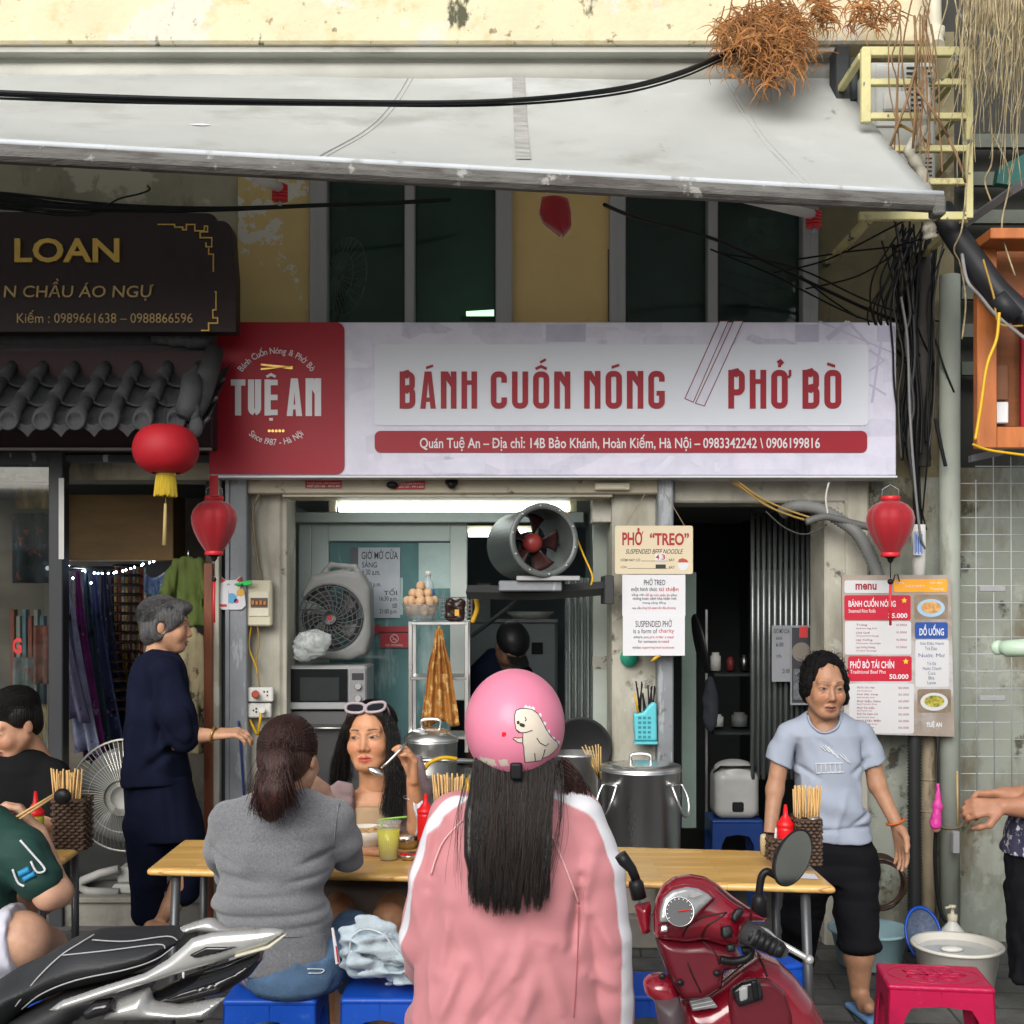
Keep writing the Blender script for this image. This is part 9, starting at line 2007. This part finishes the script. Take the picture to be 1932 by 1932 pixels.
slab(LS,'rail_edge',[(1290,1545),(1480,1492),(1576,1425),(1585,1432),(1490,1508),(1300,1560)],2.945,.012,.005,mat('ivory_edge',(.52,.50,.38),.4),res=.004)
slab(LS,'grab_handle',[(930,1418),(1040,1373),(1140,1340),(1180,1342),(1262,1400),(1420,1392),(1400,1425),(1180,1425),(1090,1412),(1000,1440)],3.16,.03,.018,m_silv,.01)
slab(LS,'tail_cowl',[(820,1765),(1000,1672),(1250,1590),(1450,1515),(1458,1560),(1390,1650),(1250,1742),(1000,1805),(880,1805)],3.06,.08,.04,m_bgl,.03)
slab(LS,'side_panel',[(-100,1990),(110,1870),(400,1722),(800,1660),(820,1770),(480,1850),(300,1990)],3.10,.09,.03,m_seat,.02);slab(LS,'exhaust_guard',[(600,1800),(822,1722),(850,1800),(1000,1822),(1250,1775),(1150,1900),(560,1900)],3.0,.05,.03,m_silv,.02)
slab(LS,'tail_hook',[(1003,1640),(1020,1640),(1018,1675),(1008,1675)],2.93,.004,.002,m_paper,res=.002);slab(LS,'passenger_peg',[(460,1850),(520,1800),(620,1785),(640,1850),(480,1900)],2.96,.03,.02,m_bgl)
mb=MB();mb.lathe([(.14,-.05),(.22,-.055),(.26,-.03),(.265,0),(.26,.03),(.22,.055),(.14,.05),(.14,-.05)],(X(330,Ys),Ys,.265),Matrix(((1,0,0),(0,0,-1),(0,1,0))),36);wh_=obj('wheel',mb,m_blk,LS);mb=MB();mb.lathe([(0,-.03),(.13,-.03),(.14,-.04),(.14,.04),(0,.03)],(X(330,Ys),Ys,.265),Matrix(((1,0,0),(0,0,-1),(0,1,0))),24);obj('rim',mb,m_alu,wh_)
U2=1273.5;Yq=2.98;RS=thing('scooter','dark red scooter with its handlebar dashboard and round mirror','scooter',(X(1330,3.1),3.15,0))
K=lambda L_:[(-276.5+1.0612*x,855.8+1.0612*y)for x,y in L_]
o_,V=slab(RS,'handlebar_cowl',K([(150,545),(150,430),(165,360),(200,295),(260,255),(340,243),(420,255),(480,288),(560,352),(640,405),(728,452),(735,480),(660,478),(610,510),(585,580),(560,600),(480,580),(400,560),(310,572),(200,560)]),Yq+.04,.075,.035,m_rl,.03,U2,.30,.005)
m_seam=mat('panel_seam',(.02,.003,.004),.5)
for L_ in([(300,555),(330,500),(420,450),(530,430)],[(485,300),(560,365),(650,420),(655,470)],[(400,560),(430,500),(520,440)]):mb=MB();mb.tube(catmull(snap(V,tl(U2,K(L_)),.0005),5),.0022,5);obj('panel_gap',mb,m_seam,o_)
slab(RS,'handlebar_cowl',K([(10,365),(80,350),(160,330),(175,400),(160,550),(70,585),(40,500)]),Yq+.09,.055,.05,m_rl,.05,U2,.2)
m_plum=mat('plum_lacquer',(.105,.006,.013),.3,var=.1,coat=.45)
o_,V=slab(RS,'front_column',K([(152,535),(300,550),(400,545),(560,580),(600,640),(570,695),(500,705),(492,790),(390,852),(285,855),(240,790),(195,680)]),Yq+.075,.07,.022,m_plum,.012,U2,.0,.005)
for L_ in([(160,560),(205,680),(250,790),(290,850)],[(305,560),(330,700),(395,845)],[(400,575),(470,640),(490,700)]):mb=MB();mb.tube(catmull(snap(V,tl(U2,K(L_)),.0005),5),.0020,5);obj('panel_gap',mb,m_seam,o_)
o_,V=slab(RS,'dash_rim',K([(160,500),(165,425),(188,345),(245,302),(320,286),(385,291),(450,322),(480,358),(410,422),(345,486),(270,515),(240,490),(185,492)]),Yq-.045,.016,.012,m_rl,.006,U2,.30,.004)
o_,V=slab(RS,'instrument_glass',K([(174,480),(179,420),(202,353),(250,317),(320,301),(380,306),(438,335),(462,360),(400,410),(340,470),(270,498),(247,474),(192,476)]),Yq-.062,.008,.006,mat('instrument_face',(.20,.21,.21),.08,var=.35,vs=14,spec=.6,coat=.6),.003,U2,.30,.004)
gc=W(1282,1720,Yq-.079);Rg=Matrix.Rotation(R(70),3,'X')
def dial(c_,r_,par):
 mb=MB();mb.tube([c_+Rg@Vector((r_*math.cos(a),r_*math.sin(a),0))for a in[k*math.pi/20 for k in range(40)]],.0012,5,closed=True);g_=obj('gauge_ring',mb,m_chr,par);mb=MB();mb.lathe([(0,-.002),(r_*.97,-.002)],c_,Rg,32);obj('gauge_face',mb,mat('gauge_dark',(.045,.048,.05),.2),g_)
 for k in range(13):mb=MB();a=R(-30+k*20);d_=Vector((math.cos(a),math.sin(a),0));mb.tube([c_+Rg@(d_*r_*.82+ZA*.001),c_+Rg@(d_*r_*.93+ZA*.001)],.0012,4);obj('tick',mb,m_paper,g_)
 mb=MB();mb.tube([c_+Rg@Vector((-r_*.1,0,.002)),c_+Rg@Vector((r_*.75,r_*.12,.002))],.0014,4);obj('needle',mb,m_red,g_)
dial(gc,.034,RS)
mb=MB();mb.add([W(u,v,Yq-.079+.0)for u,v in((1300,1692),(1306,1686),(1318,1683),(1326,1687),(1318,1690),(1308,1694))],[tuple(range(6))]);obj('fuel_gauge',mb,mat('dial_grey',(.3,.3,.3),.3),RS)
slab(RS,'badge',K([(188,497),(226,491),(222,530),(184,532)]),Yq-.052,.006,.003,m_chr,0,U2,.30,.002)
for L_ in([(550,445),(575,412),(610,405),(618,430),(572,478),(552,470)],[(500,505),(548,497),(562,540),(522,567),(500,552)],[(525,597),(570,592),(574,630),(530,634)]):slab(RS,'switch',K(L_),Yq-.048,.014,.005,m_blk,.0,U2,.30,.003)
mb=MB();mb.tube([W(*tl(U2,[p])[0],Yq-.04-.02*k)for k,p in enumerate([(385,1418),(470,1460),(520,1487),(575,1515),(592,1525)])],[.030,.026,.0215,.020,.016],20);gr=obj('grip',mb,mat('grip_rubber',(.035,.035,.037),.6,bump=.3,bs=120),RS)
for k in range(5):mb=MB();f=k/4;p=W(*tl(U2,[(420+120*f,1437+62*f)])[0],Yq-.055-.05*f);mb.lathe([(.0205,-.006),(.0222,-.002),(.0222,.002),(.0205,.006)],p,(W(592,0,1)*0+Vector((.9,-.25,-.42))).to_track_quat('Z','Y').to_matrix(),18);obj('grip_ring',mb,m_blk,gr)
mb=MB();mb.lathe([(0,.008),(.016,.006),(.019,-.004),(.017,-.01)],W(*tl(U2,[(585,1521)])[0],Yq-.115),Vector((.9,-.25,-.42)).to_track_quat('Z','Y').to_matrix(),20);obj('bar_end',mb,m_blk,gr)
P_=[W(*tl(U2,[p])[0],Yq+q)for p,q in(((420,1400),.03),((500,1420),.03),((560,1470),.0),((660,1525),-.02),((740,1572),-.03))];mb=MB();mb.tube(catmull(P_,4),[.011-.004*i/16 for i in range(17)],10,flat=.7);mb.sphere(P_[-1],.012,12);obj('brake_lever',mb,m_silv,RS)
def mirror(c_,a_,b_,ang,tilt,label_m):
 q_=Matrix.Rotation(R(tilt),3,'Z')@Matrix.Rotation(R(80),3,'X')@Matrix.Rotation(R(ang),3,'Z');mb=MB();mb.lathe([(0,-.045),(.5*a_,-.042),(.85*a_,-.026),(1.0*a_,-.004),(1.0*a_,.004),(.95*a_,.006),(.93*a_,.002)],c_,q_,44,sy=b_/a_);h_=obj('mirror_housing',mb,m_blk,RS);mb=MB();mb.lathe([(0,.0025),(.94*a_,.0025)],c_,q_,44,sy=b_/a_);obj('mirror_glass',mb,mat('mirror_glass',(.62,.64,.62),.04,metal=1.,var=.0,rvar=0),h_)
mirror(W(1496,1618,Yq-.05),.074,.042,58,14,'right')
mb=MB();mb.tube(catmull([W(*tl(U2,[p])[0],Yq+.02)for p in((560,1110),(510,1085),(480,1110),(468,1170),(462,1240))],5),.0095,10);obj('mirror_stem',mb,m_blk,RS);mb=MB();mb.tube([W(*tl(U2,[p])[0],Yq+.02)for p in((468,1205),(466,1235),(462,1330))],[.012,.019,.020],14);obj('stem_boot',mb,m_blk,RS)
mb=MB();mb.tube([W(u,v,Yq+.06)for u,v in((1170,1612),(1178,1624),(1192,1640),(1200,1660))],[.016,.017,.013,.012],10);obj('mirror_stem',mb,m_blk,RS);mb=MB();mb.tube([W(u,v,Yq+.06)for u,v in((1196,1660),(1200,1668),(1206,1695))],[.014,.019,.019],12);obj('stem_boot',mb,m_blk,RS)
o_,V=slab(RS,'leg_shield',K([(285,862),(400,852),(500,785),(600,700),(690,638),(790,678),(880,758),(960,860),(1020,980),(1090,1300),(900,1500),(320,1500),(250,1000)]),Yq+.16,.09,.04,m_rl,.03,U2,-.05,.006)
for L_ in([(690,648),(718,700),(740,760)],[(290,868),(400,860),(500,795),(600,712),(670,660)]):mb=MB();mb.tube(catmull(snap(V,tl(U2,K(L_)),.0005),5),.0024,5);obj('panel_gap',mb,m_seam,o_)
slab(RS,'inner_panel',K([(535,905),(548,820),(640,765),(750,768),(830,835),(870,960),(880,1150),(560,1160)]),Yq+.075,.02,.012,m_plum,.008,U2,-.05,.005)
o_,V=slab(RS,'glove_box',K([(552,832),(600,792),(692,768),(716,830),(720,880),(592,920),(566,885)]),Yq+.05,.014,.008,m_bgl,.004,U2,-.05,.004)
slab(RS,'box_latch',K([(652,782),(688,776),(700,880),(668,888)]),Yq+.036,.006,.004,m_blk,0,U2,-.05,.003);slab(RS,'key_cover',K([(590,820),(640,805),(640,880),(598,895)]),Yq+.036,.005,.004,mat('dial_grey',(.1,.1,.1),.3),0,U2,-.05,.003)
for p in((195,762),(287,795),(480,745)):mb=MB();mb.sphere(W(*tl(U2,K([p]))[0],Yq+.0),(.010,.006,.008),12);obj('screw',mb,m_blk,RS)
slab(RS,'warning_label',K([(330,885),(440,862),(490,925),(350,945)]),Yq+.058,.003,.002,mat('label_grey',(.20,.20,.20),.5),0,U2,-.1,.003)
for k in range(6):slab(RS,'label_line',K([(338+4*k,892+9*k),(440+8*k,869+9*k),(441+8*k,872+9*k),(339+4*k,896+9*k)]),Yq+.054,.002,.0008,m_paper,0,U2,-.1,.0012)if k%2==0 else None
slab(RS,'side_wing',K([(95,790),(130,755),(200,743),(250,770),(280,850),(300,960),(200,980),(150,880),(105,845)]),Yq+.06,.05,.025,m_rl,.015,U2);mb=MB();mb.tube(catmull([W(*tl(U2,[p])[0],Yq-.01)for p in((250,1570),(330,1580),(400,1560),(420,1520),(370,1520))],5),.010,8);obj('cable_loom',mb,m_blk,RS)
slab(RS,'floor_tunnel',K([(150,885),(280,868),(310,960),(330,1100),(190,1100)]),Yq+.02,.05,.03,mat('tunnel_grey',(.07,.05,.055),.5),.02,U2)
mb=MB();qx=Matrix(((0,0,1),(1,0,0),(0,1,0)));mb.lathe([(.16,-.04),(.2,-.05),(.235,-.03),(.24,0),(.235,.03),(.2,.05),(.16,.04),(.16,-.04)],(X(1350,3.4),3.5,.24),qx,36);wh_=obj('wheel',mb,m_blk,RS);mb=MB();mb.lathe([(0,-.03),(.15,-.03),(.16,-.04),(.16,.04),(0,.03)],(X(1350,3.4),3.5,.24),qx,24);obj('rim',mb,m_alu,wh_)
